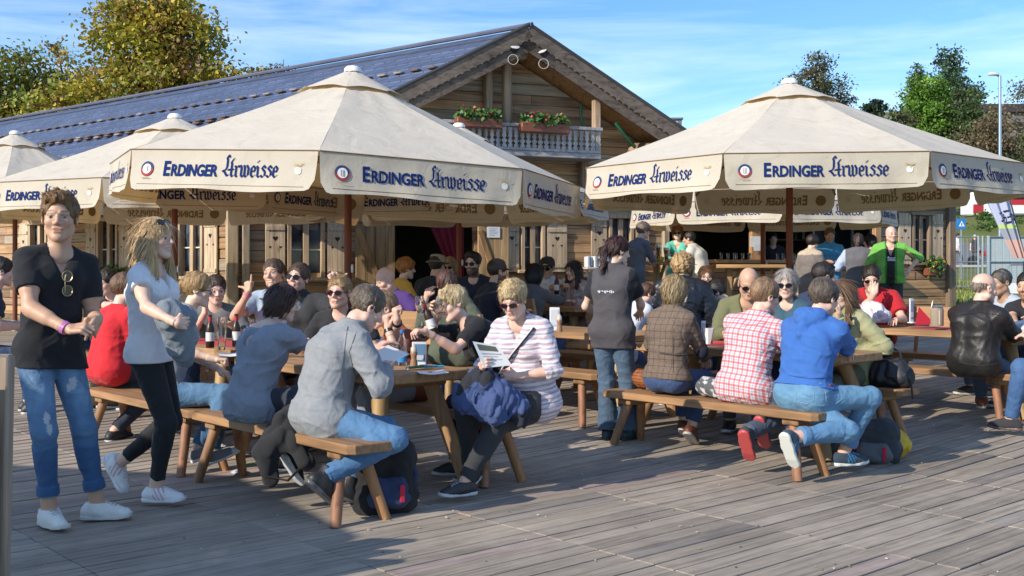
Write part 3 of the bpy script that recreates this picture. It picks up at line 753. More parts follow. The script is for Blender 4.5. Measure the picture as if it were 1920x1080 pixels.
    if g('hat'):
        m = MB(g('hat')); m.lathe((0, -.01, .04), [(.135, -.012), (.12, -.004), (.09, .002), (.088, .03), (.08, .07), (.055, .082), (.01, .078)], 22); headspace(m, 'hat', 'cloth')
    if g('band'):
        for sd, cb in g('band').items():
            p0 = EL[sd]+(WR[sd]-EL[sd])*.88; p1 = EL[sd]+(WR[sd]-EL[sd])*.97; mb = MB(cb[0]); r0 = .034*s*(.86 if fem else 1)
            mb.tube([p0, p1], [r0+.002, r0], 14, caps=False); mb.tube([p1, p0], [r0-.002, r0-.001], 14, caps=False); mb.build(cb[1], 'plastic', body)
    info = dict(obj=body, Hc=Hc, RH=RH, hs=hs, N=N, C=C, W=W, P=P, Rt=Rt, Ft=Ft, d2=d2, d3=d3, EL=EL, WR=WR, HD=HD, HF=HF, SH=SH, KN=KN, AN=AN, s=s, w=w, fa=fa, loc=Vector((loc_x, loc_y, base_z)), res=res, shirt=shirt, pants=pants)
    def world(p): return info['loc']+Matrix.Rotation(-fa, 3, 'Z') @ Vector([float(x) for x in p])
    info['world'] = world; PEOPLE.append(info)
    return info
# ---------------------------------------------------------------- ground
AV = math.atan2(.66, .75)
t = NT('deckwood'); a = t.attr().outputs['Color']
n = t.noise(1., 6, t.coord(scale=(1.6, 30, 30)), .62, .4); n2 = t.noise(.9, 4, t.coord()); n3 = t.noise(7, 4, t.coord(), .65)
c = t.mix(1., a, t.ramp(n, [(.25, (.52, .51, .50)), (.5, (.95, .95, .95)), (.78, (1.25, 1.24, 1.2))]), 'MULTIPLY')
c = t.mix(1., c, t.math('MULTIPLY_ADD', n2, .9, .55), 'MULTIPLY'); c = t.mix(1., c, t.math('MULTIPLY_ADD', n3, .5, .75), 'MULTIPLY')
gr = t.math('SINE', t.math('MULTIPLY', t.node('ShaderNodeSeparateXYZ', inp={0: t.coord()}).outputs[1], 2*PI/.0135))
t.link(c, t.b.inputs['Base Color']); t.set(Roughness=.82); t.b.inputs['Specular IOR Level'].default_value = .3
p = t.bump(n, .7, .012); t.bump(gr, .22, .004, p)
m = MB(); bw, bl = .125, 1.025; ra_ = random.Random(5)
def deck_ok(x, y): return 2.2 < y < 23.2 and abs(x) < .56*y+3.2 and not (y > 21 and x > 9.6)
for i in range(-60, 220):
    aa = i*bw+.02
    for j in range(-9, 26):
        b0 = 1.89+j*bl; P0 = V*(b0+bl/2)+U*aa
        if not deck_ok(P0.x, P0.y): continue
        mod = random.Random((j*31+(i//8)*17) & 0xffff); tint = mod.uniform(.92, 1.09)
        k = tint*ra_.uniform(.86, 1.13); r = ra_.random(); base = (.345, .292, .236)
        if r < .08: base = (.36, .285, .25)
        elif r < .18: base = (.285, .25, .215)
        dz = gz(P0.y)+ra_.uniform(-.0025, .0025); e = ra_.uniform(.002, .006)
        y1, y2 = gz((V*b0+U*aa).y), gz((V*(b0+bl)+U*aa).y); tilt = rotm('Y', -math.degrees(math.atan2(y2-y1, bl)))
        m.box((b0+bl/2, aa, (y1+y2)/2-.015+dz-gz(P0.y)), (bl-e, bw-.0095, .03), .003, tilt, tuple(x*k for x in base))
deck = tag(m.build('deck', 'deckwood', rz=AV, smooth=30), kind='structure')
t = NT('soil'); t.link(t.ramp(t.noise(3, 4, t.coord()), [(.3, (.02, .018, .015)), (.7, (.05, .045, .04))]), t.b.inputs['Base Color'])
m = MB(); ys = [-40, 7.5, 12.5, 16, 20, 23.5]
m.add([(x, y, gz(y)-.12) for y in ys for x in (-60, 60)], [[2*i, 2*i+1, 2*i+3, 2*i+2] for i in range(len(ys)-1)]); tag(m.build('ground', 'soil'), kind='structure')
t = NT('grass_ground'); n = t.noise(.35, 5, t.coord()); n2 = t.noise(9, 5, t.coord(), .7)
c = t.mix(t.math('MULTIPLY', n2, .6), t.ramp(n, [(.3, (.10, .135, .028)), (.55, (.17, .19, .05)), (.75, (.22, .21, .075))]), (.05, .075, .018)); t.link(c, t.b.inputs['Base Color']); t.set(Roughness=.95); t.bump(n2, .8, .05)
m = MB(); ys = [23.3, 25, 35, 45, 52, 60, 70, 80, 84, 92, 100, 120, 140, 180, 220, 300, 400]; xs = [-300, -100, -40, 0, 8, 14, 20, 30, 45, 60, 90, 130, 200, 350]; w_ = len(xs)
def tz(x, y): return gz(y)-.02 if y < 100 else gz(y)+max(0, x-30)*.04*min((y-100)/60, 1)
m.add([(x, y, tz(x, y)) for y in ys for x in xs], [[j*w_+i, j*w_+i+1, (j+1)*w_+i+1, (j+1)*w_+i] for j in range(len(ys)-1) for i in range(w_-1)]); tag(m.build('lawn', 'grass_ground', smooth=180), kind='structure')
t = NT('asphalt'); t.link(t.ramp(t.noise(60, 3, t.coord()), [(.3, (.13, .13, .135)), (.7, (.19, .19, .195))]), t.b.inputs['Base Color']); t.set(Roughness=.9)
m = MB(); ys = [58, 60, 66, 72, 80]; m.add([(x, y, gz(y)+.03) for y in ys for x in (-200, 250)], [[2*i, 2*i+1, 2*i+3, 2*i+2] for i in range(len(ys)-1)]); tag(m.build('road', 'asphalt'), kind='structure')
m = MB((.4, .4, .4)); m.box((30, 57.2, gz(57.2)+.05), (240, 1.4, .14), .02); tag(m.build('pavement', 'stone'), kind='structure')
# grass blades on the lawn to the right of the hut
r = np.random.RandomState(4); N_ = 16000; x = r.uniform(8.6, 22, N_); y = 23.5+20*r.rand(N_)**1.6; h = r.uniform(.05, .16, N_)*(1+.8*(r.rand(N_) < .1)); an = r.uniform(0, 6.28, N_); ww = .012+.0006*y
z = np.array([gz(q)-.03 for q in y]); dx, dy = np.cos(an)*ww, np.sin(an)*ww; lx, ly = r.normal(0, .04, N_), r.normal(0, .04, N_)
vs = np.stack([np.stack([x-dx, y-dy, z], 1), np.stack([x+dx, y+dy, z], 1), np.stack([x+lx, y+ly, z+h], 1)], 1).reshape(-1, 3)
cl = np.repeat(np.stack([r.uniform(.09, .22, N_), r.uniform(.14, .24, N_), r.uniform(.02, .06, N_)], 1), 3, 0)
o = mkmesh('grass', vs, np.arange(N_*3).reshape(-1, 3), cl, 'leafy', smooth=0); tag(o, 'short green grass growing on the lawn beyond the deck', 'grass', kind='stuff')

# ---------------------------------------------------------------- the timber hut
G0 = Vector((-.41, 20.37, 0)); EX = Vector((.927, .375, 0)); EN = Vector((.375, -.927, 0)); EZ = Vector((0, 0, 1)); RG = Vector((-.777, .63, 0)).normalized()
def tw(px, out=0.): k = (px-CX)/F; return ((20.37-.927*out)*k+.41-.375*out)/(.927-.375*k)
def wz(t_, py, out=0.): return CH+(HY-py)/F*(20.37-.927*out+.375*t_)
def hp(t_, z, out=0.): return G0+EX*t_+EN*out+EZ*z
RX = Matrix((EX, -EN, EZ)).transposed()
WX0, ZB = tw(437), .25
APZ, PIT = 5.78, .545
hut = thing('timber_hut', 'rustic timber chalet with a gabled roof, balcony and open bar front', 'hut', (0, 0, 0))
def roofz(t_): return APZ-.16-PIT*abs(t_)
rw = random.Random(11)
def wcol(f=1.):
    r_ = rw.random(); b = (.40, .245, .125) if r_ < .55 else (.30, .19, .115) if r_ < .8 else (.36, .29, .21)
    k = rw.uniform(.72, 1.2)*f; return tuple(x*k for x in b)
def planks(name, org, ex, en, t0, t1, z0, z1, holes, top=None, ph=.185, f=1., depth=.12, mat='oldwood_x'):
    Rm = Matrix((ex, -en, EZ)).transposed(); m = MB(); z = z0
    while z < z1-.02:
        h = min(ph*rw.uniform(.85, 1.15), z1-z); iv = [(t0, t1)]
        if top: lim = top(z); iv = [(max(t0, -lim), min(t1, lim))] if lim > .1 else []
        for (a, b, c, d) in holes:
            if z+h*.5 > c and z+h*.5 < d: iv = [q for (p, s_) in iv for q in ((p, min(s_, a)), (max(p, b), s_)) if q[1]-q[0] > .02]
        for (p, s_) in iv:
            cuts = [p]; 
            while cuts[-1] < s_-3.5: cuts.append(cuts[-1]+rw.uniform(1.8, 3.4))
            cuts.append(s_)
            for q0, q1 in zip(cuts, cuts[1:]):
                o = rw.uniform(-.008, .012)
                if top:
                    l0, l1 = top(z+.004), top(z+h-.006); zz = ((q0+.003, z+.004), (q1-.003, z+.004), (q1-.003, z+h-.006), (q0+.003, z+h-.006)); m.prism([(min(max(x_, -(l0 if k_ < 2 else l1)), l0 if k_ < 2 else l1), y_) for k_, (x_, y_) in enumerate(zz)], (0, -o, 0), (1, 0, 0), (0, 0, 1), (0, 1, 0), depth, wcol(f)); continue
                m.box(((q0+q1)/2, -o+depth/2, z+h/2), (q1-q0-.006, depth, h-.010), .012, None, wcol(f))
        z += h
    ob = m.build(name, mat, hut, 30); ob.matrix_local = Matrix.Translation(org) @ Rm.to_4x4(); return ob
def hh(px0, px1, py0, py1):
    a, b = tw(px0), tw(px1); mid = (a+b)/2; return (a, b, wz(mid, py1), wz(mid, py0))
W1, W2, W3, W4 = hh(540, 606, 412, 520), hh(977, 1018, 418, 506), hh(1141, 1184, 410, 494), hh(1709, 1741, 404, 492)
DOOR = (tw(738), tw(889), ZB-.1, wz(tw(800), 398)); BAR = (tw(1243), tw(1640), wz(tw(1440), 491), wz(tw(1440), 384))
TR = tw(1779); TG = 5.25
holes = [W1, W2, W3, W4, DOOR, BAR]
planks('front_wall', G0, EX, EN, WX0, TG, ZB, APZ-.2, holes, top=lambda z: (APZ-.16-z)/PIT)
planks('front_wall', G0, EX, EN, TG+.004, TR, ZB, 3.25, holes)
LC = hp(WX0, 0); LN = Vector((-.63, -.777, 0)).normalized(); LX = -RG
SW_ = ((.8, 1.5), (3.5, 4.2), (6.15, 6.85))
planks('side_wall', LC+RG*15.2, LX, LN, 0, 15.2-.07, ZB, 3.15, [(15.2-b_, 15.2-a_, 1.3, 2.35) for a_, b_ in SW_])
# hidden sides close the room so that it is dark inside
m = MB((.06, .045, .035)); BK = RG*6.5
def wallbox(p, q, z0, z1, th=.1): 
    d = q-p; L_ = d.length; c = (p+q)/2; R_ = Matrix((d.normalized(), EZ.cross(d.normalized()), EZ)).transposed(); m.box((c.x, c.y, (z0+z1)/2), (L_, th, z1-z0), .002, R_)
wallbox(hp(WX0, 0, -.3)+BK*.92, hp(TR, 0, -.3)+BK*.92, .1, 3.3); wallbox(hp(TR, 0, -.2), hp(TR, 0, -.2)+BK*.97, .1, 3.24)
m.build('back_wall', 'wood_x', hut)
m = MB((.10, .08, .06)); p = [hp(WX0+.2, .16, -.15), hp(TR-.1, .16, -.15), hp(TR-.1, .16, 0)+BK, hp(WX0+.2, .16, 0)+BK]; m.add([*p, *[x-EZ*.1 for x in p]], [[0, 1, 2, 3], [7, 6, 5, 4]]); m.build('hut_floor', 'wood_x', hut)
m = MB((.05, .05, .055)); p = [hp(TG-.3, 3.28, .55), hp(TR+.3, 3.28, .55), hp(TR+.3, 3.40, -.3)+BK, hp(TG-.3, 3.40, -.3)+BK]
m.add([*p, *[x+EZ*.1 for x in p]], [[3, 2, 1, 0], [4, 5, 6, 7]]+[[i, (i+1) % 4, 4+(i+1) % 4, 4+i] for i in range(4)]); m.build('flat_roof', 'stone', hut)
# corner posts
m = MB((.42, .33, .22)); m.box(hp(WX0-.02, 1.75, .02), (.2, .2, 3.1), .02, RX); m.build('corner_post', 'oldwood_z', hut)
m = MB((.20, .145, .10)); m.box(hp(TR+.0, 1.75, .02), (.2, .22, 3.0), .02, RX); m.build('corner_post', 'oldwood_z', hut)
m = MB((.44, .36, .26))
for px in (460, 1640, 1245): m = MB((.45, .25, .12) if px == 1640 else (.44, .36, .26)); m.box(hp(tw(px), 1.6, .06), (.13 if px != 1640 else .17, .12, 2.8), .015, RX); m.build('wall_post', 'oldwood_z', hut)
m = MB((.40, .22, .10)); m.box(hp(tw(1425), (BAR[2]+BAR[3])/2, -.1), (.34, .12, BAR[3]-BAR[2]), .012, RX); m.build('wall_post', 'wood_z', hut)
HEART = [(0, -.05), (.035, -.015), (.045, .012), (.036, .030), (.018, .032), (0, .016), (-.018, .032), (-.036, .030), (-.045, .012), (-.035, -.015)]
def window(org, ex, en, a, b, z0, z1, sh=(.42, .42), fr=(.42, .31, .20), dark=False):
    Rm = Matrix((ex, -en, EZ)).transposed(); pt = lambda t_, z, o: org+ex*t_+en*o+EZ*z
    m = MB(fr); fw = .07; w_ = b-a; h_ = z1-z0
    m.box(pt((a+b)/2, z1+.035, .03), (w_+.18, .16, .07), .008, Rm); m.box(pt((a+b)/2, z0-.03, .05), (w_+.2, .2, .06), .008, Rm)
    for x in (a+fw/2-.02, b-fw/2+.02): m.box(pt(x, (z0+z1)/2, .015), (fw, .12, h_-.002), .006, Rm)
    m.box(pt((a+b)/2, (z0+z1)/2, .0), (.10, .08, h_-.004), .006, Rm)
    wn = m.build('window', 'wood_z', hut)
    m = MB((.62, .58, .50))
    for k in (-1, 1): m.box(pt((a+b)/2+k*w_*.25, z0+h_*.48, -.03), (w_*.5-.06, .03, .025), .003, Rm)
    m.build('glazing_bar', 'paint', wn)
    m = MB(); m.box(pt((a+b)/2, (z0+z1)/2, -.06), (w_-.02, .02, h_-.01), .002, Rm); m.build('pane', 'pane_glass', wn)
    for k, sw in ((-1, sh[0]), (1, sh[1])):
        if not sw: continue
        xc = a-sw/2-.06 if k < 0 else b+sw/2+.06; m = MB(); hz = z1-z0+.08; nb = 4
        for i in range(nb): q = rw.uniform(.85, 1.12); m.box(pt(xc-sw/2+sw*(i+.5)/nb, (z0+z1)/2, .045), (sw/nb-.004, .035, hz), .004, Rm, (.50*q, .39*q, .27*q))
        for zz in (z0+hz*.82-.04, z0+hz*.12-.04): m.box(pt(xc, zz, .072), (sw-.02, .02, .07), .004, Rm, (.46, .36, .25))
        so_ = m.build('shutter', 'wood_z', hut)
        for hx_, hz_, sc in ((0, .66, 1.), (-.09, .52, .5), (.09, .52, .5)):
            if abs(hx_) > sw*.4: continue
            m = MB((.015, .01, .008)); m.prism([(p[0]*sc, p[1]*sc) for p in HEART], pt(xc+hx_, z0+hz*hz_-.04, .0635), ex, EZ, en, .002); m.build('heart_hole_shade', 'paint', so_, 0)  # thin raised heart, coloured dark as the shade inside a hole
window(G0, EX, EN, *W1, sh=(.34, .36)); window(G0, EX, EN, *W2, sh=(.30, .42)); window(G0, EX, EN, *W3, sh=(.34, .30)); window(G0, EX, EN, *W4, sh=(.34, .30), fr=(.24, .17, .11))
for s0, s1 in SW_: window(LC, LX, LN, -s1, -s0, 1.3, 2.35, sh=(.36, .36))
# doors, curtain, notice
def leafdoor(a, b, z1, name, tone=1.):
    m = MB(); n_ = 4
    for i in range(n_): q = rw.uniform(.8, 1.1)*tone; m.box(hp(a+(b-a)*(i+.5)/n_, (ZB+z1)/2, .11), ((b-a)/n_-.005, .05, z1-ZB), .005, RX, (.36*q, .24*q, .125*q))
    L_ = math.hypot(b-a, z1-ZB-.5); an = math.atan2(z1-ZB-.5, -(b-a)); Rd = RX @ rotm('Y', -math.degrees(an))
    m.box(hp((a+b)/2, (ZB+z1)/2, .15), (L_-.15, .028, .10), .005, Rd, (.32, .19, .09))
    for zz in (z1-.15, ZB+.3): m.box(hp((a+b)/2, zz, .151), (b-a-.02, .03, .11), .005, RX, (.33, .2, .1))
    return m.build(name, 'oldwood_z', hut)
leafdoor(tw(664), tw(737), DOOR[3], 'door'); leafdoor(tw(892), tw(949), DOOR[3], 'door', 1.1)
t = NT('curtain'); t.link(t.ramp(t.noise(4, 3, t.coord()), [(.3, (.16, .006, .022)), (.7, (.25, .012, .035))]), t.b.inputs['Base Color']); t.set(Roughness=.8)
m = MB(); tA, tB = tw(805), tw(878)
def cur(u, v): z = DOOR[3]-.05-v*2.0; t_ = tB-(tB-tA)*(1-u)*max(1-v*1.3, .28); return hp(t_, z, -.28+.035*math.sin(u*26))
m.grid(cur, 40, 14); m.build('curtain', 'curtain', hut, 180)
n_ = thing('notice', 'white printed notice pinned to the right leaf of the hut door', 'notice', hp((tw(908)+tw(932))/2, wz(tw(920), 436), .150))
m = MB((.75, .77, .8)); m.box((0, 0, 0), (tw(932)-tw(908), .006, .20), .001, RX); m.build('sheet', 'paper', n_)
m = MB((.25, .3, .4)); 
for i, w_ in enumerate((.16, .12, .17, .15, .10)): m.box(EZ*(.065-.03*i)+EX*(w_-.17)*.5+EN*.0045, (w_, .002, .008), .0004, RX)
m.build('print', 'paper', n_)
# bar: counter, shelves, back boards
m = MB((.42, .25, .12)); cz = BAR[2]; m.box(hp((BAR[0]+BAR[1])/2, cz+.005, .17), (BAR[1]-BAR[0]+.1, .52, .07), .01, RX); m.build('bar_counter', 'wood_x', hut)
m = MB((.14, .09, .06))
for zz in (1.75, 2.1, 2.45): m.box(hp(9.2, zz, -1.9), (3.2, .28, .035), .005, RX)
m.build('bar_shelf', 'wood_x', hut)
m = MB((.55, .58, .6)); m.box(hp(9.0, 2.1, -1.2), (1.6, .05, 1.0), .01, RX, (.10, .12, .14))
for t_ in (8.2, 8.75, 9.3, 9.8): m.box(hp(t_, 2.1, -1.16), (.04, .05, 1.05), .004, RX)
m.build('display_fridge', 'metal', hut)
# soffit, roof, verges
def rp_(t_, s_, dz=0.): p = G0+EX*t_+RG*s_; return Vector((p.x, p.y, APZ-PIT*abs(t_)+dz))
TL_, TR_, SF, SBK = -5.2, 5.75, -.9, 20.5
m = MB(); cs = 12
for (t0, t1) in ((0, TL_), (0, TR_)):
    sg = 1 if t1 > 0 else -1; k = 16
    for i in range(k):
        a = t1*i/k; b = t1*(i+1)/k; pv = [rp_(a, SF, -.09), rp_(b, SF, -.09), rp_(b, SBK, -.09), rp_(a, SBK, -.09)]; q = rw.uniform(.8, 1.15)
        m.add([*pv, *[x+EZ*.03 for x in pv]], [[0, 1, 2, 3][::sg], [4, 5, 6, 7][::-sg]]+[[j, (j+1) % 4, 4+(j+1) % 4, 4+j] for j in range(4)], (.34*q, .18*q, .075*q))
m.build('soffit', 'wood_y', hut, 20)
t = NT('roof_tiles'); br = t.node('ShaderNodeTexBrick'); t.link(t.attr('pat').outputs['Vector'], br.inputs['Vector']); br.inputs['Scale'].default_value = 1.; br.inputs['Brick Width'].default_value = .30; br.inputs['Row Height'].default_value = .34; br.inputs['Mortar Size'].default_value = .012
br.inputs['Color1'].default_value = (.060, .082, .150, 1); br.inputs['Color2'].default_value = (.085, .115, .205, 1); br.inputs['Mortar'].default_value = (.02, .02, .03, 1)
n = t.noise(2.5, 5, t.coord(), .65); c = t.mix(1., br.outputs['Color'], t.math('MULTIPLY_ADD', n, 1.0, .5), 'MULTIPLY'); t.link(c, t.b.inputs['Base Color']); t.set(Roughness=.48); t.bump(br.outputs['Fac'], -.4, .02)
m = MB(); pv = []
rows = 17
for sg, TE in ((-1, TL_), (1, TR_)):
    for i in range(rows):
        a, b = TE*i/rows, TE*(i+1)/rows; dd = .022
        for (t_, dz) in ((a, .02), (b, .02+dd)):
            pass
        ns_ = 24
        for j in range(ns_):
            s0, s1 = SF-.06+(SBK-SF)*j/ns_, SF-.06+(SBK-SF)*(j+1)/ns_
            q = [rp_(a, s0, .0), rp_(b, s0, dd), rp_(b, s1, dd), rp_(a, s1, .0), rp_(b, s0, .0), rp_(b, s1, .0)]
            m.add(q, [[0, 1, 2, 3][::sg], [1, 4, 5, 2][::sg]], (.5, .5, .5)); pv += [(s0, abs(a)*1.14, 0), (s0, abs(b)*1.14, 0), (s1, abs(b)*1.14, 0), (s1, abs(a)*1.14, 0), (s0, abs(b)*1.14, 0), (s1, abs(b)*1.14, 0)]
ro = m.build('roof', 'roof_tiles', hut, 0); a_ = ro.data.attributes.new('pat', 'FLOAT_VECTOR', 'POINT'); a_.data.foreach_set('vector', np.array(pv, np.float32).ravel())
for row, tt in enumerate((-1.5, -2.5, -2.64, -3.6, -4.4)):
    s_ = SF+.4+(row % 2)*.2; m = MB((.11, .07, .055))
    while s_ < SBK-.3: p = rp_(tt, s_, .05); m.box(p, (.2, .13, .035), .01, Matrix((RG, RG.cross(EZ), EZ)).transposed(), (.13, .08, .06) if rw.random() < .7 else (.30, .24, .2)); s_ += .42
    m.build('snow_guard_row', 'stone', ro)
m = MB((.09, .10, .15)); m.tube([rp_(0, SF-.1, .06), rp_(0, SBK, .06)], .045, 8); m.build('ridge_cap', 'stone', ro)
m = MB((.15, .115, .092))
for sg, TE in ((-1, TL_), (1, TR_)):
    d = (rp_(TE, SF)-rp_(0, SF)); L_ = d.length; d.normalize(); up = EZ-d*d.z; up.normalize(); n_ = int(L_/.14); z0 = []
    poly = [(0, .06), (L_, .06)]
    for i in range(n_, -1, -1): x = L_*i/n_; poly += [(min(x+.035, L_), -.16), (x, -.185 if 0 < i < n_ else -.16), (max(x-.035, 0), -.16)]
    m.prism(poly, rp_(0, SF, -.02)+EN*.03, d, up, EN, .035)
    poly = [(0, -.13), (L_, -.13), (L_, -.36), (0, -.36)]; m.prism(poly, rp_(0, SF, -.02)+EN*.0, d, up, EN, .03, (.12, .09, .07))
m.build('verge_board', 'oldwood_x', hut, 20)
m = MB((.05, .05, .055)); p = rp_(0, SF); 
for sg, TE in ((-1, TL_), (1, TR_)): m.tube([rp_(0, SF, .07)+EN*.06, rp_(TE, SF, .09)+EN*.06], .035, 6)
m.build('verge_flashing', 'paint', ro)
# purlins (log ends) and gable posts
for tt in (0., 3.05, -3.05): m = MB((.30, .20, .12)); m.tube([G0+EX*tt+EZ*(roofz(tt)-.22)+RG*.3, G0+EX*tt+EZ*(roofz(tt)-.22)+RG*(SF+.12)], .17, 14); m.build('purlin', 'wood_y', hut, 50)
tB1, tB2 = tw(922, .7), tw(1126, .7); BZ = wz(tB2, 296, .7)
for px in (911, 939): m = MB((.36, .25, .16)); t_ = tw(px); m.box(hp(t_, (BZ+roofz(t_))/2+.3, .30 if px == 939 else .12), (.16, .16, roofz(t_)-BZ-.6), .03, RX); m.build('gable_post', 'wood_z', hut)
t_ = tw(1118, .62); m = MB((.36, .25, .16)); m.box(hp(t_, BZ+.55, .62), (.14, .14, 1.15), .02, RX); m.build('gable_post', 'wood_z', hut); m = MB((.2, .13, .09)); m.box(hp(tw(1090), 3.0, .1), (.15, .15, 1.4), .02, RX); m.build('gable_post', 'wood_z', hut)
# balcony: floor beam, carved balusters
b = MB((.30, .29, .30)); tBL = tw(800); b.box(hp((tBL+tB2)/2, BZ+.02, .36), (tB2-tBL, .74, .10), .01, RX); bal = b.build('balcony', 'oldwood_x', hut)
b = MB((.34, .33, .34)); b.box(hp((tBL+tB2)/2, wz(tB2, 243, .7), .70), (tB2-tBL+.06, .10, .06), .008, RX); b.box(hp((tBL+tB2)/2, BZ+.10, .70), (tB2-tBL, .06, .05), .006, RX)
zt = wz(tB2, 245, .7); n_ = int((tB2-tBL)/.115); bh = zt-BZ-.12
prof = [(.042, 0), (.042, .18), (.018, .24), (.048, .34), (.048, .40), (.014, .48), (.040, .58), (.026, .80), (.044, .9), (.044, 1.)]
for i in range(n_):
    poly = [(x, y*bh) for x, y in prof]+[(-x, y*bh) for x, y in prof[::-1]]; k = rw.uniform(.85, 1.15); b.prism(poly, hp(tBL+.06+(tB2-tBL-.1)*i/(n_-1), BZ+.10, .70), EX, EZ, -EN, .03, (.40*k, .39*k, .41*k))
b.build('railing', 'oldwood_z', bal, 20)
# ---------------------------------------------------------------- flower boxes, flood lights, hose, chimney
def bush(m, c, r, n, cols, sz=.05, seed=1):
    rr = random.Random(seed)
    for i in range(n):
        d = Vector((rr.gauss(0, 1), rr.gauss(0, 1), rr.gauss(0, 1))).normalized()*rr.random()**.4; p = Vector(c)+Vector((d.x*r[0], d.y*r[1], d.z*r[2])); x, y, z = frame((rr.gauss(0, 1), rr.gauss(0, 1)-.6, rr.gauss(0, 1)+.6)); s_ = sz*rr.uniform(.6, 1.3); q = rr.choice(cols); k = rr.uniform(.7, 1.3)
        m.add([p-x*s_*.5, p+y*s_*.6, p+x*s_*.5, p-y*s_*.6], [[0, 1, 2, 3]], tuple(v*k for v in q))
GR = [(.04, .11, .02), (.06, .14, .03), (.08, .16, .03)]
def flowerbox(label, c, w_, R_, seed, flowers=((.55, .02, .03),), nleaf=330, hgt=.15, trail=0.):
    o = thing('flower_box', label, 'flower box', c, 0, 'flower boxes on the hut'); m = MB((.20, .065, .035)); m.box((0, 0, .09), (w_, .2, .17), .012, R_); m.build('box', 'paint', o)
    m = MB(); 
    for k in range(3): bush(m, R_ @ Vector(((k-1)*w_*.3, -.03, .22-trail*.3)), (w_*.24, .16, hgt+trail*.4), nleaf//3, GR, .075, seed+k)
    m.build('plants', 'leafy', o, 0)
    m = MB()
    for k in range(3): bush(m, R_ @ Vector(((k-1)*w_*.3, -.10, .30)), (w_*.22, .10, hgt*.8), 6, list(flowers), .06, seed+9+k)
    m.build('blossoms', 'leafy', o, 0)
flowerbox('red geranium box on the balcony rail between the two gable posts', hp(tw(897, .84), wz(tw(897, .84), 240, .84), .84), .85, RX, 1)
flowerbox('red geranium box hung on the middle of the balcony railing', hp(tw(1020, .84), wz(tw(1020, .84), 250, .84), .84), .95, RX, 5)
flowerbox('small terracotta box of trailing green leaves under the right hut window', hp(tw(1741), wz(tw(1741), 517), .16), .42, RX, 9, ((.5, .3, .03),), 300, .2, .1)
RXL = Matrix((LX, -LN, EZ)).transposed()
flowerbox('green leafy window box on the side wall, behind the man in black', LC-LX*3.5+LN*.15+EZ*1.08, .9, RXL, 13, ((.10, .2, .05),), 420, .2)
def floodlight(label, px, py, rot):
    p = hp(tw(px, .75), wz(tw(px, .75), py, .75), .75); o = thing('floodlight', label, 'floodlight', p); m = MB((.025, .025, .03)); R_ = rotm('Z', rot) @ rotm('X', 40)
    m.lathe((0, 0, 0), [(.05, -.12), (.07, -.08), (.085, .1), (.10, .12)], 14, None, R_); m.box((0, 0, .16), (.12, .10, .06)); m.tube([(-.09, 0, .16), (-.1, 0, 0)], .012, 6); m.tube([(.09, 0, .16), (.1, 0, 0)], .012, 6); m.tube([(0, 0, .15), (0, .05, .30)], .02, 6); m.build('housing', 'paint', o)
    m = MB((.6, .6, .58)); m.lathe(R_ @ Vector((0, 0, .118)), [(.09, 0), (.092, .012), (.05, .02)], 14, None, R_); m.build('lens', 'plastic', o)
    m = MB((.5, .5, .5)); m.tube([(.09*math.cos(a), -.1+.02*math.cos(a), -.15+.09*math.sin(a)) for a in [2*PI*i/16 for i in range(17)]], .006, 5); m.build('cable_loop', 'plastic', o)
floodlight('black floodlight under the gable ridge, left one of the pair', 962, 98, 20); floodlight('black floodlight under the gable ridge with a hanging cable loop', 1019, 106, -25)
m = MB((.02, .13, .06)); tH = tw(1082)
m.tube([hp(tH, wz(tH, 198), .2), hp(tH-.03, wz(tH, 215), .22), hp(tH+.02, wz(tH, 240), .22)], .03, 8); tag(m.build('hose', 'plastic'), 'green hose hanging down the gable wall behind the balcony', 'hose'); m = MB((.02, .13, .06)); m.tube([hp(tw(1127), wz(tw(1127), 238), .6), hp(tw(1140), wz(tw(1140), 255), .6), hp(tw(1172), wz(tw(1172), 280), .4)], .035, 8)
tag(m.build('hose', 'plastic'), 'green hose slanting under the roof to the right of the balcony', 'hose')
o = thing('chimney', 'small grey chimney box rising behind the right eave of the roof', 'chimney', at(1268, 232, 25)); m = MB((.14, .15, .18)); m.box((0, 0, -1.0), (.22, .22, 2.15), .01); m.box((0, 0, .10), (.28, .28, .05), .01); m.build('shaft', 'stone', o); m = MB((.5, .5, .5)); m.box((-.02, -.115, -.02), (.09, .012, .12), .003); m.build('plate', 'paint', o)
# glasses on the bar counter, brochures on the sill
def glass_row(label, px0, px1, n, out, z, grp, h=.13, col=(.5, .52, .55)):
    for i in range(n):
        t_ = tw(px0)+(tw(px1)-tw(px0))*i/max(n-1, 1); m = MB(col); m.lathe((0, 0, 0), [(.028, 0), (.032, .01), (.036, h), (.033, h), (.027, .012), (.004, .011)], 10)
        tag(m.build('drinking_glass', 'glass', loc=hp(t_, z, out+.06*((i*7) % 3-1))), label, 'glass', grp)
glass_row('clear glass standing in a row on the bar counter left of the lit post', 1345, 1400, 7, .2, cz+.045, 'glasses on the bar counter, left')
glass_row('clear glass standing in a row on the bar counter right of the lit post', 1450, 1478, 5, .2, cz+.045, 'glasses on the bar counter, right')
for i in range(9):
    m = MB(); k = rw.choice([(.12, .03, .01), (.02, .06, .02), (.35, .05, .04), (.5, .5, .45)]); m.lathe((0, 0, 0), [(.035, 0), (.036, .16), (.014, .2), (.014, .27), (.016, .28)], 10, k); tag(m.build('bottle', 'plastic', loc=hp(8.2+.22*i, 2.118, -1.8)), 'bottle standing on the dark shelf inside the bar', 'bottle', 'bottles on the bar shelf')
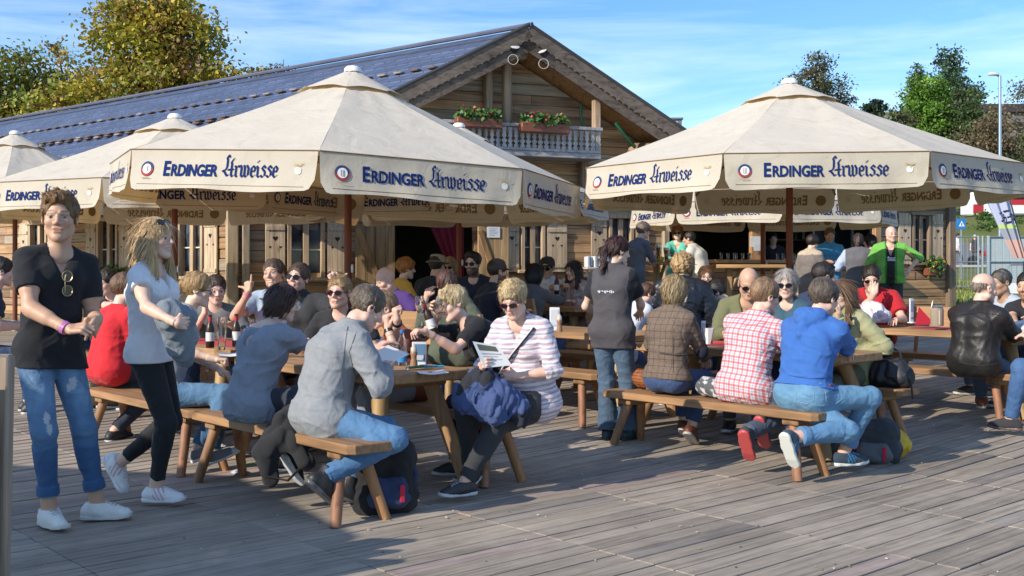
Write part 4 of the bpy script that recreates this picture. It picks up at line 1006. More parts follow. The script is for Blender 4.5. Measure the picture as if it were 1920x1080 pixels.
o = thing('bar_sheet', 'white paper sheet hung on the lit post of the bar', 'sheet', hp(tw(1417), wz(tw(1417), 453), .0)); m = MB((.8, .8, .8)); m.box((0, 0, 0), (.27, .006, .22), .001, RX); m.box(EZ*-.12+EX*.03-EN*-.004, (.16, .006, .14), .001, RX, (.7, .72, .76)); m.build('paper', 'paper', o)
# ---------------------------------------------------------------- trees
def tree(label, base, h, crown, n, leaf, cols, seed, top_py=None, bare=.0, trunk=.3, trunkcol=(.07, .055, .04), group=None, name='tree', cone=False, limbs=9, clump=.22):
    """crown: list of (centre offset, radii) lobes"""
    dn = 0.
    if top_py is not None: zt__ = at(960, top_py, base.y).z-max(c[2]+q[2] for c, q in crown); dn = max(zt__-base.z, 0); base = Vector((base.x, base.y, zt__))
    r = np.random.RandomState(seed); o = thing(name, label, 'tree', base, 0, group); m = MB(trunkcol); rr = random.Random(seed)
    top = max(c[2]+q[2]*.7 for c, q in crown); m.tube([(0, 0, -.3-dn), (.05, 0, h*.25), (rr.uniform(-.2, .2), 0, h*.55), (rr.uniform(-.3, .3), 0, top)], [trunk, trunk*.8, trunk*.5, trunk*.12], 9)
    pts = []; lobes = np.array([q[0]*q[1]*q[2] for c, q in crown]); lobes = (lobes**.66)/(lobes**.66).sum()
    ncl = max(int(n/75), 8); cc = []
    for i in range(ncl):
        c, q = crown[r.choice(len(crown), p=lobes)]; d = r.normal(size=3); d /= np.linalg.norm(d); rad_ = r.rand()**.33
        p = np.array(c)+d*np.array(q)*rad_
        if cone: k = np.clip((p[2]-crown[0][0][2]+q[2])/(2*q[2]), 0, 1); p[:2] = np.array(c)[:2]+(p[:2]-np.array(c)[:2])*(1.15-k)
        cc.append(p)
    for i in range(min(limbs, ncl)):
        p = Vector(cc[i*ncl//limbs]); z0 = max(min(p.z-(p.xy.length)*.7, top*.9), h*.12); k = (p*.5+Vector((0, 0, z0))*.5)+Vector((0, 0, -.06*h*.3)); k += Vector((rr.uniform(-.2, .2), rr.uniform(-.2, .2), .2)); w_ = trunk*.36
        m.tube([(0, 0, z0), k, p], [w_, w_*.6, w_*.14], 6)
        for j in range(4): q = Vector(cc[r.randint(ncl)]); 
        near = sorted(cc, key=lambda x: (Vector(x)-p).length)[1:6]
        for x in near: m.tube([k.lerp(p, .6), (k.lerp(p, .8)+Vector(x))/2+Vector((0, 0, .1)), x], [w_*.3, w_*.2, w_*.06], 5)
    m.build('trunk', 'wood_z', o, 60)
    per = max(int(n*(1-bare)/ncl), 6); V_ = []; C_ = []
    for p in cc:
        sz = clump*min(crown[0][1])*r.uniform(.7, 1.4); q = p+r.normal(size=(per, 3))*sz*np.array([1, 1, .75]); base_c = np.array(cols[r.choice(len(cols))])*r.uniform(.75, 1.25); V_.append(q); C_.append(np.clip(base_c*r.uniform(.7, 1.35, (per, 1)), 0, .9))
    Q = np.concatenate(V_); Cc = np.concatenate(C_); k = len(Q); a = r.normal(size=(k, 3)); a[:, 2] += .5; a /= np.linalg.norm(a, axis=1)[:, None]; b = np.cross(a, r.normal(size=(k, 3))); b /= np.linalg.norm(b, axis=1)[:, None]; c = np.cross(a, b); s_ = leaf*r.uniform(.6, 1.35, (k, 1))
    vs = np.stack([Q-b*s_*.42, Q+c*s_*.65, Q+b*s_*.42, Q-c*s_*.65], 1).reshape(-1, 3); mkmesh('crown', vs, np.arange(4*k).reshape(-1, 4), np.repeat(Cc, 4, 0), 'foliage', o, 0)
    return o
t = NT('foliage'); a = t.attr().outputs['Color']; f = t.noise(1.2, 3, t.coord()); c = t.mix(1., a, t.math('MULTIPLY_ADD', f, .6, .7), 'MULTIPLY'); t.link(c, t.b.inputs['Base Color']); t.set(Roughness=.6)
tr = t.node('ShaderNodeBsdfTranslucent'); t.link(c, tr.inputs['Color']); mx_ = t.node('ShaderNodeMixShader'); mx_.inputs[0].default_value = .3; t.link(t.b.outputs[0], mx_.inputs[1]); t.link(tr.outputs[0], mx_.inputs[2]); t.link(mx_.outputs[0], t.out.inputs['Surface'])
OL = [(.40, .32, .03), (.34, .31, .03), (.36, .24, .04), (.20, .24, .03), (.22, .135, .04)]
def gpt(px, Y): return Vector(((px-CX)/F*Y, Y, tz((px-CX)/F*Y, Y) if Y > 24 else gz(Y)))
k = 48/F
tree('broad yellow-green tree rising behind the left half of the hut roof', gpt(320, 48), 9.5, [((-.3, 0, 8.4), (5.2, 3.2, 1.9)), ((-.6, 0, 11.0), (2.9, 2.4, 1.9)), ((3.6, 0, 8.4), (2.2, 1.8, 1.5)), ((-4.0, 0, 7.6), (2.4, 2, 1.4)), ((-1.0, 0, 12.6), (1.9, 1.6, 1.1)), ((5.4, 0, 7.9), (1.9, 1.5, 1.3))], 38000, .17, OL, 3, -28, trunk=.32, limbs=26, clump=.22)
tree('olive green tree at the far left edge behind the hut roof', gpt(15, 50), 8, [((0, 0, 7.6), (2.0, 2, 2.0)), ((.6, 0, 6.2), (2.2, 2, 1.4)), ((-2., 0, 7.2), (1.6, 1.6, 2.2))], 11000, .16, [(.17, .19, .03), (.23, .21, .03), (.13, .16, .03)], 5, 82, trunk=.22, limbs=14, clump=.17)
tree('thin half bare tree between the two yellow-green trees', gpt(118, 52), 7, [((0, 0, 7.0), (1.5, 1.4, 1.9)), ((.8, 0, 6.), (1.5, 1.2, 1.2))], 5200, .14, OL[1:], 8, 84, trunk=.16, limbs=14, clump=.2)
tree('small leafless tree at the right foot of the yellow-green crown', gpt(528, 56), 6.5, [((0, 0, 8.7), (.8, .8, 1.4)), ((-.7, 0, 8.2), (.9, .8, 1.))], 1500, .10, [(.13, .10, .05)], 12, 96, trunk=.13, limbs=16, clump=.2)
tree('bare branched round tree behind the top of the right parasol', gpt(1535, 85), 10, [((0, 0, 14.6), (2.5, 2.2, 2.4)), ((-1.4, 0, 13.6), (1.6, 1.5, 1.8)), ((1.4, 0, 12.6), (1.5, 1.4, 2.2)), ((0, 0, 12.0), (2.4, 2, 1.6))], 9000, .16, [(.095, .10, .035), (.07, .08, .03), (.12, .105, .045)], 15, 103, trunk=.26, limbs=26, clump=.16)
tree('tall dark conifer, the highest tree on the right hillside', gpt(1782, 112), 14, [((0, 0, 13.0), (2.6, 2.6, 4.4)), ((0, 0, 17.2), (1.2, 1.2, 1.9)), ((1.9, 0, 14.4), (1.2, 1.2, 1.5)), ((-.4, 0, 11), (3.4, 3, 3))], 15000, .24, [(.05, .10, .05), (.07, .13, .055), (.045, .085, .04)], 21, 86, trunk=.3, limbs=16, name='conifer', clump=.16)
tree('dark pointed conifer just left of the bright green tree', gpt(1722, 116), 12, [((0, 0, 11.0), (1.9, 1.9, 5.8))], 7000, .22, [(.045, .07, .03), (.06, .075, .035)], 22, 112, trunk=.25, name='conifer', cone=True, limbs=8, clump=.16)
tree('bright fresh green leafy tree below the tall conifer', gpt(1738, 104), 10, [((0, 0, 10.0), (2.6, 2.4, 3.6)), ((.9, 0, 7.8), (3.0, 2.5, 2.4))], 14000, .24, [(.13, .26, .03), (.10, .20, .025), (.16, .29, .035)], 23, 136, trunk=.25, limbs=12, clump=.17)
tree('mid green tree on the hill in front of the tall conifer', gpt(1808, 102), 9, [((0, 0, 7.6), (2.4, 2.2, 3.0)), ((1.2, 0, 6.2), (2.0, 2, 2.0))], 9000, .22, [(.06, .11, .03), (.05, .09, .03), (.09, .12, .04)], 24, 168, trunk=.22, limbs=12, clump=.17)
for i, (px, Y, zc, rx, rz_, col, lb) in enumerate([
    (1682, 98, 7.4, 1.7, 1.8, (.11, .12, .05), 'pale scrubby bush at the left foot of the green hillside trees'),
    (1640, 108, 9.2, 1.1, .9, (.03, .06, .03), 'tiny dark conifer top showing over the parasol, left of the hillside trees'),
    (1850, 90, 6.6, 2.6, 3.2, (.16, .12, .065), 'brown leafless thicket left of the street lamp'),
    (1905, 96, 8.6, 3.0, 5.6, (.15, .125, .06), 'tall brownish shrub on the slope right of the street lamp'),
    (1925, 88, 4.0, 2.6, 2.8, (.09, .12, .04), 'green-brown shrub at the right picture edge under the lamp'),
    (1832, 84, 2.4, 2.2, 1.4, (.08, .16, .03), 'low fresh green bush at the foot of the street lamp'),
    (1890, 84, 1.8, 3.0, 1.2, (.09, .17, .03), 'low bright green hedge bush above the red and white bus')]):
    tree(lb, gpt(px, Y), zc, [((0, 0, zc), (rx, rx*.8, rz_)), ((.5*rx, 0, zc*.75), (rx*.7, rx*.6, rz_*.7))], 4200, .2, [col, tuple(x*.7 for x in col), tuple(x*1.25 for x in col)], 40+i, (205, 188, 196, 150, 268, 402, 414)[i], trunk=.1, limbs=14, name='shrub', group='shrubs on the right hillside', clump=.2)
# ---------------------------------------------------------------- far side of the lawn
o = thing('hillside_house', 'dark house half hidden among bare bushes on the hill', 'house', gpt(1848, 112)); m = MB((.16, .15, .15)); m.box((0, 0, 7.0), (6.5, 6, 4.0), .02); m.build('wall', 'stone', o); m = MB((.05, .04, .04)); m.prism([(-3.8, 0), (3.8, 0), (2.6, .8), (-2.6, .8)], (0, -3.4, 8.9), (1, 0, 0), (0, 0, 1), (0, 1, 0), 6.8); m.build('roof', 'stone', o)
m = MB()
for x in (-1.9, 0, 1.9): m = MB(); m.box((x, -3.02, 7.4), (1.0, .06, 1.0), .01); m.build('window', 'dark_glass', o)
o = thing('street_lamp', 'tall grey street lamp with a single head above the right parasol', 'street lamp', gpt(1875, 46)); m = MB((.42, .45, .5)); hz = at(1875, 142, 46).z-o.location.z; m.tube([(0, 0, -.2), (0, 0, hz)], [.10, .055], 10); m.tube([(0, 0, hz-.03), (-.25, 0, hz+.06)], .04, 8); m.build('pole', 'metal', o)
m = MB((.62, .64, .66)); m.box((-.28, 0, hz+.07), (.42, .2, .13), .04); m.build('lamp_head', 'paint', o)
for px, h_, lb in ((1802, 2.25, 'blue square pedestrian sign on a grey pole beyond the fence'), (1786, 2.3, 'small blue sign half hidden by the corner of the hut')):
    Y = 46; o = thing('road_sign', lb, 'road sign', gpt(px, Y)); zc = at(px, 420, Y).z-o.location.z; m = MB((.5, .52, .55)); m.tube([(0, 0, 0), (0, 0, zc+.15)], .03, 8); m.build('pole', 'metal', o); m = MB((.02, .18, .5)); m.box((0, -.05, zc), (.36, .03, .44), .008); m.build('panel', 'paint', o)
    m = MB((.8, .8, .8)); m.prism([(-.12, -.1), (.12, -.1), (0, .13)], (0, -.0655, zc), (1, 0, 0), (0, 0, 1), (0, -1, 0), .002); m.box((0, -.0685, zc-.02), (.05, .002, .12), .0005, None, (.02, .1, .35)); m.build('symbol', 'paint', o, 0)
o = thing('white_post', 'tall slim white flag pole at the right corner of the hut', 'pole', gpt(1783, 28)); m = MB((.75, .77, .8)); m.tube([(0, 0, 0), (0, 0, 4.2)], .035, 8); m.build('shaft', 'paint', o)
# fence panels
def fence(label, px0, px1, Y, zt, mesh=True, solid=None):
    a, b = gp(px0, Y), gp(px1, Y); w_ = (b-a).length; o = thing('fence_panel', label, 'fence', a, 0, 'site fence panels beyond the lawn'); m = MB((.6, .63, .65)); h_ = zt-a.z
    for x in (0, w_): m.tube([(x, 0, 0), (x, 0, h_)], .035, 8)
    for z_ in (h_-.04, h_*.52, .12): m.tube([(0, 0, z_), (w_, 0, z_)], .024, 6)
    m.build('frame', 'metal', o)
    if mesh:
        m = MB((.5, .52, .55)); x = .12
        while x < w_: m.tube([(x, 0, .1), (x, 0, h_-.05)], .006, 4, caps=False); x += .13
        m.build('wire_infill', 'metal', o)
    if solid: m = MB(solid); n_ = 10; [m.box((w_*(i+.5)/n_, .05, h_*.5), (w_/n_-.01, .03, h_-.06), .006) for i in range(n_)]; m.build('infill_sheet', 'paint', o)
    m = MB((.3, .3, .29)); m.box((0, 0, .06), (.6, .22, .12), .02); m.build('foot_block', 'stone', o)
zt = at(1800, 442, 36).z
fence('wire mesh fence panel between the hut corner and the double post', 1740, 1834, 36, zt); fence('wire mesh fence panel just right of the double post', 1842, 1852, 36, zt)
fence('solid grey sheeted fence panel behind the feather banner', 1854, 1990, 36, zt, False, (.36, .42, .45))
o = thing('crowd_barrier', 'low galvanised crowd barrier with a white plate at the lawn edge', 'barrier', gp(1887, 25.2)); m = MB((.55, .57, .6)); hb = 1.1
m.tube([(0, 0, 0), (0, 0, hb-.1), (.1, 0, hb), (2.1, 0, hb), (2.2, 0, hb-.1), (2.2, 0, 0)], .021, 8); m.tube([(0, 0, .18), (2.2, 0, .18)], .016, 6); [m.tube([(.12+.12*i, 0, .18), (.12+.12*i, 0, hb)], .008, 5) for i in range(17)]; m.build('frame', 'metal', o); m = MB((.75, .76, .78)); m.box((.16, -.03, .55), (.42, .02, .24), .004); m.build('plate', 'paint', o)
# feather banner
o = thing('feather_banner', 'grey and green printed feather banner hanging at the right edge', 'banner', gp(1910, 20)); Y = 20.; m = MB()
pA, pB = at(1835, 345, Y), at(1902, 484, Y); pA2, pB2 = at(1886, 345, Y), at(1922, 484, Y)
def ban(u, v):
    l = pA.lerp(pB, v); r_ = pA2.lerp(pB2, v); p = l.lerp(r_, u)-o.location; p.y += .05*math.sin(u*14+v*2)*(1-.3*v); return p
nu, nv = 16, 40
for j in range(nv):
    v = (j+.5)/nv; c = (.50, .44, .43) if v < .18 else (.42, .46, .62) if v < .56 else (.45, .6, .18) if v < .61 else (.30, .33, .40) if v < .74 else (.55, .36, .32)
    for i in range(nu): q = [ban(i/nu, j/nv), ban((i+1)/nu, j/nv), ban((i+1)/nu, (j+1)/nv), ban(i/nu, (j+1)/nv)]; m.add(q, [[0, 1, 2, 3]], c)
m.build('cloth', 'paper', o, 180)
m = MB((.02, .02, .03)); e = [(.25, .40), (.55, .37), (.72, .42), (.6, .45), (.35, .46), (.2, .5), (.5, .52), (.8, .48)]
for (u, v) in e: m.tube([ban(u, v)+Vector((0, -.03, 0)), ban(min(u+.2, 1), v-.012)+Vector((0, -.03, 0))], .014, 5)
m.build('emblem', 'paper', o)
m = MB((.2, .2, .22)); p0 = Vector((.14, .1, 0)); m.tube([p0, Vector((.14, .1, 1.2)), (pB2-o.location)+Vector((.02, .04, 0)), (pA2-o.location)+Vector((.02, .04, 0))], .016, 6); m.box((.14, .1, .03), (.5, .5, .05), .01); m.build('pole', 'metal', o)
# bus-like red and white vehicle and bank on the far road
o = thing('bus', 'white and red bus parked on the bank beyond the road', 'bus', gpt(1878, 86)); m = MB((.75, .76, .78)); zb = at(1878, 405, 86).z-o.location.z; zt_ = at(1878, 362, 86).z-o.location.z; m.box((0, 0, (zb+zt_)/2), (5.6, 2.4, zt_-zb), .15); m.build('body', 'paint', o)
m = MB((.42, .02, .03)); m.box((1.4, -1.215, zt_-.75), (2.7, .03, .5), .01); m.box((-2.35, -1.215, zb+.5), (.8, .03, .7), .01); m.build('stripe', 'paint', o); m = MB(); m.box((-.2, -1.215, zt_-.42), (3.6, .03, .34), .01); m.build('window', 'dark_glass', o); m = MB((.02, .02, .02)); 
for x in (-1.7, 1.7): m.lathe((x, -1.05, .45), [(.1, -.12), (.45, -.12), (.45, .12), (.1, .12)], 16, None, rotm('X', 90)); m.box((x, -.6, zb*.5+.2), (.3, .3, zb), .02)
m.build('wheel', 'plastic', o)
o = thing('parked_motorbike', 'red and black motorbike parked on the road behind the double fence post', 'motorbike', gpt(1846, 57)); m = MB((.02, .02, .02))
for x in (-.6, .6): m.lathe((x, 0, .32), [(.2, -.06), (.31, -.05), (.31, .05), (.2, .06)], 16, None, rotm('X', 90))
m.build('wheel', 'plastic', o); m = MB((.35, .02, .03)); m.box((.1, 0, .75), (.7, .25, .3), .1); m.box((-.35, 0, .85), (.6, .24, .12), .05, None, (.03, .03, .03)); m.box((0, 0, .48), (.6, .2, .35), .05, None, (.1, .1, .1)); m.tube([(.55, 0, .35), (.35, 0, 1.05), (.3, .25, 1.1)], .025, 6); m.build('body', 'paint', o)
# ---------------------------------------------------------------- foreground planter end
o = thing('board_fence', 'weathered grey board fence end at the left picture edge', 'fence', (-2.075, 4.45, 0)); 
for k_, (x_, y_, w_, h_) in enumerate(((-.10, 0, .26, 1.06), (-.12, -.19, .30, 1.03), (-.11, -.40, .28, 1.05))):
    m = MB(((.36, .275, .20), (.31, .24, .18), (.34, .27, .2))[k_]); m.box((x_, y_, h_/2), (w_, .07, h_), .01, rotm('Y', (1.2, -.8, .6)[k_])); m.build('upright_board', 'oldwood_z', o)
m = MB((.3, .23, .17)); m.box((-.12, -.2, .62), (.10, .34, .12), .008); m.build('cross_rail', 'oldwood_x', o)
# ---------------------------------------------------------------- lettering for the parasols
def font_mesh(txt, size, off):
    cu = bpy.data.curves.new('t', 'FONT'); cu.body = txt; cu.size = size; cu.offset = off; cu.resolution_u = 3; ob = bpy.data.objects.new('t', cu); COL.objects.link(ob)
    me = bpy.data.meshes.new_from_object(ob.evaluated_get(bpy.context.evaluated_depsgraph_get())); v = [(p.co.x, p.co.y) for p in me.vertices]; f = [list(p.vertices) for p in me.polygons]; bpy.data.objects.remove(ob); bpy.data.curves.remove(cu); bpy.data.meshes.remove(me); return v, f
def nib(strokes, pen=(.105, .075), th=.03):
    """broad-nib strokes for the blackletter word"""
    v, f = [], []
    nx, ny = pen
    for st in strokes:
        for p, q in zip(st, st[1:]):
            pts = [(p[0]+a*nx/2+b*th*-.3, p[1]+a*ny/2+b*th*.4) for a in (-1, 1) for b in (-1, 1)]+[(q[0]+a*nx/2+b*th*-.3, q[1]+a*ny/2+b*th*.4) for a in (-1, 1) for b in (-1, 1)]
            pts = sorted(set(pts)); lo, up = [], []
            cr = lambda o_, a_, b_: (a_[0]-o_[0])*(b_[1]-o_[1])-(a_[1]-o_[1])*(b_[0]-o_[0])
            for s_ in pts:
                while len(lo) > 1 and cr(lo[-2], lo[-1], s_) <= 0: lo.pop()
                lo.append(s_)
            for s_ in pts[::-1]:
                while len(up) > 1 and cr(up[-2], up[-1], s_) <= 0: up.pop()
                up.append(s_)
            h = lo[:-1]+up[:-1]; f.append(list(range(len(v), len(v)+len(h)))); v += h
    return v, f
BL = {'U': ([[(.44, 1.10), (.36, 1.22), (.25, 1.08), (.30, .94), (.30, .56), (.22, .40)], [(.20, .38), (.02, .34), (.14, .30), (.34, .06), (.44, .10)], [(.72, 1.02), (.57, .84), (.61, .72), (.61, .14), (.69, .02), (.77, .08)], [(.38, .40), (.74, .42)]], .84),
      'r': ([[(.0, .62), (.08, .54), (.08, .10), (.16, .02)], [(.08, .50), (.22, .64), (.30, .56)]], .36),
      'w': ([[(.0, .66), (.08, .54), (.08, .12), (.18, .02), (.28, .12)], [(.24, .66), (.30, .54), (.30, .12), (.40, .02), (.54, .14), (.54, .50), (.44, .66)]], .68),
      'e': ([[(.26, .32), (.32, .50), (.18, .64), (.06, .52), (.06, .14), (.18, .02), (.32, .12)], [(.08, .30), (.28, .40)]], .42),
      'i': ([[(.0, .62), (.08, .54), (.08, .10), (.18, .02)], [(.06, .84), (.14, .92)]], .28),
      's': ([[(.34, .54), (.20, .66), (.08, .52), (.30, .32), (.30, .12), (.16, .02), (.02, .12)]], .42)}
def word(txt, sz):
    v, f, x = [], [], 0.
    for ch in txt:
        st, adv = BL[ch]; a, b = nib(st); o_ = len(v); v += [((p[0]+x)*sz, p[1]*sz) for p in a]; f += [[i+o_ for i in q] for q in b]; x += adv
    return v, f, x*sz
LOGO = []
def lettering():
    v1, f1 = font_mesh('E', .205, .006); v2, f2 = font_mesh('RDINGER', .160, .0055); w1 = max(p[0] for p in v1); w2 = max(p[0] for p in v2)
    cs = .80; v1 = [(p[0]*cs, p[1]) for p in v1]; v2 = [((p[0]+w1/1.0+.012)*cs, p[1]) for p in v2]; e = max(p[0] for p in v2)
    v3, f3, w3 = word('Urweisse', .176); v3 = [(p[0]*.92+e+.045, p[1]-.005) for p in v3]
    v, f = list(v1), list(f1)
    for a, b in ((v2, f2), (v3, f3)): o_ = len(v); v += a; f += [[i+o_ for i in q] for q in b]
    W_ = max(p[0] for p in v); return v, f, W_
LV, LF, LW = lettering()
def disc(cx, cy, r, n=20, a0=0., a1=2*PI): return [(cx+r*math.cos(a0+(a1-a0)*i/n), cy+r*math.sin(a0+(a1-a0)*i/n)) for i in range(n+(a1-a0 < 6))]
EMB = [(disc(0, 0, .076), (.05, .07, .17)), (disc(0, 0, .074, 12, PI, 2*PI), (.36, .06, .07)), (disc(0, 0, .05), (.85, .83, .78)), ([(-.018, -.03), (.018, -.03), (.018, .03), (-.018, .03)], (.35, .35, .42)), ([(-.006, -.03), (.006, -.03), (.006, .03), (-.006, .03)], (.75, .72, .6)), ([(-.05, -.095), (.05, -.095), (.045, -.088), (-.045, -.088)], (.35, .25, .15))]
EDW = [(disc(0, -.015, .036, 14), (.80, .78, .72)), ([(-.07, .042), (-.004, .03), (-.02, .04)], (.5, .4, .22)), ([(.07, .042), (.004, .03), (.02, .04)], (.5, .4, .22)), ([(-.06, .062), (-.003, .034), (-.02, .058)], (.5, .4, .22)), ([(.06, .062), (.003, .034), (.02, .058)], (.5, .4, .22)), ([(-.004, .0), (.004, .0), (.003, .05), (-.003, .05)], (.45, .38, .22))]
# ---------------------------------------------------------------- parasols
def parasol(label, c, R_, a0, rim=2.57, apex=3.64, drop=.36, tilt=(0, 0), text=True, seed=1, panels=range(8), z0=0., pole_r=.042):
    o = thing('parasol', label, 'parasol', (c[0], c[1], z0), 0, 'large cream beer garden parasols'); rr = random.Random(seed)
    T_ = Matrix.Translation((0, 0, rim)) @ Matrix.Rotation(rad(tilt[1]), 4, 'Y') @ Matrix.Rotation(rad(tilt[0]), 4, 'X') @ Matrix.Translation((0, 0, -rim))
    m = MB((.17, .045, .02)); m.tube([(0, 0, .08), (0, 0, apex-.2)], pole_r, 14); m.build('pole', 'wood_z', o); m = MB((.3, .3, .3)); m.lathe((0, 0, 0), [(.30, 0), (.30, .05), (.06, .07), (.055, .3)], 16); m.build('base', 'stone', o)
    m = MB((.5, .5, .48)); m.box((pole_r+.01, -.02, 1.42), (.03, .05, .10), .006); m.build('crank_box', 'metal', o)
    cor = [Vector((R_*math.cos(rad(a0+45*i)), R_*math.sin(rad(a0+45*i)), rim)) for i in range(8)]; ap = Vector((0, 0, apex)); m = MB()
    for i in range(8):
        A_, B_ = cor[i], cor[(i+1) % 8]
        def cn(u, v, A_=A_, B_=B_):
            e = A_.lerp(B_, u); p = ap.lerp(e, .035+.965*v); s_ = math.sin(PI*u)*math.sin(PI*min(v*.85+.15, 1)); p.z -= .045*s_*v+.05*math.sin(PI*v)*.5; p.z += .004*math.sin(u*19+v*9+i); return T_ @ p
        m.grid(cn, 12, 14)
    can = m.build('canopy', 'canvas', o, 50)
    m = MB()
    for i in range(8):
        A_, B_ = cor[i], cor[(i+1) % 8]; m.grid(lambda u, v: T_ @ (ap.lerp(A_.lerp(B_, u), .03+v*(.20+.010*math.sin(u*PI*2+i)))+Vector((0, 0, .034-.012*v+.012*math.sin(PI*u)))), 8, 4)
    m.build('vent_cap', 'canvas', o, 50)
    m = MB((.8, .79, .77)); m.lathe(T_ @ Vector((0, 0, apex+.01)), [(.10, 0), (.095, .035), (.07, .062), (.03, .072), (.003, .074)], 16); m.build('finial', 'paint', o)
    m = MB((.30, .18, .08))
    for i in range(8):
        m.tube([T_ @ (cor[i]*.975+Vector((0, 0, -.035))), T_ @ (ap*.90+cor[i]*.10-Vector((0, 0, .16)))], .016, 6); mid = cor[i].lerp(ap, .5)-Vector((0, 0, .13)); m.tube([T_ @ mid, T_ @ Vector((0, 0, rim+.02))], .014, 6)
    m.lathe(T_ @ Vector((0, 0, rim-.02)), [(.09, -.05), (.09, .06)], 12); m.build('rib_frame', 'wood_z', o)
    for i in panels:
        A_, B_ = cor[i], cor[(i+1) % 8]; L_ = (B_-A_).length; ex = (B_-A_).normalized(); en = Vector((ex.y, -ex.x, 0)); sw = rr.uniform(-.02, .10); ph = rr.uniform(0, 6); rnd_ = .10
        def surf(x, d, off=0., A_=A_, B_=B_, ex=ex, en=en, sw=sw, ph=ph, L_=L_):
            """x metres along the rim, d metres down the flap"""
            k = d/drop; p = A_+ex*x+Vector((0, 0, -d)); bul = .020*math.sin(x*3.1+ph)*k+.010*math.sin(x*8.7+ph*2+k*1.5)*k+.006*math.sin(x*17+ph)*k*k+sw*k*k*.8+.012; return T_ @ (p+en*(bul+off))
        def fl(u, v, surf=surf, L_=L_):
            ins = .016*v+.002; x = ins+u*(L_-2*ins); e = min(x-ins, L_-ins-x); dm = drop
            if e < rnd_: dm = drop-rnd_+math.sqrt(max(rnd_**2-(rnd_-e)**2, 0))
            dm += .012*math.sin(x*5+i); return surf(x, v*dm)
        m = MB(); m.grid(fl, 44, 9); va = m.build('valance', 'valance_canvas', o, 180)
        m = MB((.24, .15, .07)); m.tube([surf(x*L_, drop-.045, .002) for x in [.06+.88*j/30 for j in range(31)]], .0028, 4); m.tube([surf(L_*j/20, .004, .004) for j in range(21)], .006, 4); m.build('seam', 'cloth', va)
        if text:
            sc = min((L_*.61)/LW, 1.2); x0 = L_*.195; y0 = drop*.66; m = MB((.010, .030, .13)); m.add([surf(x0+p[0]*sc, y0-p[1]*sc, .007) for p in LV], LF); m.build('lettering', 'print', va, 0)
            es = drop/.37
            if en.y > .1: m = MB((.26, .18, .08)); m.add([surf(x0+p[0]*sc, y0-p[1]*sc, -.006) for p in LV], LF); m.build('print_through', 'print', va, 0); m = MB((.26, .18, .08)); m.add([surf(L_*.105+p[0]*es, drop*.5-p[1]*es, -.006) for p in EMB[0][0]], [list(range(len(EMB[0][0])))]); m.build('emblem_through', 'print', va, 0)
            for nm, cx_, parts, yy in (('emblem', .105, EMB, .50), ('flower_emblem', .905, EDW, .46)):
                m = MB()
                for q, (pl, cl) in enumerate(parts): m.add([surf(L_*cx_+p[0]*es*.92, drop*yy-p[1]*es*.92, .007+.0025*q) for p in pl], [list(range(len(pl)))], cl)
                m.build(nm, 'print', va, 0)
    return o
parasol('wide cream parasol with blue brewery lettering on the right, over the plaid shirt table', (3.35, 13.2), 2.6, -163.5, tilt=(0, 0), seed=2, apex=3.64)
parasol('wide cream parasol left of the gable, drooping towards its right, over the grey blazer table', (-1.86, 12.4), 2.64, -177, rim=2.48, apex=3.64, tilt=(0, 2.6), seed=5, drop=.38)
parasol('cream parasol at the left edge behind the standing couple, white cap above the roof', (-4.75, 15.4), 2.5, -182, rim=2.50, apex=3.53, seed=7, z0=.0)
parasol('cream parasol behind the left big one, pole in front of the red curtain', (-.82, 16.9), 2.3, -177, rim=2.42, apex=3.5, seed=9, z0=.1)
parasol('cream parasol behind the right big one, beside the open bar', (4.45, 19.4), 2.3, -140+45*0, rim=2.42, apex=3.4, seed=11, z0=.1)
parasol('cream parasol of which only the tip of the canopy shows at the left picture edge', (-9.0, 19.8), 2.4, -160, rim=2.5, apex=3.65, seed=13, z0=.2, text=False)
parasol('unseen cream parasol added out of view to the left to shade the deck by the standing man', (-7.0, 2.4), 2.55, -170, rim=2.5, apex=3.7, seed=17, text=False)  # unseen parasol, added out of frame for the shade it casts
# ---------------------------------------------------------------- tables and benches
UA = math.atan2(.75, -.66)
WD = [(.36, .205, .095), (.30, .165, .075), (.40, .245, .12)]
def plank_top(m, L_, w_, h, z, ch, col):
    x0, x1, y = 0, L_, w_/2; poly = [(x0+ch, -y), (x1-ch, -y), (x1, -y+ch), (x1, y-ch), (x1-ch, y), (x0+ch, y), (x0, y-ch), (x0, -y+ch)]; b = .006
    rings = [(0, z-h+b), (b, z-h), None, None]; n = len(poly)
    def ring(ins, zz): return [(p[0]+(ins if p[0] < L_/2 else -ins), p[1]+(ins if p[1] < 0 else -ins), zz) for p in poly]
    vs = ring(b, z-h)+ring(0, z-h+b)+ring(0, z-b)+ring(b, z); fs = [list(range(n))[::-1], list(range(3*n, 4*n))]
    for k in range(3): fs += [[k*n+i, k*n+(i+1) % n, (k+1)*n+(i+1) % n, (k+1)*n+i] for i in range(n)]
    m.add(vs, fs, col)
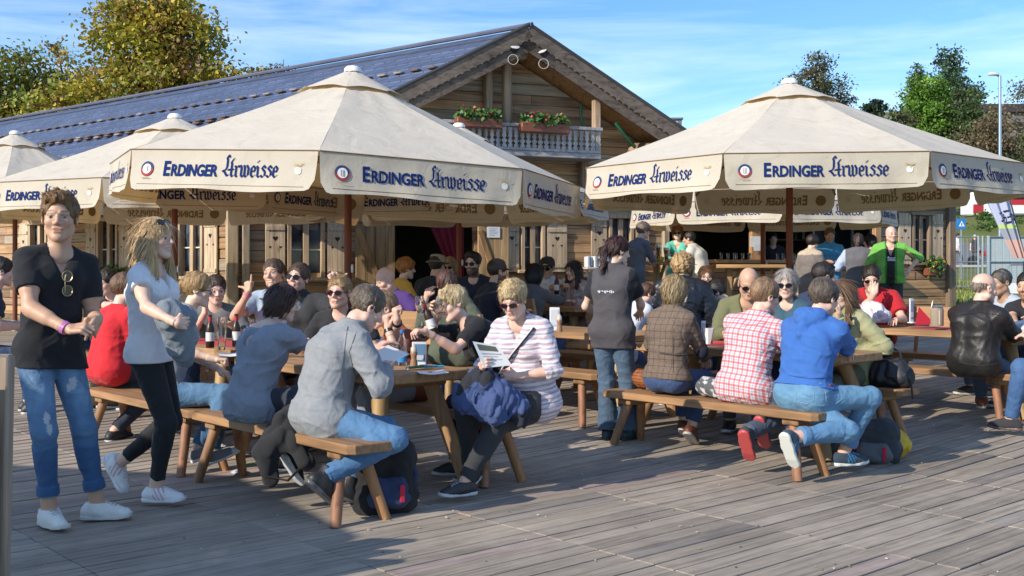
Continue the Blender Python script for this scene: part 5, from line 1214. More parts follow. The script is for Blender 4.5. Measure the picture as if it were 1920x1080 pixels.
def make_bench(L_=1.95, back=False):
    o = thing('bench', 'x', 'bench'); c = rnd.choice(WD); m = MB(); plank_top(m, L_, .31, .055, .46, .035, c); m.build('seat', 'wood_x', o, 30)
    for x in (.22, L_-.22): m = MB(tuple(k*.85 for k in c)); m.box((x, 0, .382), (.13, .25, .045), .008); m.build('batten', 'wood_y', o, 30)
    for x, sx in ((.22, -1), (L_-.22, 1)):
        for sy in (-1, 1): m = MB(tuple(k*rnd.uniform(.85, 1.1) for k in c)); m.tube([(x, sy*.075, .365), (x+sx*.09, sy*.165, 0)], [.037, .032], 8); m.build('leg', 'wood_z', o, 50)
    if back:
        m = MB(c); poly = [(0.1, 0), (L_-.1, 0), (L_-.05, .12), (L_-.12, .3), (.12, .3), (.05, .12)]; m.prism(poly, (0, -.19, .62), (1, 0, 0), (0, -.12, 1), (0, 1, 0), .035); m.build('backrest', 'wood_x', o, 30)
        for x in (.3, L_-.3): m = MB(c); m.tube([(x, -.13, .42), (x, -.20, .85)], .02, 8); m.build('back_post', 'wood_z', o)
    return o
def make_table(L_=2.0, w_=.74):
    o = thing('table', 'x', 'table'); c = rnd.choice(WD[:2]); m = MB(); plank_top(m, L_, w_, .06, .76, .09, c); m.build('tabletop', 'wood_x', o, 30)
    for x in (.28, L_-.28): m = MB(tuple(k*.8 for k in c)); m.box((x, 0, .675), (.12, w_-.16, .05), .01); m.build('batten', 'wood_y', o, 30)
    for x, sx in ((.28, -1), (L_-.28, 1)):
        for sy in (-1, 1): m = MB(tuple(k*rnd.uniform(.85, 1.1) for k in c)); m.tube([(x, sy*(w_/2-.17), .66), (x+sx*.20, sy*(w_/2-.02), 0)], [.056, .05], 8); m.build('leg', 'wood_z', o, 50)
    return o
B0, BB, T0 = make_bench(), make_bench(1.95, True), make_table()
used = set()
def place(proto, label, x, y, grp, ang=UA, dz=0., slope=True):
    o = proto if proto.name not in used else dup(proto)
    used.add(proto.name); o['label'] = label; o['group'] = grp; o.location = (x, y, gz(y)+dz); e = Vector((math.cos(ang), math.sin(ang)))*1.9
    o.rotation_euler = (0, 0, ang); return o
GB, GT = 'wooden beer garden benches', 'wooden beer garden tables'
def on(p, t_, off=0.): q = Vector((p[0], p[1], 0))+U*t_+V*off; return q.x, q.y
PA, PBn, PC, PD = (-.75, 5.95), (-2.03, 7.4), (.03, 7.05), (-1.39, 8.66)
place(B0, 'bench carrying the man in the grey blazer, nearest to the camera', *PA, GB)
place(B0, 'bench whose near end shows under the blonde with tied hair, left of the nearest bench', *PBn, GB)
place(B0, 'bench under the reading woman in the striped top', *PC, GB)
place(B0, 'bench under the two cheering men facing the camera', *PD, GB)
place(B0, 'long bench in the sun carrying tweed jacket, plaid shirt and blue hoodie', 2.1, 7.25, GB)
place(B0, 'bench with a black handbag on its near end, right of the blue hoodie', 3.05, 8.35, GB)
place(B0, 'empty bench just behind the waitress', .80, 9.2, GB)
place(B0, 'bench under the boy in white beyond the waitress', 1.75, 9.95, GB)
place(B0, 'bench under the bald man in the black leather jacket', 4.3, 9.15, GB)
place(BB, 'bench with backrest behind the man in the red shirt', 5.15, 9.95, GB)
place(BB, 'bench with backrest under the woman with the blonde curly mop', 1.95, 10.75, GB)
place(B0, 'bench under the woman in the lavender cardigan', 2.95, 11.75, GB)
place(BB, 'bench with backrest just behind the leaning blonde in black', -.35, 9.5, GB)
place(BB, 'bench with backrest near the man in the dark cap by the door', .15, 11.5, GB)
place(B0, 'bench under the dark haired woman in grey by the door', .55, 12.1, GB)
place(B0, 'bench under the woman with the pale scarf', 1.55, 13.1, GB)
TA, TB = (-.5, 6.85), (-1.92, 8.46)
place(T0, 'table nearest to the camera, with bottle, pepper mill and pamphlets', *TA, GT)
place(T0, 'table with red runner and beer bottles behind the grey top woman', *TB, GT)
place(T0, 'table of the plaid shirt and blue hoodie men', 2.58, 8.05, GT)
place(T0, 'bare table behind the waitress and the striped woman', 1.25, 9.5, GT)
place(T0, 'table on the right in front of the man in the red shirt', 4.72, 9.55, GT)
place(T0, 'table with red runner between curly mop and lavender cardigan', 2.45, 11.25, GT)
place(T0, 'table between the door and the leaning blonde', -.55, 11.0, GT)
place(T0, 'table between the grey backed woman and the pale scarf woman', 1.05, 12.6, GT)
place(T0, 'table with red cloth far left behind the couple', -2.9, 12.3, GT)
place(B0, 'bench in front of the red cloth table far left', -3.4, 11.8, GB)
place(T0, 'table half hidden behind the man in the black t-shirt', -3.6, 10.4, GT)
PZ = .42
m = MB((.27, .22, .17)); R_ = RX
pl = thing('bar_platform', 'low plank platform in front of the open bar', 'platform', (0, 0, 0)); tA_, tB_ = tw(1190), tw(1700)
for i in range(18): m.box(hp((tA_+tB_)/2, .40, .25+i*.16), (tB_-tA_, .15, .06), .006, RX, tuple(k*rnd.uniform(.8, 1.2) for k in (.27, .22, .17)))
m.build('boards', 'oldwood_x', pl); m = MB((.2, .16, .12)); m.box(hp((tA_+tB_)/2, .33, 3.02), (tB_-tA_-.2, .04, .15), .005, RX); m.build('edge_board', 'oldwood_x', pl)
for px0, px1, py, lb in ((1212, 1318, 490, 'high standing table on the left with yellow ashtray and beers'), (1338, 1497, 496, 'long high standing table in front of the open bar')):
    Y = 18.2; a, b = at(px0, py, Y), at(px1, py, Y); w_ = b.x-a.x; o = thing('standing_table', lb, 'table', ((a.x+b.x)/2, Y, PZ)); h_ = a.z-PZ; m = MB((.44, .27, .12)); m.box((0, 0, h_-.03), (w_, .45, .06), .01); m.build('tabletop', 'wood_x', o)
    for sx in (-1, 1): m = MB((.36, .22, .10)); m.box((sx*w_*.32, 0, h_/2-.03), (.10, .10, h_-.06), .008); m.tube([(sx*w_*.32, 0, h_-.5), (sx*w_*.18, 0, h_-.06)], .03, 6); m.build('leg', 'wood_z', o)
    m = MB((.3, .18, .09)); [m.box((sx*w_*.32, 0, .03), (.12, .5, .06), .01) for sx in (-1, 1)]; m.build('foot', 'wood_y', o)
# ---------------------------------------------------------------- people
BLK, DNM = (.012, .012, .015), (.055, .13, .27)
def T(**k): return k
# --- the standing couple
def tee(v, f): return np.tile(A(.011, .012, .016), (len(v), 1))
def rip(v, f):
    c = np.tile(A(.035, .095, .21), (len(v), 1)); s_ = f['s']
    for sd in (-1, 1):
        th = (f['HP'][sd]+f['KN'][sd])/2+A(0, .08, 0); m = np.clip(np.exp(-((v-th)**2).sum(1)/.022)*(.8+.4*wob(v*A(1, 1, .4), 60, 2)), 0, 1)[:, None]; c = c*(1-m*.75)+A(.22, .36, .52)*m*.75
        k = np.clip(np.exp(-((v-f['KN'][sd]-A(0, .03, .0))**2).sum(1)/.008), 0, 1)[:, None]; c = c*(1-k*.5)+A(.17, .30, .45)*k*.5
        e = f['KN'][sd]+(f['AN'][sd]-f['KN'][sd])*.80; c[(v[:, 2] < e[2]-.012) & (np.abs(v[:, 0]-f['AN'][sd][0]) < .14) & (v[:, 1] > -9)] = A(.13, .22, .33)
    for q, r_ in ((f['KN'][1]+A(.0, .07, .08), .020), (f['KN'][1]+A(-.01, .07, .02), .016), (f['HP'][-1]+A(-.02, .10, -.17), .018), (f['HP'][-1]+A(-.0, .10, -.20), .012)):
        m = ((v-q)*A(1, .4, .55)); m = (m**2).sum(1) < r_*r_*(1+.7*wob(v, 160, 1))
        c[m] = A(.42, .45, .48)
    return c
p1 = person('man in a black v-neck t-shirt and ripped blue jeans standing with clasped hands', 6.0, 112, 142, sit=False, hy=359, ht=1.83, w=.89, arm=1.06, lean=1, bend=3, side=-6, head=(22, 2, 0), hsize=1.08, skin='tan', haircol=(.17, .09, .035), hair='quiff', smile=.54, beard=.06, beardcol=A(.2, .11, .06),
    ra=('px', 128, 618, 5.72), la=('px', 184, 598, 5.86), re=(.9, -.6, -.5), le=(-.25, -.8, -.9), rd=(-.75, .6, .1), ld=(.5, .5, -.6), rh='hold', lh='fist', rp=(0, -.6, -.8), lp=(.8, -.5, -.2), rf=('px', 92, 985, 5.94), lf=('px', 182, 972, 6.12), rt=(-8, 0), lt=(-58, 0),
    top=T(col=tee, neck='v', vd=.13, sl=.62, hem=-.10, off=.010, wr=.005, flr=.004), bot=T(col=rip, cuff=1, t=1.82, off=.006, wr=.004), leg=.98, shoe=T(col=(.72, .70, .66), sole=(.62, .60, .56), mat='cloth', lace=(.36, .35, .34), toe=(.75, .74, .7)), band={1: ((.5, .16, .42), 'wristband')})
p2 = person('smiling blonde woman in white t-shirt and black ripped jeans hugging a grey jacket', 6.45, 293, 96, sit=False, hy=408, fem=True, ht=1.70, w=.93, lean=0, bend=3, twist=8, head=(2, 0, 3), haircol=(.60, .42, .22), roots=(.36, .23, .11), hair='long', smile=1., glasses='ontop', skin='fair',
    ra=('px', 330, 606, 6.0), la=('px', 316, 600, 6.26), re=(.6, -.8, -.7), le=(-.9, -.1, -.5), rd=(-.9, .35, -.05), ld=(.9, .3, 0), rp=(0, -1, 0), lp=(0, -1, 0), rh='relax', rf=('px', 292, 940, 6.5), lf=('px', 226, 892, 6.62), rt=(-2, 0), lt=(8, 58), lk=(-.1, 1, .2),
    top=T(col=(.74, .74, .77), neck='v', vd=.16, sl=.42, hem=-.055, off=.012, wr=.0055, loose=.0), bot=T(col=(.010, .011, .014), mat='denim', fade=.12, t=1.86, off=.004, wr=.004), shoe=T(col=(.78, .77, .78), sole=(.74, .73, .73), stripe=(.62, .38, .42), lace=(.6, .6, .6), mat='cloth'), band={-1: ((.6, .25, .5), 'wristband')})
# --- the nearest table
p3 = person('man in a light grey blazer and blue jeans seen from behind at the nearest table', 6.32, 690, 54, hy=536, w=1.02, ht=1.80, lean=17, bend=22, head=(6, 32, 0), haircol=(.11, .085, .06), roots=(.28, .25, .22), hair='short', skin='pink', fat=.004,
    ra=('px', 722, 690, 6.42), la=('px', 700, 655, 6.85), re=(1., -.55, -.6), le=(-.6, -.2, -.9), rh='hold', rf=('px', 610, 925, 6.0), lf=('px', 655, 938, 6.25), rt=(-4, 42), lt=(8, 22), rk=(.4, 1, .5), lk=(-.2, 1, .6),
    top=T(kind='blazer', col=(.235, .25, .27), mat='heather', neck='collar', sl=1.93, hem=-.17, off=.022, wr=.007, flr=.008, skirt=.10), bot=T(col=(.06, .15, .30)), shoe=T(col=(.018, .018, .02), sole=(.10, .10, .10), high=.05))
p4 = person('dark haired woman in a loose grey low-backed top sitting with her back turned', 6.85, 532, 40, hy=532, fem=True, w=1.0, lean=14, bend=14, side=4, head=(26, 14, 4), haircol=(.06, .032, .026), roots=(.13, .05, .045), hair='bob', skin='fair',
    ra=('px', 640, 665, 7.35), la=('px', 560, 650, 7.4), re=(.8, -.4, -.7), rf=('px', 528, 882, 6.75), lf=('px', 556, 880, 6.55), rt=(10, 0), lt=(4, 58), rk=(.3, 1, .6),
    top=T(kind='top', col=(.25, .28, .34), mat='heather', neck='backv', sl=.62, hem=-.12, off=.018, wr=.009, flr=.006), bot=T(col=(.03, .035, .05), mat='cloth'), shoe=T(col=(.012, .012, .014), sole=(.7, .7, .7), mat='cloth'))
p7 = person('blonde woman in a striped top and sunglasses reading a leaflet on the bench end', 7.05, 962, 213, hy=527, fem=True, w=1.1, ht=1.66, lean=9, bend=16, side=0, head=(-12, 24, 4), haircol=(.52, .40, .22), roots=(.25, .17, .09), hair='wavy', skin='pink', fat=.003, glasses='red', belly=.05,
    ra=('px', 905, 690, 6.72), la=('px', 968, 706, 6.78), re=(.7, -.3, -.8), le=(-.8, -.4, -.6), rd=(-.5, .7, .5), ld=(.9, .45, .1), rh='hold', lh='hold', rp=(-.5, -.7, 0), lp=(.5, -.7, 0), rf=('px', 884, 905, 7.0), lf=('px', 872, 928, 6.62), rt=(0, 20), lt=(28, 0), rk=(.1, .8, .8), lk=(0, .8, .8),
    top=T(mat='stripe', neck='v', vd=.11, sl=1.25, hem=-.16, off=.016, wr=.006, flr=.016), bot=T(col=(.030, .032, .036), mat='cloth', wr=.007, t=1.95), shoe=T(col=(.03, .03, .035), sole=(.55, .55, .55), lace=(.4, .4, .4)))
p8 = person('blonde woman in black leaning far forward holding two empty wine glasses', 7.6, 850, 238, hy=507, fem=True, w=1.1, lean=34, bend=10, side=16, head=(4, 14, 10), haircol=(.56, .44, .25), roots=(.28, .2, .1), hair='wavy', skin='pink', glasses='ontop', smile=.6,
    la=('px', 800, 622, 7.15), ra=('px', 826, 588, 7.5), le=(-.3, .1, -1), re=(.8, -.2, -.6), ld=(.2, .95, .15), rd=(.3, .5, .5), lh='grip', rh='grip', lp=(0, -.3, -1), rp=(-1, 0, 0), top=T(col=(.013, .013, .016), neck='v', vd=.09, sl=.72, hem=-.14, wr=.006), bot=T(col=(.02, .022, .03), mat='cloth'))
p9 = person('blond young man in red sunglasses facing the camera beyond the grey blazer', 8.6, 636, 196, hy=516, head=(-2, 2, -3), lean=10, haircol=(.30, .19, .085), roots=(.42, .3, .15), hair='messy', skin='pink', glasses='red', beard=.25, beardcol=A(.32, .18, .09), top=T(col=(.018, .018, .022), neck='crew'), bot=T(col=(.03, .04, .07)))
p10 = person('person with a dark smart watch propping the chin, hidden behind the grey blazer man', 7.95, 716, 245, hy=546, w=.86, lean=20, bend=20, head=(0, 14, 0), haircol=(.30, .19, .10), hair='short', skin='pink', ra=('px', 745, 602, 7.55), la=('px', 728, 615, 7.6), re=(.6, -.1, -1), le=(-.6, 0, -1), rd=(0, .2, 1), ld=(0, .2, 1), rh='fist', lh='fist', rp=(0, -1, 0), lp=(0, -1, 0), top=T(col=(.22, .05, .025), sl=.6, slr=.6), bot=T(col=(.25, .26, .3), mat='cloth'), band={1: ((.012, .012, .016), 'watch'), -1: ((.012, .012, .016), 'watch')})
p5 = person('blonde woman with hair tied back in a grey top, beside the white t-shirt woman', 7.55, 372, 70, hy=511, fem=True, lean=12, bend=12, head=(10, 10, 0), haircol=(.36, .23, .10), roots=(.2, .12, .05), hair='bun', thick=.004, skin='fair', ra=('px', 404, 674, 7.25), la=('px', 410, 692, 7.75), re=(.8, -.3, -.8), rh='fist', rd=(.1, 1, -.05), lh='relax', rf=('px', 398, 868, 7.3), lf=('px', 372, 862, 7.55), rt=(5, -20), lt=(0, -20), rk=(.2, 1, .6), glasses='glasses', top=T(col=(.27, .29, .32), mat='heather', neck='v', sl=.45, hem=-.14, loose=.0), bot=T(col=(.06, .14, .26)), shoe=T(col=(.22, .23, .25), sole=(.7, .7, .7), mat='cloth', toe=(.7, .7, .7)))
p6 = person('person in a bright red t-shirt sitting behind the white t-shirt woman', 8.75, 236, 40, hy=512, lean=8, head=(20, 5, 0), haircol=(.16, .09, .05), hair='short', skin='pink', ra=('px', 268, 660, 9.0), top=T(col=(.56, .016, .025), sl=.65, hem=-.16, flr=.02, wr=.006), bot=T(col=(.02, .025, .045)), lf=('px', 215, 828, 8.7), shoe=T(col=(.015, .015, .02)))
p11 = person('laughing man in a pale blue shirt making a hang loose sign', 9.3, 513, 200, hy=485, lean=4, side=-8, head=(-8, -4, 8), haircol=(.09, .05, .03), hair='short', skin='tan', smile=1., ra=('px', 466, 548, 9.0), la=('px', 590, 590, 9.5), re=(.7, .2, -1), rd=(.1, -.1, 1), rp=(-.3, -1, 0), rh='shaka', top=T(col=(.30, .38, .48), sl=.65, neck='crew'), bot=T(col=DNM), band={1: ((.6, .2, .3), 'wristband')})
p12 = person('man in black sunglasses and dark shirt stretching out a thumbs up', 9.25, 559, 190, hy=492, lean=4, side=10, head=(6, -6, -6), haircol=(.07, .04, .025), hair='short', skin='pink', glasses='sun', smile=.4, beard=.35, la=('px', 628, 532, 8.95), le=(-.4, -.1, -1), ld=(.15, .1, 1), lp=(.6, -.7, 0), lh='thumb', ra=('px', 520, 600, 9.4), top=T(col=(.030, .032, .036), sl=.62, neck='collar'), bot=T(col=(.03, .04, .06)), band={-1: (BLK, 'wristband')})
p36 = person('person in a dark grey shirt behind the blonde with tied hair', 9.9, 405, 175, hy=530, head=(-20, 12, 0), haircol=(.05, .03, .02), skin='pink', ra=('px', 384, 590, 9.5), re=(.5, .1, -1), rd=(0, 0, 1), rh='grip', top=T(col=(.13, .135, .14)))
# --- waitress and the plaid table
def gilet(v, f): c = np.tile(A(.068, .063, .07), (len(v), 1)); x = np.abs((v-f['W']) @ f['Rt']); z = (v-f['W']) @ f['d2']; c[(x > .165*f['s']) & (z > .02)] = A(.012, .013, .018); return c
p22 = person('dark haired waitress with ponytail in a dark grey waistcoat standing with her back turned', 8.65, 1160, 28, sit=False, hy=443, fem=True, ht=1.68, w=1.02, lean=2, bend=6, head=(38, 12, 0), haircol=(.045, .018, .015), roots=(.09, .03, .025), hair='pony', skin='fair', ra=('px', 1200, 585, 8.95), la=('px', 1130, 590, 9.0), re=(.7, -.7, -.5), rf=('px', 1178, 833, 8.72), lf=('px', 1140, 832, 8.75), rt=(18, 0), lt=(-8, 0),
    top=T(kind='waistcoat', col=gilet, neck='collar', sl=.62, hem=-.15, off=.014, flr=.004, wr=.006), bot=T(col=(.055, .095, .15), flare=.035, t=1.99, off=.010), shoe=T(col=(.02, .04, .05), sole=(.03, .03, .03)))
p13 = person('blonde woman in a brown tweed jacket with elbow patches seen from behind', 8.25, 1268, 44, hy=517, fem=True, w=1.02, lean=6, bend=8, head=(6, 6, 0), haircol=(.46, .35, .19), roots=(.20, .13, .06), hair='bob', thick=.006, skin='fair', ra=('px', 1322, 672, 8.5), la=('px', 1262, 640, 8.7), re=(.9, -.8, -.5), rf=('px', 1296, 822, 8.45), lf=('px', 1282, 810, 8.7), rt=(-14, 30), lt=(-30, 20), top=T(kind='jacket', mat='tweed', neck='collar', sl=1.93, hem=-.01, off=.016, wr=.005, flr=.004), bot=T(col=(.03, .06, .15), cuff=1, t=1.86), shoe=T(col=(.11, .03, .015), sole=(.4, .38, .36)))
p14 = person('man in a red and white plaid shirt seen from behind, turned to the right', 7.78, 1436, 42, hy=521, w=1.06, ht=1.80, lean=12, bend=14, side=5, head=(30, 10, 4), haircol=(.20, .125, .07), roots=(.32, .2, .12), hair='short', skin='pink', glasses='sun', ra=('px', 1480, 655, 8.0), la=('px', 1440, 660, 8.3), re=(.9, -.3, -.7), rf=('px', 1434, 812, 7.55), lf=('px', 1402, 836, 7.42), rt=(-6, 60), lt=(-14, 56), rk=(.3, 1, .5), lk=(-.1, 1, .4), top=T(mat='plaid', neck='collar', sl=.72, hem=-.12, off=.014, wr=.007, flr=.006), bot=T(col=(.045, .065, .10)), shoe=T(col=(.04, .04, .05), sole=(.50, .075, .075), mat='cloth'))
p15 = person('man in a bright blue hoodie and jeans seen from behind at the bench end', 7.38, 1546, 50, hy=523, w=1.06, ht=1.80, lean=15, bend=14, head=(4, 16, 0), haircol=(.085, .065, .05), roots=(.16, .13, .10), hair='short', thick=.004, skin='pink', ra=('px', 1592, 665, 7.9), la=('px', 1530, 650, 8.0), re=(.9, -.5, -.6), rf=('px', 1582, 872, 7.55), lf=('px', 1486, 846, 7.08), rt=(28, 0), lt=(-6, 62), rk=(.6, 1, .5), lk=(-.2, 1, .4), top=T(kind='hoodie', col=(.035, .125, .40), neck='hood', sl=1.93, hem=.05, off=.018, wr=.009, flr=.0), bot=T(col=(.085, .20, .36), cuff=1, t=1.86), shoe=T(col=(.03, .05, .08), sole=(.62, .64, .60), lace=(.03, .32, .55), stripe=(.02, .22, .45), mat='cloth'))
p16 = person('bald man in sunglasses and an olive cardigan looking down', 9.35, 1404, 196, hy=502, w=1.05, lean=12, bend=16, head=(-10, 26, 0), hair='fringe', haircol=(.22, .2, .18), skin='tan', glasses='sun', ra=('px', 1362, 625, 8.9), top=T(kind='cardigan', col=(.15, .155, .075), sl=1.9, neck='v', vd=.2, off=.02), bot=T(col=(.05, .06, .08)))
p17 = person('brown haired woman in a khaki jacket behind the blue hoodie, hand at her face', 8.7, 1578, 245, hy=524, fem=True, lean=12, head=(-6, 8, 0), haircol=(.11, .06, .03), roots=(.17, .1, .05), hair='long', skin='fair', ra=('px', 1573, 590, 8.35), re=(.3, .2, -1), rd=(0, 0, 1), rh='grip', la=('px', 1610, 665, 8.6), top=T(kind='jacket', col=(.30, .30, .17), sl=1.93, neck='collar', off=.022, wr=.007), bot=T(col=(.10, .12, .08), mat='cloth'), glasses='glasses')
p18 = person('grey haired woman in sunglasses and teal top, half behind the plaid shirt man', 9.0, 1474, 215, hy=505, fem=True, head=(-14, 8, 0), haircol=(.30, .28, .27), hair='bob', skin='fair', glasses='sun', top=T(col=(.035, .09, .13), sl=1.9))
p46 = person('dark haired man in navy with sunglasses pushed up, behind the blue hoodie man', 9.9, 1546, 60, hy=492, head=(20, 8, 0), haircol=(.02, .014, .012), hair='short', skin='tan', glasses='ontop', top=T(col=(.02, .035, .08), sl=1.9, neck='collar'))
p19 = person('boy in a white shirt bending over the table right of the waitress', 10.3, 1214, 60, hy=524, ht=1.35, seat=.44, lean=22, bend=20, head=(10, 20, 0), haircol=(.09, .04, .022), hair='short', thick=.004, skin='pink', ra=('px', 1238, 625, 10.6), top=T(col=(.55, .58, .68), sl=.8))
p20 = person('person with a big blonde curly mop in a black puffer jacket', 10.8, 1280, 20, hy=478, head=(0, 5, 0), haircol=(.36, .23, .11), roots=(.5, .36, .18), hair='curly', thick=.012, skin='fair', w=1.1, top=T(kind='puffer_jacket', col=(.013, .016, .024), mat='puffer', sl=1.9, off=.05, neck='collar', wr=.012))
p20b = person('person in a black leather jacket with red trim beside the curly mop', 10.9, 1342, 300, hy=532, head=(-20, 34, 0), lean=30, bend=20, haircol=(.02, .015, .015), hair='short', skin='fair', w=1.0, top=T(kind='leather_jacket', col=lambda v, f: np.where((np.abs((v-f['C']) @ f['d2']-.02) < .022)[:, None], A(.45, .012, .02), A(.012, .013, .018)), mat='leather', sl=1.9, off=.03, neck='collar', wr=.008))
p21 = person('woman with short brown hair and glasses in a lavender cardigan', 12.3, 1324, 196, hy=499, fem=True, head=(-10, 6, 0), haircol=(.10, .05, .028), roots=(.17, .09, .04), hair='bob', skin='fair', glasses='glasses', w=1.0, top=T(kind='cardigan', col=(.30, .27, .50), sl=1.9, neck='v'))
# --- centre back
p23 = person('bald man in a purple shirt reaching over the table', 11.2, 722, 232, hy=501, w=1.1, lean=22, bend=16, head=(4, 22, 0), hair='bald', skin='pink', la=('px', 800, 556, 10.9), ra=('px', 735, 580, 10.7), le=(-.9, -.2, -.4), top=T(col=(.06, .025, .16), sl=.75), fat=.006)
p24 = person('orange haired woman in a yellow top seen from behind', 12.3, 762, 48, hy=484, fem=True, head=(25, 6, 0), haircol=(.38, .15, .03), roots=(.15, .06, .02), hair='messy', thick=.012, skin='fair', top=T(col=(.60, .34, .06), sl=1.2))
p25 = person('brown haired man in an olive green t-shirt, his back to the camera', 9.75, 838, 10, hy=508, lean=14, side=-14, head=(10, 10, 6), haircol=(.09, .04, .03), hair='messy', skin='pink', w=1.1, top=T(col=(.095, .11, .075), sl=.75), ra=(.3, .3, .75))
p26 = person('person wearing a light grey flat hat in front of the dark doorway', 12.8, 820, 30, hy=478, haircol=(.04, .03, .02), hair='short', skin='fair', hat=(.33, .29, .25), top=T(col=(.02, .025, .035), sl=1.9))
p27 = person('blonde woman in sunglasses facing the camera in front of the dark doorway', 13.6, 842, 190, hy=482, fem=True, haircol=(.35, .25, .13), hair='bob', glasses='sun', skin='fair', top=T(col=(.02, .02, .025), sl=1.9))
p28 = person('bearded dark haired man in sunglasses and a navy shirt beside the curtain', 12.3, 886, 206, hy=472, w=1.05, haircol=(.014, .011, .010), hair='quiff', glasses='sun', skin='pink', beard=.85, beardcol=A(.02, .014, .012), head=(-4, 4, 0), ra=(.12, .3, .8), top=T(col=(.012, .016, .035), sl=.65))
p29 = person('bearded man in a dark grey cap and black shirt seen from the side', 11.6, 934, 62, hy=486, w=1.05, haircol=(.035, .02, .015), hair='short', beard=.8, cap=(.075, .06, .055), skin='tan', head=(4, 6, 0), top=T(col=(.012, .014, .026), sl=.65), ra=(.2, .36, .78))
p30 = person('black haired woman in a grey top seen from behind by the bare table', 11.9, 1004, 40, hy=496, fem=True, haircol=(.010, .010, .013), hair='bob', thick=.008, skin='tan', w=1.0, top=T(col=(.085, .09, .10), sl=1.9, off=.02), ra=('px', 1060, 565, 12.3))
p31 = person('man in a white shirt, black sunglasses and dark cap', 13.4, 1026, 200, hy=482, haircol=(.02, .015, .012), hair='short', cap=(.03, .03, .032), glasses='sun', skin='tan', top=T(col=(.68, .68, .73), sl=1.2, neck='collar'), ra=('px', 1058, 535, 12.9), rh='grip')
p32 = person('long dark haired woman with a pale pink scarf facing left', 13.2, 1074, 226, hy=489, fem=True, haircol=(.014, .010, .010), hair='long', skin='pink', smile=.5, top=T(kind='wrap', col=(.42, .34, .33), sl=1.9, off=.03, wr=.01, neck='v'), bot=T(col=(.45, .36, .34), mat='cloth'), head=(-4, 6, 0))
p32b = person('child in a blue and yellow jacket behind the pale scarf woman', 14.3, 1098, 60, hy=520, ht=1.3, haircol=(.05, .03, .02), hair='short', skin='fair', top=T(col=lambda v, f: np.where((np.abs((v-f['C']) @ f['Rt']) < .05)[:, None], A(.55, .45, .08), A(.06, .25, .50)), sl=1.9))
# --- left back
p33 = person('dark clothed person cut by the left picture edge', 9.8, 4, 60, hy=482, haircol=(.02, .015, .013), hair='short', skin='pink', top=T(col=(.02, .03, .055), sl=.7), bot=T(col=(.03, .06, .12)))
p34 = person('person in a dark shirt half hidden between the standing man and the red t-shirt', 11.2, 200, 200, hy=520, haircol=(.03, .02, .015), hair='short', skin='pink', ra=('px', 232, 570, 10.6), top=T(col=(.035, .04, .05), sl=.7), head=(10, 15, 0))
p35 = person('person in a patterned navy and grey jersey behind the red t-shirt', 10.4, 262, 215, hy=530, haircol=(.05, .03, .02), hair='short', skin='pink', top=T(col=lambda v, f: np.where((wob(v, 45, 2) > .1)[:, None], A(.30, .33, .38), A(.03, .045, .09)), sl=.7), lean=22)
# --- at the bar
dzb = PZ-gz(18)
p37 = person('man with tousled greying hair in a grey jumper clinking a beer at the high table', 17.7, 1207, 62, sit=False, hy=417, dz=dzb, haircol=(.13, .10, .08), roots=(.25, .2, .16), hair='messy', thick=.008, skin='pink', glasses='glasses', head=(12, 10, 0), lean=8, bend=10, ra=('px', 1226, 473, 17.9), la=('px', 1212, 492, 18.0), rh='grip', rd=(.2, 1, .1), top=T(col=(.10, .115, .15), sl=1.3, hem=-.1), bot=T(col=(.05, .07, .12)))
p38 = person('woman in sunglasses and a turquoise top holding a beer at the high table', 18.6, 1270, 192, sit=False, hy=422, dz=dzb, fem=True, haircol=(.20, .07, .025), hair='bob', skin='fair', glasses='sun', smile=.6, ra=('px', 1252, 477, 18.1), la=('px', 1262, 487, 18.0), rh='grip', rd=(0, 1, .2), top=T(col=(.10, .48, .40), sl=.8, neck='v'), bot=T(col=(.02, .10, .09), mat='cloth'))
p39 = person('dark haired man in a cream jacket leaning over the high table', 17.9, 1292, 300, sit=False, hy=434, dz=dzb, lean=16, bend=16, head=(-6, 6, 0), haircol=(.015, .012, .012), hair='short', skin='tan', w=1.05, la=('px', 1262, 490, 17.9), ra=('px', 1268, 488, 18.2), top=T(kind='jacket', col=(.58, .56, .48), sl=1.9, hem=-.16, neck='collar', off=.03), bot=T(col=(.03, .035, .05)))
p39b = person('barman in dark clothes behind the counter in the shade', 24., 1450, 185, sit=False, hy=436, dz=.0, haircol=(.03, .02, .015), skin='tan', top=T(col=(.015, .015, .02)))
p40 = person('dark haired woman in a grey-brown coat with pale collar seen from behind', 17.2, 1524, 38, sit=False, hy=441, dz=dzb-.1, fem=True, haircol=(.02, .012, .010), hair='short', thick=.012, skin='fair', head=(24, 14, 0), top=T(kind='coat', col=lambda v, f: np.where((((v-f['N']) @ f['d3' if 'd3' in f else 'd2']) > -.05)[:, None], A(.45, .38, .28), A(.17, .15, .14)), sl=1.9, hem=-.3, neck='collar', off=.03, skirt=.2), bot=T(col=(.02, .02, .03)))
p41 = person('bearded man in a light blue polo shirt smiling at the group by the bar', 18.2, 1556, 180, sit=False, hy=427, dz=dzb, haircol=(.10, .07, .05), skin='tan', beard=.6, beardcol=A(.25, .22, .2), smile=.6, head=(6, 12, 0), w=1.05, top=T(col=(.06, .30, .55), sl=.8, neck='collar'), ra=('px', 1548, 490, 17.9), la=('px', 1575, 490, 17.9))
p42 = person('brown haired person in a grey gilet over a light blue shirt seen from behind', 17.0, 1609, 20, sit=False, hy=438, dz=dzb, haircol=(.07, .045, .035), hair='bob', skin='pink', w=1.05, top=T(kind='gilet', col=lambda v, f: np.where((np.abs((v-f['W']) @ f['Rt']) > .19)[:, None], A(.40, .48, .68), A(.115, .115, .13)), sl=1.9, hem=-.15, off=.03), bot=T(col=(.09, .12, .18)), ra=(.25, .25, 1.02), la=(-.25, .25, 1.05))
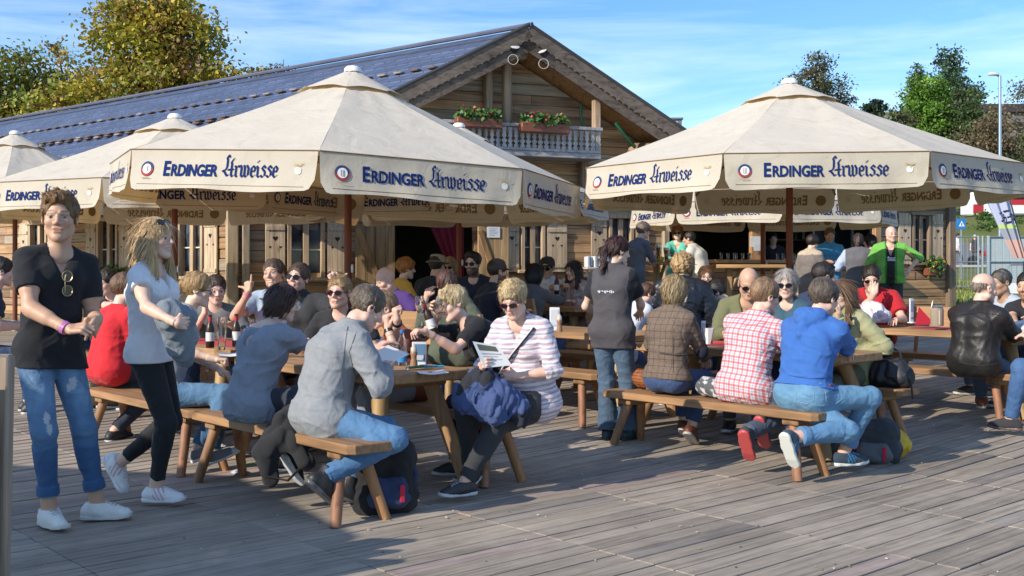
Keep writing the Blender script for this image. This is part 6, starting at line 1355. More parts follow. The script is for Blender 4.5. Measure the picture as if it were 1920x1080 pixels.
p43 = person('black haired person in black between the grey gilet and the green jacket', 17.8, 1630, 300, sit=False, hy=440, dz=dzb, haircol=(.01, .01, .01), hair='bob', skin='pink', top=T(col=BLK, sl=1.2))
def greenj(v, f):
    x = (v-f['C']) @ f['Rt']; y = (v-f['C']) @ f['Ft']; c = np.tile(A(.15, .42, .075), (len(v), 1)); m = (np.abs(x) < .072) & (y > .0); c[m] = A(.015, .016, .02); m2 = (np.abs(x) > .06) & (np.abs(x) < .088) & (y > 0); c[m2] = A(.05, .24, .03); return c
p44 = person('bald man in a bright green jacket standing with one hand on his hip', 16.6, 1671, 196, sit=False, hy=424, dz=.12, w=1.12, belly=.08, lean=-2, bend=6, hair='bald', skin='pink', fat=.005, smile=.3, head=(-22, 4, 0), la=(-.27, .12, 1.02), le=(-1, -.2, -.1), ld=(.5, .5, -.7), ra=(.27, .06, .86), top=T(kind='jacket', col=greenj, sl=1.2, hem=-.10, neck='v', vd=.2, off=.03, wr=.009), bot=T(col=(.03, .032, .035), mat='cloth'))
# --- right
p45 = person('man in a red t-shirt resting his face in his hand at the right table', 11.2, 1634, 205, hy=497, w=1.12, lean=14, bend=18, head=(-6, 22, 0), haircol=(.02, .014, .012), hair='short', skin='pink', glasses='sun', ra=('px', 1640, 552, 10.75), re=(.2, .4, -1), rd=(.1, -.2, 1), rp=(0, -1, 0), rh='relax', la=('px', 1680, 600, 10.6), top=T(col=(.42, .012, .022), sl=.7, off=.02), bot=T(col=(.012, .012, .016), mat='cloth'), beard=.4)
p48 = person('bald man in a black leather jacket seen from behind on the right', 9.25, 1846, 58, hy=512, w=1.16, ht=1.80, lean=6, bend=12, head=(20, 6, 0), hair='fringe', haircol=(.26, .22, .19), skin='pink', fat=.005, ra=('px', 1900, 622, 9.5), la=('px', 1880, 640, 9.9), re=(.8, -.4, -.7), rf=('px', 1880, 768, 9.75), lf=('px', 1840, 762, 9.85), rt=(8, -10), lt=(-30, -10), top=T(kind='leather_jacket', col=(.016, .014, .014), mat='leather', sl=1.93, hem=-.14, neck='collar', off=.020, flr=.006, wr=.008), bot=T(col=(.05, .09, .16), t=1.9), shoe=T(col=(.22, .065, .018), sole=(.6, .56, .5)))
p49 = person('grey haired person facing left behind the leather jacket man', 11.0, 1876, 250, hy=514, haircol=(.05, .045, .04), roots=(.2, .19, .18), hair='short', skin='brown', top=T(col=(.38, .43, .50), sl=.8), head=(0, 8, 0))
p50 = person('dark haired man in black at the right picture edge', 10.4, 1925, 230, hy=512, haircol=(.012, .010, .010), hair='short', skin='tan', beard=.6, top=T(col=(.014, .015, .02), sl=.7), ra=('px', 1905, 610, 9.9), rh='grip')
p51 = person('person at the right picture edge of whom a jeans leg and dark trainer show', 8.7, 1990, 300, hy=512, ht=1.8, haircol=(.05, .03, .02), skin='pink', lf=('px', 1896, 806, 8.85), lt=(10, 0), rf=('px', 1960, 800, 9.2), top=T(col=(.07, .08, .1), sl=1.9), bot=T(col=(.04, .10, .23)), shoe=T(col=(.03, .03, .035), sole=(.12, .08, .08), mat='cloth'))
p52 = person('pedestrian in a pale shirt walking along the road behind the fence', 59., 1796, 90, sit=False, hy=437, haircol=(.02, .02, .02), skin='pink', ht=1.75, rf=(.1, .32, 0), lf=(-.1, -.35, .05), top=T(col=(.5, .5, .55), sl=1.2), bot=T(col=(.03, .03, .04)))
p53 = person('cyclist figure in dark clothes standing far down the road', 62., 1828, 180, sit=False, hy=440, haircol=(.5, .5, .5), skin='pink', ht=1.7, top=T(col=(.04, .045, .05)), bot=T(col=(.05, .05, .06)))
# ---------------------------------------------------------------- bags, jackets, crockery
def blob(name, label, cat, prims, col, mat='cloth', rip=.012, fr=26, k=.04, h=.009, seed=1, parent=None, part=None, group=None, cut=None):
    prims = [(A(*p), A(*q), ra, rb) for p, q, ra, rb in prims]; pts = np.stack([x for p in prims for x in p[:2]]); b = A(*(pts.mean(0)[:2]), pts[:, 2].min())
    def f(Q):
        d = None
        for p, q, ra, rb in prims: e = cap(Q, p, q, ra, rb); d = e if d is None else smin(d, e, k)
        d = d+rip*(fold(Q*A(1, 1, .8), fr, seed)*.7+.5*wob(Q, 14, seed+1))
        return d if cut is None else np.maximum(d, cut-Q[:, 2])
    ex = max(max(p[2], p[3]) for p in prims)+.05; v, fc = sdf_mesh(f, pts.min(0)-ex, pts.max(0)+ex, h)
    c = col(v) if callable(col) else col
    if parent is not None:
        pl_ = parent.location; return mkmesh(name, v-A(*pl_), fc, c, mat, parent, 180)
    o = mkmesh(name, v-b, fc, c, mat, None, 180, tuple(float(x) for x in b)); return tag(o, label, cat, group)
W3 = lambda px, py, Y: tuple(at(px, py, Y))
def ont(px, py, z): Y = (CH-z)*F/(py-HY); return at(px, py, Y)
def hitp(info, px, py, what='shirt'):
    o = Vector((0, 0, CH)); d = (at(px, py, 1.)-o).normalized(); Mi = Matrix.Rotation(info['fa'], 3, 'Z'); t_ = 3.
    t_ = (info['loc'].xy.length)-.9
    for i in range(200):
        q = Mi @ (o+d*t_-info['loc']); e = float(info[what](np.array([list(q)], np.float32))[0]); t_ += max(e*.7, .0015)
        if e < .002: break
    return o+d*t_
# things the people carry
def fol(v): n = wob(v, 60, 2); return np.where((n > .25)[:, None], A(.32, .34, .36), A(.13, .155, .185))
blob('jacket', 'grey denim jacket hugged by the blonde woman in the white t-shirt', 'jacket', [(W3(318, 582, 6.14), W3(352, 596, 6.2), .075, .055), (W3(322, 600, 6.14), W3(338, 640, 6.2), .09, .08), (W3(338, 640, 6.2), W3(348, 672, 6.24), .07, .05), (W3(352, 630, 6.25), W3(338, 660, 6.2), .05, .05)], A(.17, .20, .235), 'denim', .010, 30)
g_ = thing('sunglasses', 'gold rimmed sunglasses hanging from the neckline of the black t-shirt', 'sunglasses', hitp(p1, 128, 512)); m = MB((.45, .36, .22)); l = MB(); base = Vector(g_.location)
for py in (518, 545):
    c = hitp(p1, 128, py)-base+Vector((.0, -.012, 0)); x_ = Vector((.8, .35, 0)).normalized(); ring = [c+x_*.026*math.cos(a)+EZ*.030*math.sin(a) for a in [2*PI*i/16 for i in range(17)]]; m.tube(ring, .003, 5); l.add([p for p in ring[:16]], [list(range(16))])
m.tube([hitp(p1, 128, 508)-base+Vector((0, -.012, 0)), hitp(p1, 124, 520)-base+Vector((0, -.014, 0)), hitp(p1, 124, 550)-base+Vector((0, -.014, 0))], .003, 5); m.build('frame', 'metal', g_); l.build('lens', 'dark_glass', g_)
blob('jacket', 'crumpled blue rain jacket on the lap of the reading woman', 'jacket', [(W3(872, 748, 6.72), W3(905, 715, 6.74), .085, .09), (W3(905, 715, 6.74), W3(940, 745, 6.72), .09, .09), (W3(870, 745, 6.72), W3(930, 778, 6.66), .07, .075), (W3(940, 745, 6.72), W3(978, 768, 6.74), .085, .06), (W3(975, 765, 6.72), W3(975, 795, 6.68), .055, .03), (W3(925, 745, 6.64), W3(930, 790, 6.62), .04, .02)], lambda v: np.where((wob(v, 22, 5) > .35)[:, None], A(.014, .016, .025), A(.045, .075, .19)), 'denim', .018, 42, .04, .007)
b_ = thing('shoulder_bag', 'shoulder bag with a black and white strap across the striped top', 'bag', hitp(p7, 1003, 612)); m = MB((.03, .03, .03)); bs = Vector(b_.location)
pp = [hitp(p7, x, y)-bs+Vector((-.006, -.012, 0)) for x, y in ((1003, 614), (992, 628), (980, 643), (966, 660), (952, 680), (940, 700))]
m.tube(pp, .011, 8, flat=.5); m.build('strap', 'cloth', b_); m = MB((.7, .7, .68)); m.tube([p+Vector((-.012, -.007, -.004)) for p in pp], .004, 6); m.build('strap_stripe', 'cloth', b_)
m = MB((.03, .03, .035)); c_ = at(985, 760, 6.86)-bs; m.box(c_, (.2, .08, .18), .03); m.build('pouch', 'leather', b_)
def sheet(name, label, pts, col=(.78, .79, .82), extra=None):
    P_ = [Vector(p) for p in pts]; c = sum(P_, Vector())/len(P_); o = thing(name, label, name.replace('_', ' '), c); n = (P_[1]-P_[0]).cross(P_[3]-P_[0]).normalized()*.0015; m = MB(col); k = 8
    def g(u, v): a_ = P_[0].lerp(P_[1], u); b2 = P_[3].lerp(P_[2], u); q = a_.lerp(b2, v)-c; q += n*10*math.sin(PI*u)*.7; return q
    m.grid(g, k, k); m.grid(lambda u, v: g(u, v)+n, k, k); m.build('page', 'paper', o, 180)
    for (u0, u1, v0, v1, cl) in (extra or []): m = MB(cl); s_ = -1 if n.y > 0 else 1; m.grid(lambda u, v: g(u0+(u1-u0)*u, v0+(v1-v0)*v)+(n*2.2 if n.y < 0 else n*-1.4), 6, 3); m.build('print', 'paper', o, 180)
    return o
sheet('leaflet', 'printed leaflet with a dark picture held by the striped woman', [W3(886, 640, 6.62), W3(934, 648, 6.66), W3(960, 685, 6.68), W3(908, 690, 6.63)], (.72, .73, .76), [(.12, .85, .08, .32, (.10, .11, .09)), (.15, .9, .42, .47, (.4, .4, .42)), (.15, .7, .55, .58, (.4, .4, .42)), (.2, .8, .68, .71, (.45, .45, .47))])
sheet('booklet', 'white paper sheet held by the man in the grey blazer', [W3(695, 665, 6.62), W3(727, 647, 6.72), W3(768, 664, 6.75), W3(705, 694, 6.60)], (.80, .81, .84))
sheet('newspaper', 'white newspaper sheet held at the right picture edge', [W3(1893, 604, 9.6), W3(1930, 596, 9.6), W3(1932, 634, 9.45), W3(1892, 632, 9.5)], (.62, .62, .63), [(.1, .9, .2, .35, (.35, .35, .36)), (.1, .9, .5, .8, (.45, .45, .46))])
# jackets and bags on benches and deck
blob('jacket', 'black jacket draped over the bench between the grey blazer and the grey top', 'jacket', [((-1.30, 6.50, .52), (-1.14, 6.42, .56), .085, .075), ((-1.34, 6.42, .50), (-1.42, 6.34, .34), .085, .075), ((-1.42, 6.34, .34), (-1.40, 6.33, .20), .075, .055), ((-1.30, 6.34, .44), (-1.18, 6.28, .30), .06, .05), ((-1.22, 6.46, .54), (-1.12, 6.52, .66), .07, .05)], A(.016, .016, .018), 'cloth', .014, 26, .05, .008)
m = MB((.05, .04, .035)); tag(m.tube([(-1.22, 6.30, .44), (-1.18, 6.27, .30), (-1.28, 6.24, .20), (-1.42, 6.28, .22), (-1.36, 6.30, .36)], .012, 8, flat=.5).build('strap', 'leather'), 'dark leather strap hanging in a loop from the nearest bench', 'strap')
def backpack(label, c, col, acc, sz=(.30, .22, .42), rot=0., seed=2, tilt=0.):
    o = thing('backpack', label, 'backpack', c, rad(rot)); x, y, z = sz; o.rotation_euler = (rad(tilt), 0, rad(rot))
    def mk(name, prims, cl, mat, rip=.006, h=.008, k=.04):
        prims = [(A(*p), A(*q), r_, r_) for p, q, r_ in prims]
        def f(Q):
            d = None
            for p, q, r1, r2 in prims: e = cap(Q, p, q, r1); d = e if d is None else smin(d, e, k)
            return np.maximum(d+rip*fold(Q, 30, seed), -Q[:, 2])
        pts = np.stack([w for p in prims for w in p[:2]]); v, fc = sdf_mesh(f, pts.min(0)-.2, pts.max(0)+.2, h); mkmesh(name, v, fc, cl, mat, o, 180)
    mk('body', [((-x*.25, 0, y*.4), (x*.25, 0, y*.4), y*.48), ((-x*.25, 0, z*.75), (x*.25, 0, z*.75), y*.40), ((-x*.25, 0, y*.4), (-x*.25, 0, z*.7), y*.42), ((x*.25, 0, y*.4), (x*.25, 0, z*.7), y*.42)], A(*col), 'cloth')
    mk('pocket', [((-x*.22, -y*.45, z*.22), (x*.22, -y*.45, z*.22), y*.22), ((-x*.2, -y*.42, z*.4), (x*.2, -y*.42, z*.4), y*.18)], A(*acc), 'cloth')
    m = MB(acc); m.tube([(-.04, 0, z*.92), (0, 0, z*1.05), (.04, 0, z*.92)], .008, 6); m.tube([(x*.4, -.02, z*.8), (x*.52, -.06, z*.5), (x*.42, -.04, z*.1)], .014, 6); m.build('strap', 'cloth', o)
    m = MB((.45, .02, .05)); m.box((-x*.3, -y*.52, z*.45), (.018, .02, z*.4), .006); m.box((x*.20, -y*.66, z*.3), (.03, .014, .10), .005); m.build('trim', 'cloth', o)
backpack('black and red backpack standing on the deck under the nearest table', (-.74, 6.33, 0), (.013, .013, .016), (.02, .035, .09), (.34, .24, .44), 20, 2)
o_ = backpack('grey and black backpack with yellow pocket lying by the blue hoodie man', (2.62, 7.95, 0), (.035, .04, .05), (.10, .11, .12), (.36, .24, .30), -15, 3)
blob('rain_cover', 'bright yellow bag lying against the grey backpack', 'bag', [((2.72, 7.95, .10), (2.82, 7.98, .14), .10, .09), ((2.74, 7.93, .16), (2.80, 7.97, .2), .07, .05)], A(.55, .36, .01), 'puffer', .010, 34, .04, .008, cut=.005)
blob('handbag', 'dark bag on the deck behind the legs of the blue hoodie man', 'bag', [((2.30, 8.0, .10), (2.46, 7.98, .12), .11, .12), ((2.34, 7.98, .2), (2.44, 7.98, .22), .07, .07)], A(.02, .022, .028), 'leather', .010, 30, .04, .009, cut=.005)
o = blob('handbag', 'black leather handbag on the bench end to the right of the blue hoodie', 'bag', [((2.86, 8.52, .58), (3.00, 8.42, .58), .10, .10), ((2.88, 8.5, .66), (2.98, 8.43, .67), .06, .06)], A(.014, .015, .02), 'leather', .012, 30, .04, .008, cut=.485)
m = MB((.014, .015, .02)); m.tube([(-.08, .06, .08), (-.06, .04, .19), (.0, 0, .23), (.06, -.04, .19), (.08, -.06, .08)], .009, 6); m.tube([(.05, -.1, .0), (.10, -.16, -.02), (.12, -.15, -.16)], .008, 6); m.build('handle', 'leather', o)
blob('handbag', 'orange brown woven handbag on the bench left of the tweed jacket', 'bag', [((1.02, 8.62, .55), (1.10, 8.53, .55), .075, .075)], lambda v: np.where((np.sin(v[:, 2]*260) > 0)[:, None], A(.30, .10, .03), A(.18, .05, .015)), 'leather', .008, 40, .03, .008, cut=.475)
blob('bag', 'white and grey patterned bag on the bench between tweed and plaid', 'bag', [((1.44, 8.10, .54), (1.53, 7.98, .53), .075, .07)], lambda v: np.where((wob(v, 70, 3) > .1)[:, None], A(.5, .51, .52), A(.09, .095, .10)), 'cloth', .01, 40, .03, .008, cut=.475)
zt6 = .76+gz(10.4)
blob('plastic_bag', 'white printed plastic bag standing on the table before the man in red', 'bag', [(tuple(ont(1625, 604, zt6)+Vector((0, 0, .07))), tuple(ont(1652, 606, zt6)+Vector((0, 0, .07))), .09, .09), (tuple(ont(1628, 604, zt6)+Vector((0, 0, .15))), tuple(ont(1645, 606, zt6)+Vector((0, 0, .15))), .06, .055)], lambda v: np.where((wob(v, 40, 4) > .3)[:, None], A(.58, .42, .48), A(.62, .63, .70)), 'puffer', .014, 36, .04, .008, cut=zt6+.004)
# runners
def runner(label, p, t0, t1, dz, col=(.42, .012, .025), w_=.34):
    o = MB(col); L_ = t1-t0; o.box((L_/2, 0, 0), (L_, w_, .006), .002); x, y = on(p, t0); tag(o.build('table_runner', 'cloth', loc=(x, y, .764+gz(p[1])+dz), rz=UA), label, 'table runner')
runner('red table runner under the beer bottles on the table behind the grey top', TB, .02, 1.3, .0)
runner('red table runner on the right table beside the glass lantern', (4.72, 9.55), .3, 1.25, 0, (.30, .01, .05)); runner('red table runner on the table before the lavender cardigan', (2.45, 11.25), .1, 1.7, 0)
runner('dark red tray cloth on the table of the plaid shirt man', (2.58, 8.05), .75, 1.6, 0, (.20, .015, .04)); runner('dark red cloth on the table far left behind the couple', (-2.9, 12.3), .1, 1.6, 0, (.25, .015, .03))
# crockery
def lathed(name, label, cat, p, prof, mat, col, tilt=None, group=None):
    m = MB(col); m.lathe((0, 0, 0), prof, 16, None, tilt); return tag(m.build(name, mat, loc=p, smooth=50), label, cat, group)
def beer_bottle(label, p, tilt=None, lab=(.7, .68, .66)):
    o = thing('beer_bottle', label, 'bottle', p); R_ = tilt or Matrix.Identity(3); m = MB((.035, .014, .008)); m.lathe((0, 0, 0), [(.028, 0), (.031, .006), (.031, .135), (.026, .16), (.014, .19), (.0125, .235), (.015, .237), (.015, .246)], 16, None, R_); m.build('bottle', 'plastic', o, 50)
    m = MB(lab); m.lathe(R_ @ Vector((0, 0, .05)), [(.0318, 0), (.0318, .065)], 16, None, R_); m.build('label', 'paper', o, 50); m = MB((.4, .03, .05)); m.lathe(R_ @ Vector((0, 0, .195)), [(.0145, 0), (.0145, .035)], 12, None, R_); m.build('neck_label', 'paper', o)
def tumbler(name, label, p, h=.22, col=(.9, .9, .9), fill=None, r_=(.030, .042), tilt=None):
    o = thing(name, label, 'glass', p); R_ = tilt or Matrix.Identity(3); m = MB(); m.lathe((0, 0, 0), [(r_[0], 0), (r_[0]*.92, .02), (r_[0]*1.0, h*.4), (r_[1], h*.8), (r_[1]*.95, h), (r_[1]*.95-.002, h), (r_[1]-.003, h*.8), (r_[0]*1.0-.003, h*.4), (r_[0]*.9-.003, .025), (.003, .022)], 18, None, R_); m.build('glass', 'glass', o, 50)
    if fill: m = MB(); m.lathe(R_ @ Vector((0, 0, .026)), [(r_[0]*.85, 0), (r_[0]*.9, h*.4), (r_[1]*.86, h*.7)], 16, None, R_); m.build('beer', 'beer', o, 50); m = MB((.8, .76, .66)); m.lathe(R_ @ Vector((0, 0, .028+h*.7)), [(r_[1]*.88, 0), (r_[1]*.9, h*.14), (.01, h*.17)], 16, None, R_); m.build('foam', 'paper', o, 50)
zT2 = .764+gz(8.9)
beer_bottle('brown beer bottle standing left of the tall glass on the red runner', ont(394, 652, zT2)); beer_bottle('brown beer bottle with pale label right of the tall glass on the red runner', ont(443, 650, zT2)); tumbler('beer_glass', 'tall empty wheat beer glass between two brown bottles', ont(416, 656, zT2), .24)
tumbler('beer_glass', 'empty beer glass beside the head of the dark haired woman in grey', ont(478, 648, zT2), .2)
sheet('menu_sheet', 'white paper lying on the red runner beside the tall glass', [tuple(ont(408, 661, zT2+.008)), tuple(ont(455, 658, zT2+.008)), tuple(ont(458, 664, zT2+.008)), tuple(ont(412, 667, zT2+.008))])
zT1 = .764
o = thing('water_bottle', 'clear plastic water bottle with blue cap and label on the nearest table', 'bottle', ont(754, 684, zT1)); m = MB(); m.lathe((0, 0, 0), [(.031, 0), (.033, .01), (.032, .13), (.03, .16), (.014, .20), (.013, .215)], 16); m.build('bottle', 'glass', o, 50); m = MB((.02, .18, .5)); m.lathe((0, 0, .215), [(.0155, 0), (.0155, .018), (.002, .02)], 12); m.build('cap', 'plastic', o); m = MB((.03, .22, .55)); m.lathe((0, 0, .02), [(.0342, 0), (.0342, .055)], 16); m.build('label', 'paper', o, 50)
m = MB((.6, .62, .64)); m.lathe((0, 0, .076), [(.0342, 0), (.0342, .012)], 16); m.build('label_band', 'paper', o, 50)
def mill(label, p): 
    o = thing('spice_mill', label, 'spice mill', p); m = MB((.30, .17, .10)); m.lathe((0, 0, 0), [(.026, 0), (.026, .02), (.019, .05), (.019, .07), (.025, .09), (.02, .10)], 14); m.build('body', 'plastic', o, 50); m = MB((.55, .46, .38)); m.lathe((0, 0, .101), [(.021, 0), (.021, .025), (.012, .034), (.008, .045), (.002, .048)], 14); m.build('cap', 'plastic', o, 50)
mill('brown and beige spice mill on the nearest table', ont(776, 688, zT1)); mill('small spice mill beside the white menu stand behind the waitress', ont(1049, 622, .764+gz(10.2)))
def menu_stand(label, p, w_, h_, pic=(.12, .25, .42), rot=0.):
    o = thing('menu_stand', label, 'menu stand', p, rad(rot)); m = MB((.72, .74, .78)); m.box((0, 0, h_/2), (w_, .012, h_), .002); m.box((0, 0, .006), (w_*1.05, .06, .012), .003); m.build('holder', 'plastic', o); m = MB(pic); m.box((0, -.0085, h_*.55), (w_*.8, .003, h_*.72), .001); m.build('card', 'paper', o); m = MB((.6, .64, .7)); m.box((0, -.0118, h_*.35), (w_*.6, .002, h_*.2), .0005); m.build('print', 'paper', o)
menu_stand('blue and white menu stand behind the spice mill on the nearest table', ont(786, 686, zT1), .095, .16, rot=10); menu_stand('white menu stand on the bare table between striped woman and waitress', ont(1040, 620, .764+gz(10.2)), .085, .20, (.6, .6, .62)); menu_stand('slim white menu stand on the right table by the man in red', ont(1709, 606, zt6), .05, .24, (.3, .32, .5), 30)
menu_stand('white menu card standing on the table beside the tweed jacket', ont(1319, 640, .764+gz(9.4)), .04, .16, (.5, .5, .5), 30)
def rolled(label, a_, b2, col, r_): m = MB(col); c = (a_+b2)/2; m.tube([a_-c, b2-c], r_, 10, flat=.5); m.tube([(a_-c)*1.002, (a_-c)*1.01], r_*.7, 8, (.75, .76, .78)); tag(m.build('pamphlet', 'paper', loc=c), label, 'pamphlet')
rolled('green folded pamphlet on the nearest table', ont(764, 694, zT1)+EZ*.014, ont(800, 690, zT1)+EZ*.014, (.03, .17, .07), .016); rolled('bright blue folded pamphlet on the nearest table', ont(795, 691, zT1)+EZ*.012, ont(832, 690, zT1)+EZ*.012, (.02, .28, .48), .015)
sheet('paper_sheet', 'white sheet lying flat under the pamphlets on the nearest table', [tuple(ont(780, 695, zT1+.006)), tuple(ont(830, 693, zT1+.006)), tuple(ont(842, 698, zT1+.006)), tuple(ont(786, 700, zT1+.006))])
# wine glasses and bottle of the leaning woman
def wine(label, p, tl):
    o = thing('wine_glass', label, 'glass', p); R_ = rotm('Y', tl); m = MB(); m.lathe((0, 0, 0), [(.030, 0), (.028, .003), (.004, .006), (.004, .075), (.012, .085), (.030, .11), (.036, .15), (.032, .205), (.031, .205), (.035, .15), (.029, .112), (.010, .09), (.002, .088)], 18, None, R_); m.build('glass', 'glass', o, 50)
wh = p8['world'](p8['HF'][-1][0](0, .085, -.03)); wine('empty tulip beer glass held by the leaning blonde, left of the pair', wh+Vector((-.05, 0, -.07)), -6); wine('empty tulip beer glass held by the leaning blonde, right of the pair', wh+Vector((.03, -.01, -.07)), 14)
bh_ = p8['world'](p8['HF'][1][0](0, .075, -.03)); beer_bottle('dark beer bottle held tilted by the leaning blonde', bh_+Vector((.03, 0, -.13)), rotm('Y', -20))
for info, sd, lb in ((p37, 1, 'wheat beer glass raised by the man in the grey jumper'), (p38, 1, 'wheat beer glass held by the woman in turquoise')): tumbler('beer_glass', lb, info['world'](info['HF'][sd][0](0, .075, -.03))+Vector((0, 0, -.09)), .25, fill=1, r_=(.034, .05))
beer_bottle('beer bottle held by the man in the white shirt and dark cap', p31['world'](p31['HF'][1][0](0, .075, -.03))+Vector((0, 0, -.1)))
# lantern jar, red card, yellow box, brochures, litter
o = thing('lantern_jar', 'glass lantern jar with sandy filling on the right table', 'lantern', ont(1757, 611, zt6)); m = MB((.30, .24, .18)); m.lathe((0, 0, 0), [(.055, 0), (.058, .012), (.058, .15), (.05, .165)], 18); m.build('jar', 'stone', o, 50); m = MB((.6, .62, .62)); m.lathe((0, 0, .166), [(.05, 0), (.052, .012), (.04, .02), (.01, .03)], 16); m.build('lid', 'metal', o, 50); m = MB((.2, .2, .2)); m.tube([(-.055, 0, .16), (-.04, 0, .23), (0, 0, .255), (.04, 0, .23), (.055, 0, .16)], .003, 5); m.build('handle', 'metal', o); m = MB((.6, .5, .38)); m.box((0, -.0585, .08), (.012, .004, .13), .001); m.build('label', 'paper', o)
o = thing('menu_card', 'red folded menu card leaning beside the slim stand on the right table', 'menu card', ont(1722, 609, zt6)); m = MB((.42, .01, .03)); m.prism([(-.03, 0), (.16, 0), (.02, .17)], (0, 0, .001), (1, 0, 0), (0, .2, .98), (0, 1, 0), .01); m.build('card', 'paper', o)
o = thing('napkin_cone', 'white paper cone of napkins on the dark red tray cloth', 'napkins', ont(1328, 645, .77+gz(9.2))); m = MB((.7, .68, .66)); m.lathe((0, 0, 0), [(.02, 0), (.035, .06), (.05, .12), (.01, .12)], 7); m.build('cone', 'paper', o, 0)
m = MB((.5, .06, .05)); m.box((.10, -.02, .012), (.14, .10, .02), .004); m.build('tray', 'plastic', o)
blob('ashtray', 'yellow crumpled packet on the left high table among the beers', 'packet', [(W3(1222, 486, 18.1), W3(1240, 486, 18.1), .05, .05)], A(.55, .40, .01), 'puffer', .02, 40, .03, .012)
o = thing('brochure_rack', 'rack of white and pale blue brochures below the right hut window', 'brochures', hp(tw(1108), wz(tw(1108), 500), .45)); m = MB((.5, .48, .45)); m.box((0, 0, -.03), (.75, .35, .04), .006, RX); m.build('ledge', 'paint', o); m = MB()
for i in range(14): m.box(RX @ Vector((-.32+.048*i, rnd.uniform(-.04, .04), .09)), (.038, .16, rnd.uniform(.17, .22)), .003, RX, rnd.choice([(.7, .72, .74), (.45, .55, .65), (.6, .62, .66), (.25, .35, .5)]))
m.build('booklets', 'paper', o); m = MB((.3, .3, .3)); [m.tube([RX @ Vector((x, 0, -.03)), RX @ Vector((x, 0, hp(0, .0).z+.28-o.location.z))], .025, 6) for x in (-.3, .3)]; m.build('leg', 'metal', o)
sheet('paper_scrap', 'crumpled paper scrap on the deck by the second bench leg', [tuple(gp(440, 7.42, .012)), tuple(gp(466, 7.5, .02)), tuple(gp(458, 7.6, .012)), tuple(gp(432, 7.5, .016))], (.6, .62, .7), [(.2, .8, .3, .6, (.2, .2, .25))])
m = MB((.05, .4, .12)); m.tube([(0, 0, 0), (.05, .02, .005)], .008, 6); tag(m.build('sweet_wrapper', 'plastic', loc=gp(462, 7.75, .012)), 'small green wrapper on the deck under the benches', 'wrapper')
# details on clothing
def deco(info, name, pts, col, mat='print', off=.006, what='shirt'):
    b = info['obj']; Mi = Matrix.Rotation(info['fa'], 3, 'Z'); m = MB(col); q = []
    for px, py in pts: p = hitp(info, px, py, what); p = p-(p-Vector((0, 0, CH))).normalized()*off; q.append(Mi @ (p-info['loc']))
    return q, m, b
for a_, b2 in (((1121, 545), (1124, 549)), ((1125, 544), (1125, 549)), ((1128, 546), (1131, 546)), ((1133, 545), (1134, 549)), ((1136, 545), (1136, 550)), ((1138, 546), (1141, 547)), ((1143, 545), (1144, 549)), ((1146, 544), (1147, 550)), ((1149, 546), (1151, 549))):
    q, m, b = deco(p22, 'x', (a_, b2), (.7, .7, .76)); m.tube(q, .0045, 5); m.build('print', 'print', b)
q, m, b = deco(p44, 'x', ((1665, 484), (1671, 466), (1678, 484)), (.7, .7, .72)); m.tube([*q, q[0]], .012, 5); m.build('print', 'print', b)
q, m, b = deco(p44, 'x', ((1664, 488), (1679, 488)), (.6, .6, .62)); m.tube(q, .014, 5); m.build('print', 'print', b)
e = p13['EL'][1]; dv = nrm(e-(p13['SH'][1]*.5+p13['WR'][1]*.5)); m = MB((.012, .014, .03)); m.ball(tuple(float(x) for x in e+dv*.022), .052, 8, sc=(1, 1, 1.25)); m.build('elbow_patch', 'cloth', p13['obj'], 180)

def stitch(info, name, pts, col, r_=.0025, what='shirt', mat='cloth', flat=1.):
    n_ = max(len(pts), 2); q_ = []
    for (x0, y0), (x1, y1) in zip(pts, pts[1:]): q_ += [(x0+(x1-x0)*k/8, y0+(y1-y0)*k/8) for k in range(8)]
    q, m, b = deco(info, name, q_+[pts[-1]], col, off=.001, what=what); m.tube(q, r_, 5, flat=flat); m.build(name, mat, b)
stitch(p3, 'back_seam', ((652, 612), (640, 700), (652, 815)), (.10, .105, .115)); stitch(p3, 'pocket_seam', ((688, 765), (722, 742)), (.09, .095, .10), .004); stitch(p3, 'sleeve_seam', ((668, 622), (655, 660), (668, 720)), (.12, .125, .135))
stitch(p13, 'back_belt', ((1238, 662), (1268, 666), (1292, 664)), (.06, .045, .035), .007); stitch(p13, 'back_seam', ((1264, 592), (1262, 700)), (.05, .038, .03), .002)
stitch(p14, 'back_yoke', ((1390, 612), (1430, 606), (1468, 612)), (.40, .12, .14), .002); stitch(p15, 'hem_band', ((1480, 704), (1520, 710), (1562, 708)), (.02, .075, .25), .003)
for pts in (((1492, 732), (1494, 752), (1512, 758), (1526, 750), (1526, 734)), ((1548, 734), (1550, 752), (1566, 758), (1580, 748))): stitch(p15, 'pocket_stitch', pts, (.20, .32, .45), .002, 'pants')
stitch(p15, 'waist_patch', ((1554, 722), (1572, 720)), (.16, .045, .02), .014, 'pants', 'leather', .5)
stitch(p22, 'hem_seam', ((1118, 655), (1160, 660), (1196, 650)), (.03, .028, .03), .002); stitch(p48, 'back_seam', ((1800, 590), (1840, 586), (1880, 592)), (.008, .008, .008), .003); stitch(p48, 'waist_seam', ((1798, 680), (1840, 686), (1880, 680)), (.03, .028, .028), .003)
for (x, y) in ((60, 700), (160, 705)): stitch(p1, 'pocket_seam', ((x-14, y), (x+2, y+22), (x+16, y+24)), (.12, .2, .3), .002, 'pants')
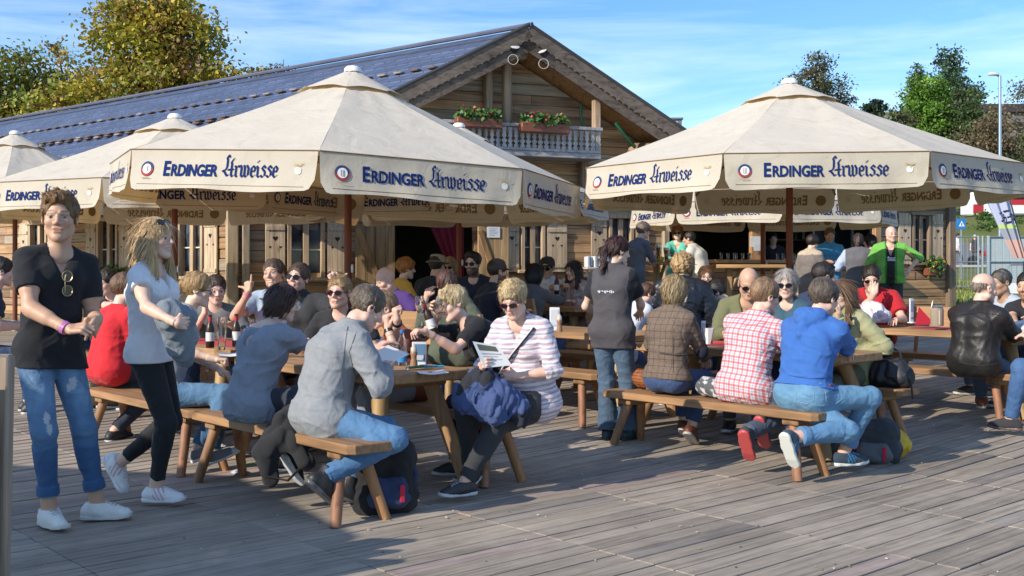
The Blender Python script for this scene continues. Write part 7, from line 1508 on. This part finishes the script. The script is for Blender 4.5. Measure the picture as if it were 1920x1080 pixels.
# crumbs and scraps trodden into the deck
m = MB(); rc = random.Random(21)
for k_ in range(150):
    Y_ = 4.9+6*rc.random()**1.3; X_ = rc.uniform(-.45, .45)*Y_; s_ = rc.uniform(.004, .013); c_ = rc.choice([(.6, .58, .52), (.45, .36, .24), (.12, .09, .06), (.2, .22, .08)]); a_ = rc.uniform(0, 3)
    m.box((X_, Y_, gz(Y_)+.006), (s_*rc.uniform(1, 2.2), s_, .004), .001, rotm('Z', math.degrees(a_)), c_)
tag(m.build('crumbs', 'paper'), 'crumbs, dry leaves and paper scraps scattered over the deck boards', 'litter', kind='stuff')
# ---------------------------------------------------------------- light, sky, camera
EL_S = 28.; SX, SY = -.78, -.62
wd = bpy.data.worlds.new('World'); SC.world = wd; wd.use_nodes = True
wt = wd.node_tree; bg = wt.nodes['Background']
sk = wt.nodes.new('ShaderNodeTexSky'); sk.sky_type = 'NISHITA'; sk.sun_disc = False; sk.sun_elevation = rad(EL_S); sk.sun_rotation = math.atan2(SX, SY) % (2*PI)
sk.air_density = 1.0; sk.dust_density = .15; sk.ozone_density = 1.6
tc = wt.nodes.new('ShaderNodeTexCoord'); mp = wt.nodes.new('ShaderNodeMapping'); mp.inputs['Scale'].default_value = (1.2, 2.2, 9.); mp.inputs['Rotation'].default_value = (0, rad(-9), rad(20))
ns = wt.nodes.new('ShaderNodeTexNoise'); ns.inputs['Scale'].default_value = 1.5; ns.inputs['Detail'].default_value = 8; ns.inputs['Roughness'].default_value = .58; ns.inputs['Distortion'].default_value = .9
rp = wt.nodes.new('ShaderNodeValToRGB'); rp.color_ramp.elements[0].position = .42; rp.color_ramp.elements[1].position = .80; rp.color_ramp.elements[0].color = (0, 0, 0, 1); rp.color_ramp.elements[1].color = (.55, .55, .55, 1)
mx = wt.nodes.new('ShaderNodeMix'); mx.data_type = 'RGBA'; mx.inputs[7].default_value = (7.5, 8.2, 9.0, 1)
L = wt.links.new
L(tc.outputs['Generated'], mp.inputs['Vector']); L(mp.outputs['Vector'], ns.inputs['Vector']); L(ns.outputs['Fac'], rp.inputs['Fac'])
hs_ = wt.nodes.new('ShaderNodeHueSaturation'); hs_.inputs['Saturation'].default_value = 1.12; L(sk.outputs['Color'], hs_.inputs['Color'])
L(rp.outputs['Color'], mx.inputs[0]); tn = wt.nodes.new('ShaderNodeMix'); tn.data_type = 'RGBA'; tn.blend_type = 'MULTIPLY'; tn.inputs[0].default_value = 1.; tn.inputs[7].default_value = (.64, .86, 1.07, 1); L(hs_.outputs['Color'], tn.inputs[6]); L(tn.outputs[2], mx.inputs[6]); L(mx.outputs[2], bg.inputs['Color']); bg.inputs['Strength'].default_value = .135
sl = bpy.data.lights.new('sun', 'SUN'); sl.energy = 4.2; sl.angle = rad(.5); sl.color = (1., .90, .76)
so = bpy.data.objects.new('sun', sl); COL.objects.link(so)
sd_ = Vector((-SX*math.cos(rad(EL_S)), -SY*math.cos(rad(EL_S)), -math.sin(rad(EL_S)))); so.rotation_euler = sd_.to_track_quat('-Z', 'Y').to_euler()
so.location = (-20, -20, 20)
cam = bpy.data.cameras.new('camera'); co_ = bpy.data.objects.new('camera', cam); COL.objects.link(co_); co_.location = (0, 0, CH); co_.rotation_euler = (rad(90), 0, 0)
cam.sensor_width = 36; cam.lens = 36*F/1920; cam.shift_y = -(540-HY)/1920; cam.clip_end = 2000; cam.clip_start = .05
SC.camera = co_
SC.view_settings.view_transform = 'Standard'; SC.view_settings.look = 'None'; SC.view_settings.exposure = .45; SC.view_settings.gamma = 1
SC.render.engine = 'CYCLES'; SC.cycles.use_denoising = True; SC.cycles.max_bounces = 7; SC.cycles.transparent_max_bounces = 8
SC.cycles.diffuse_bounces = 3; SC.cycles.glossy_bounces = 3; SC.cycles.transmission_bounces = 6
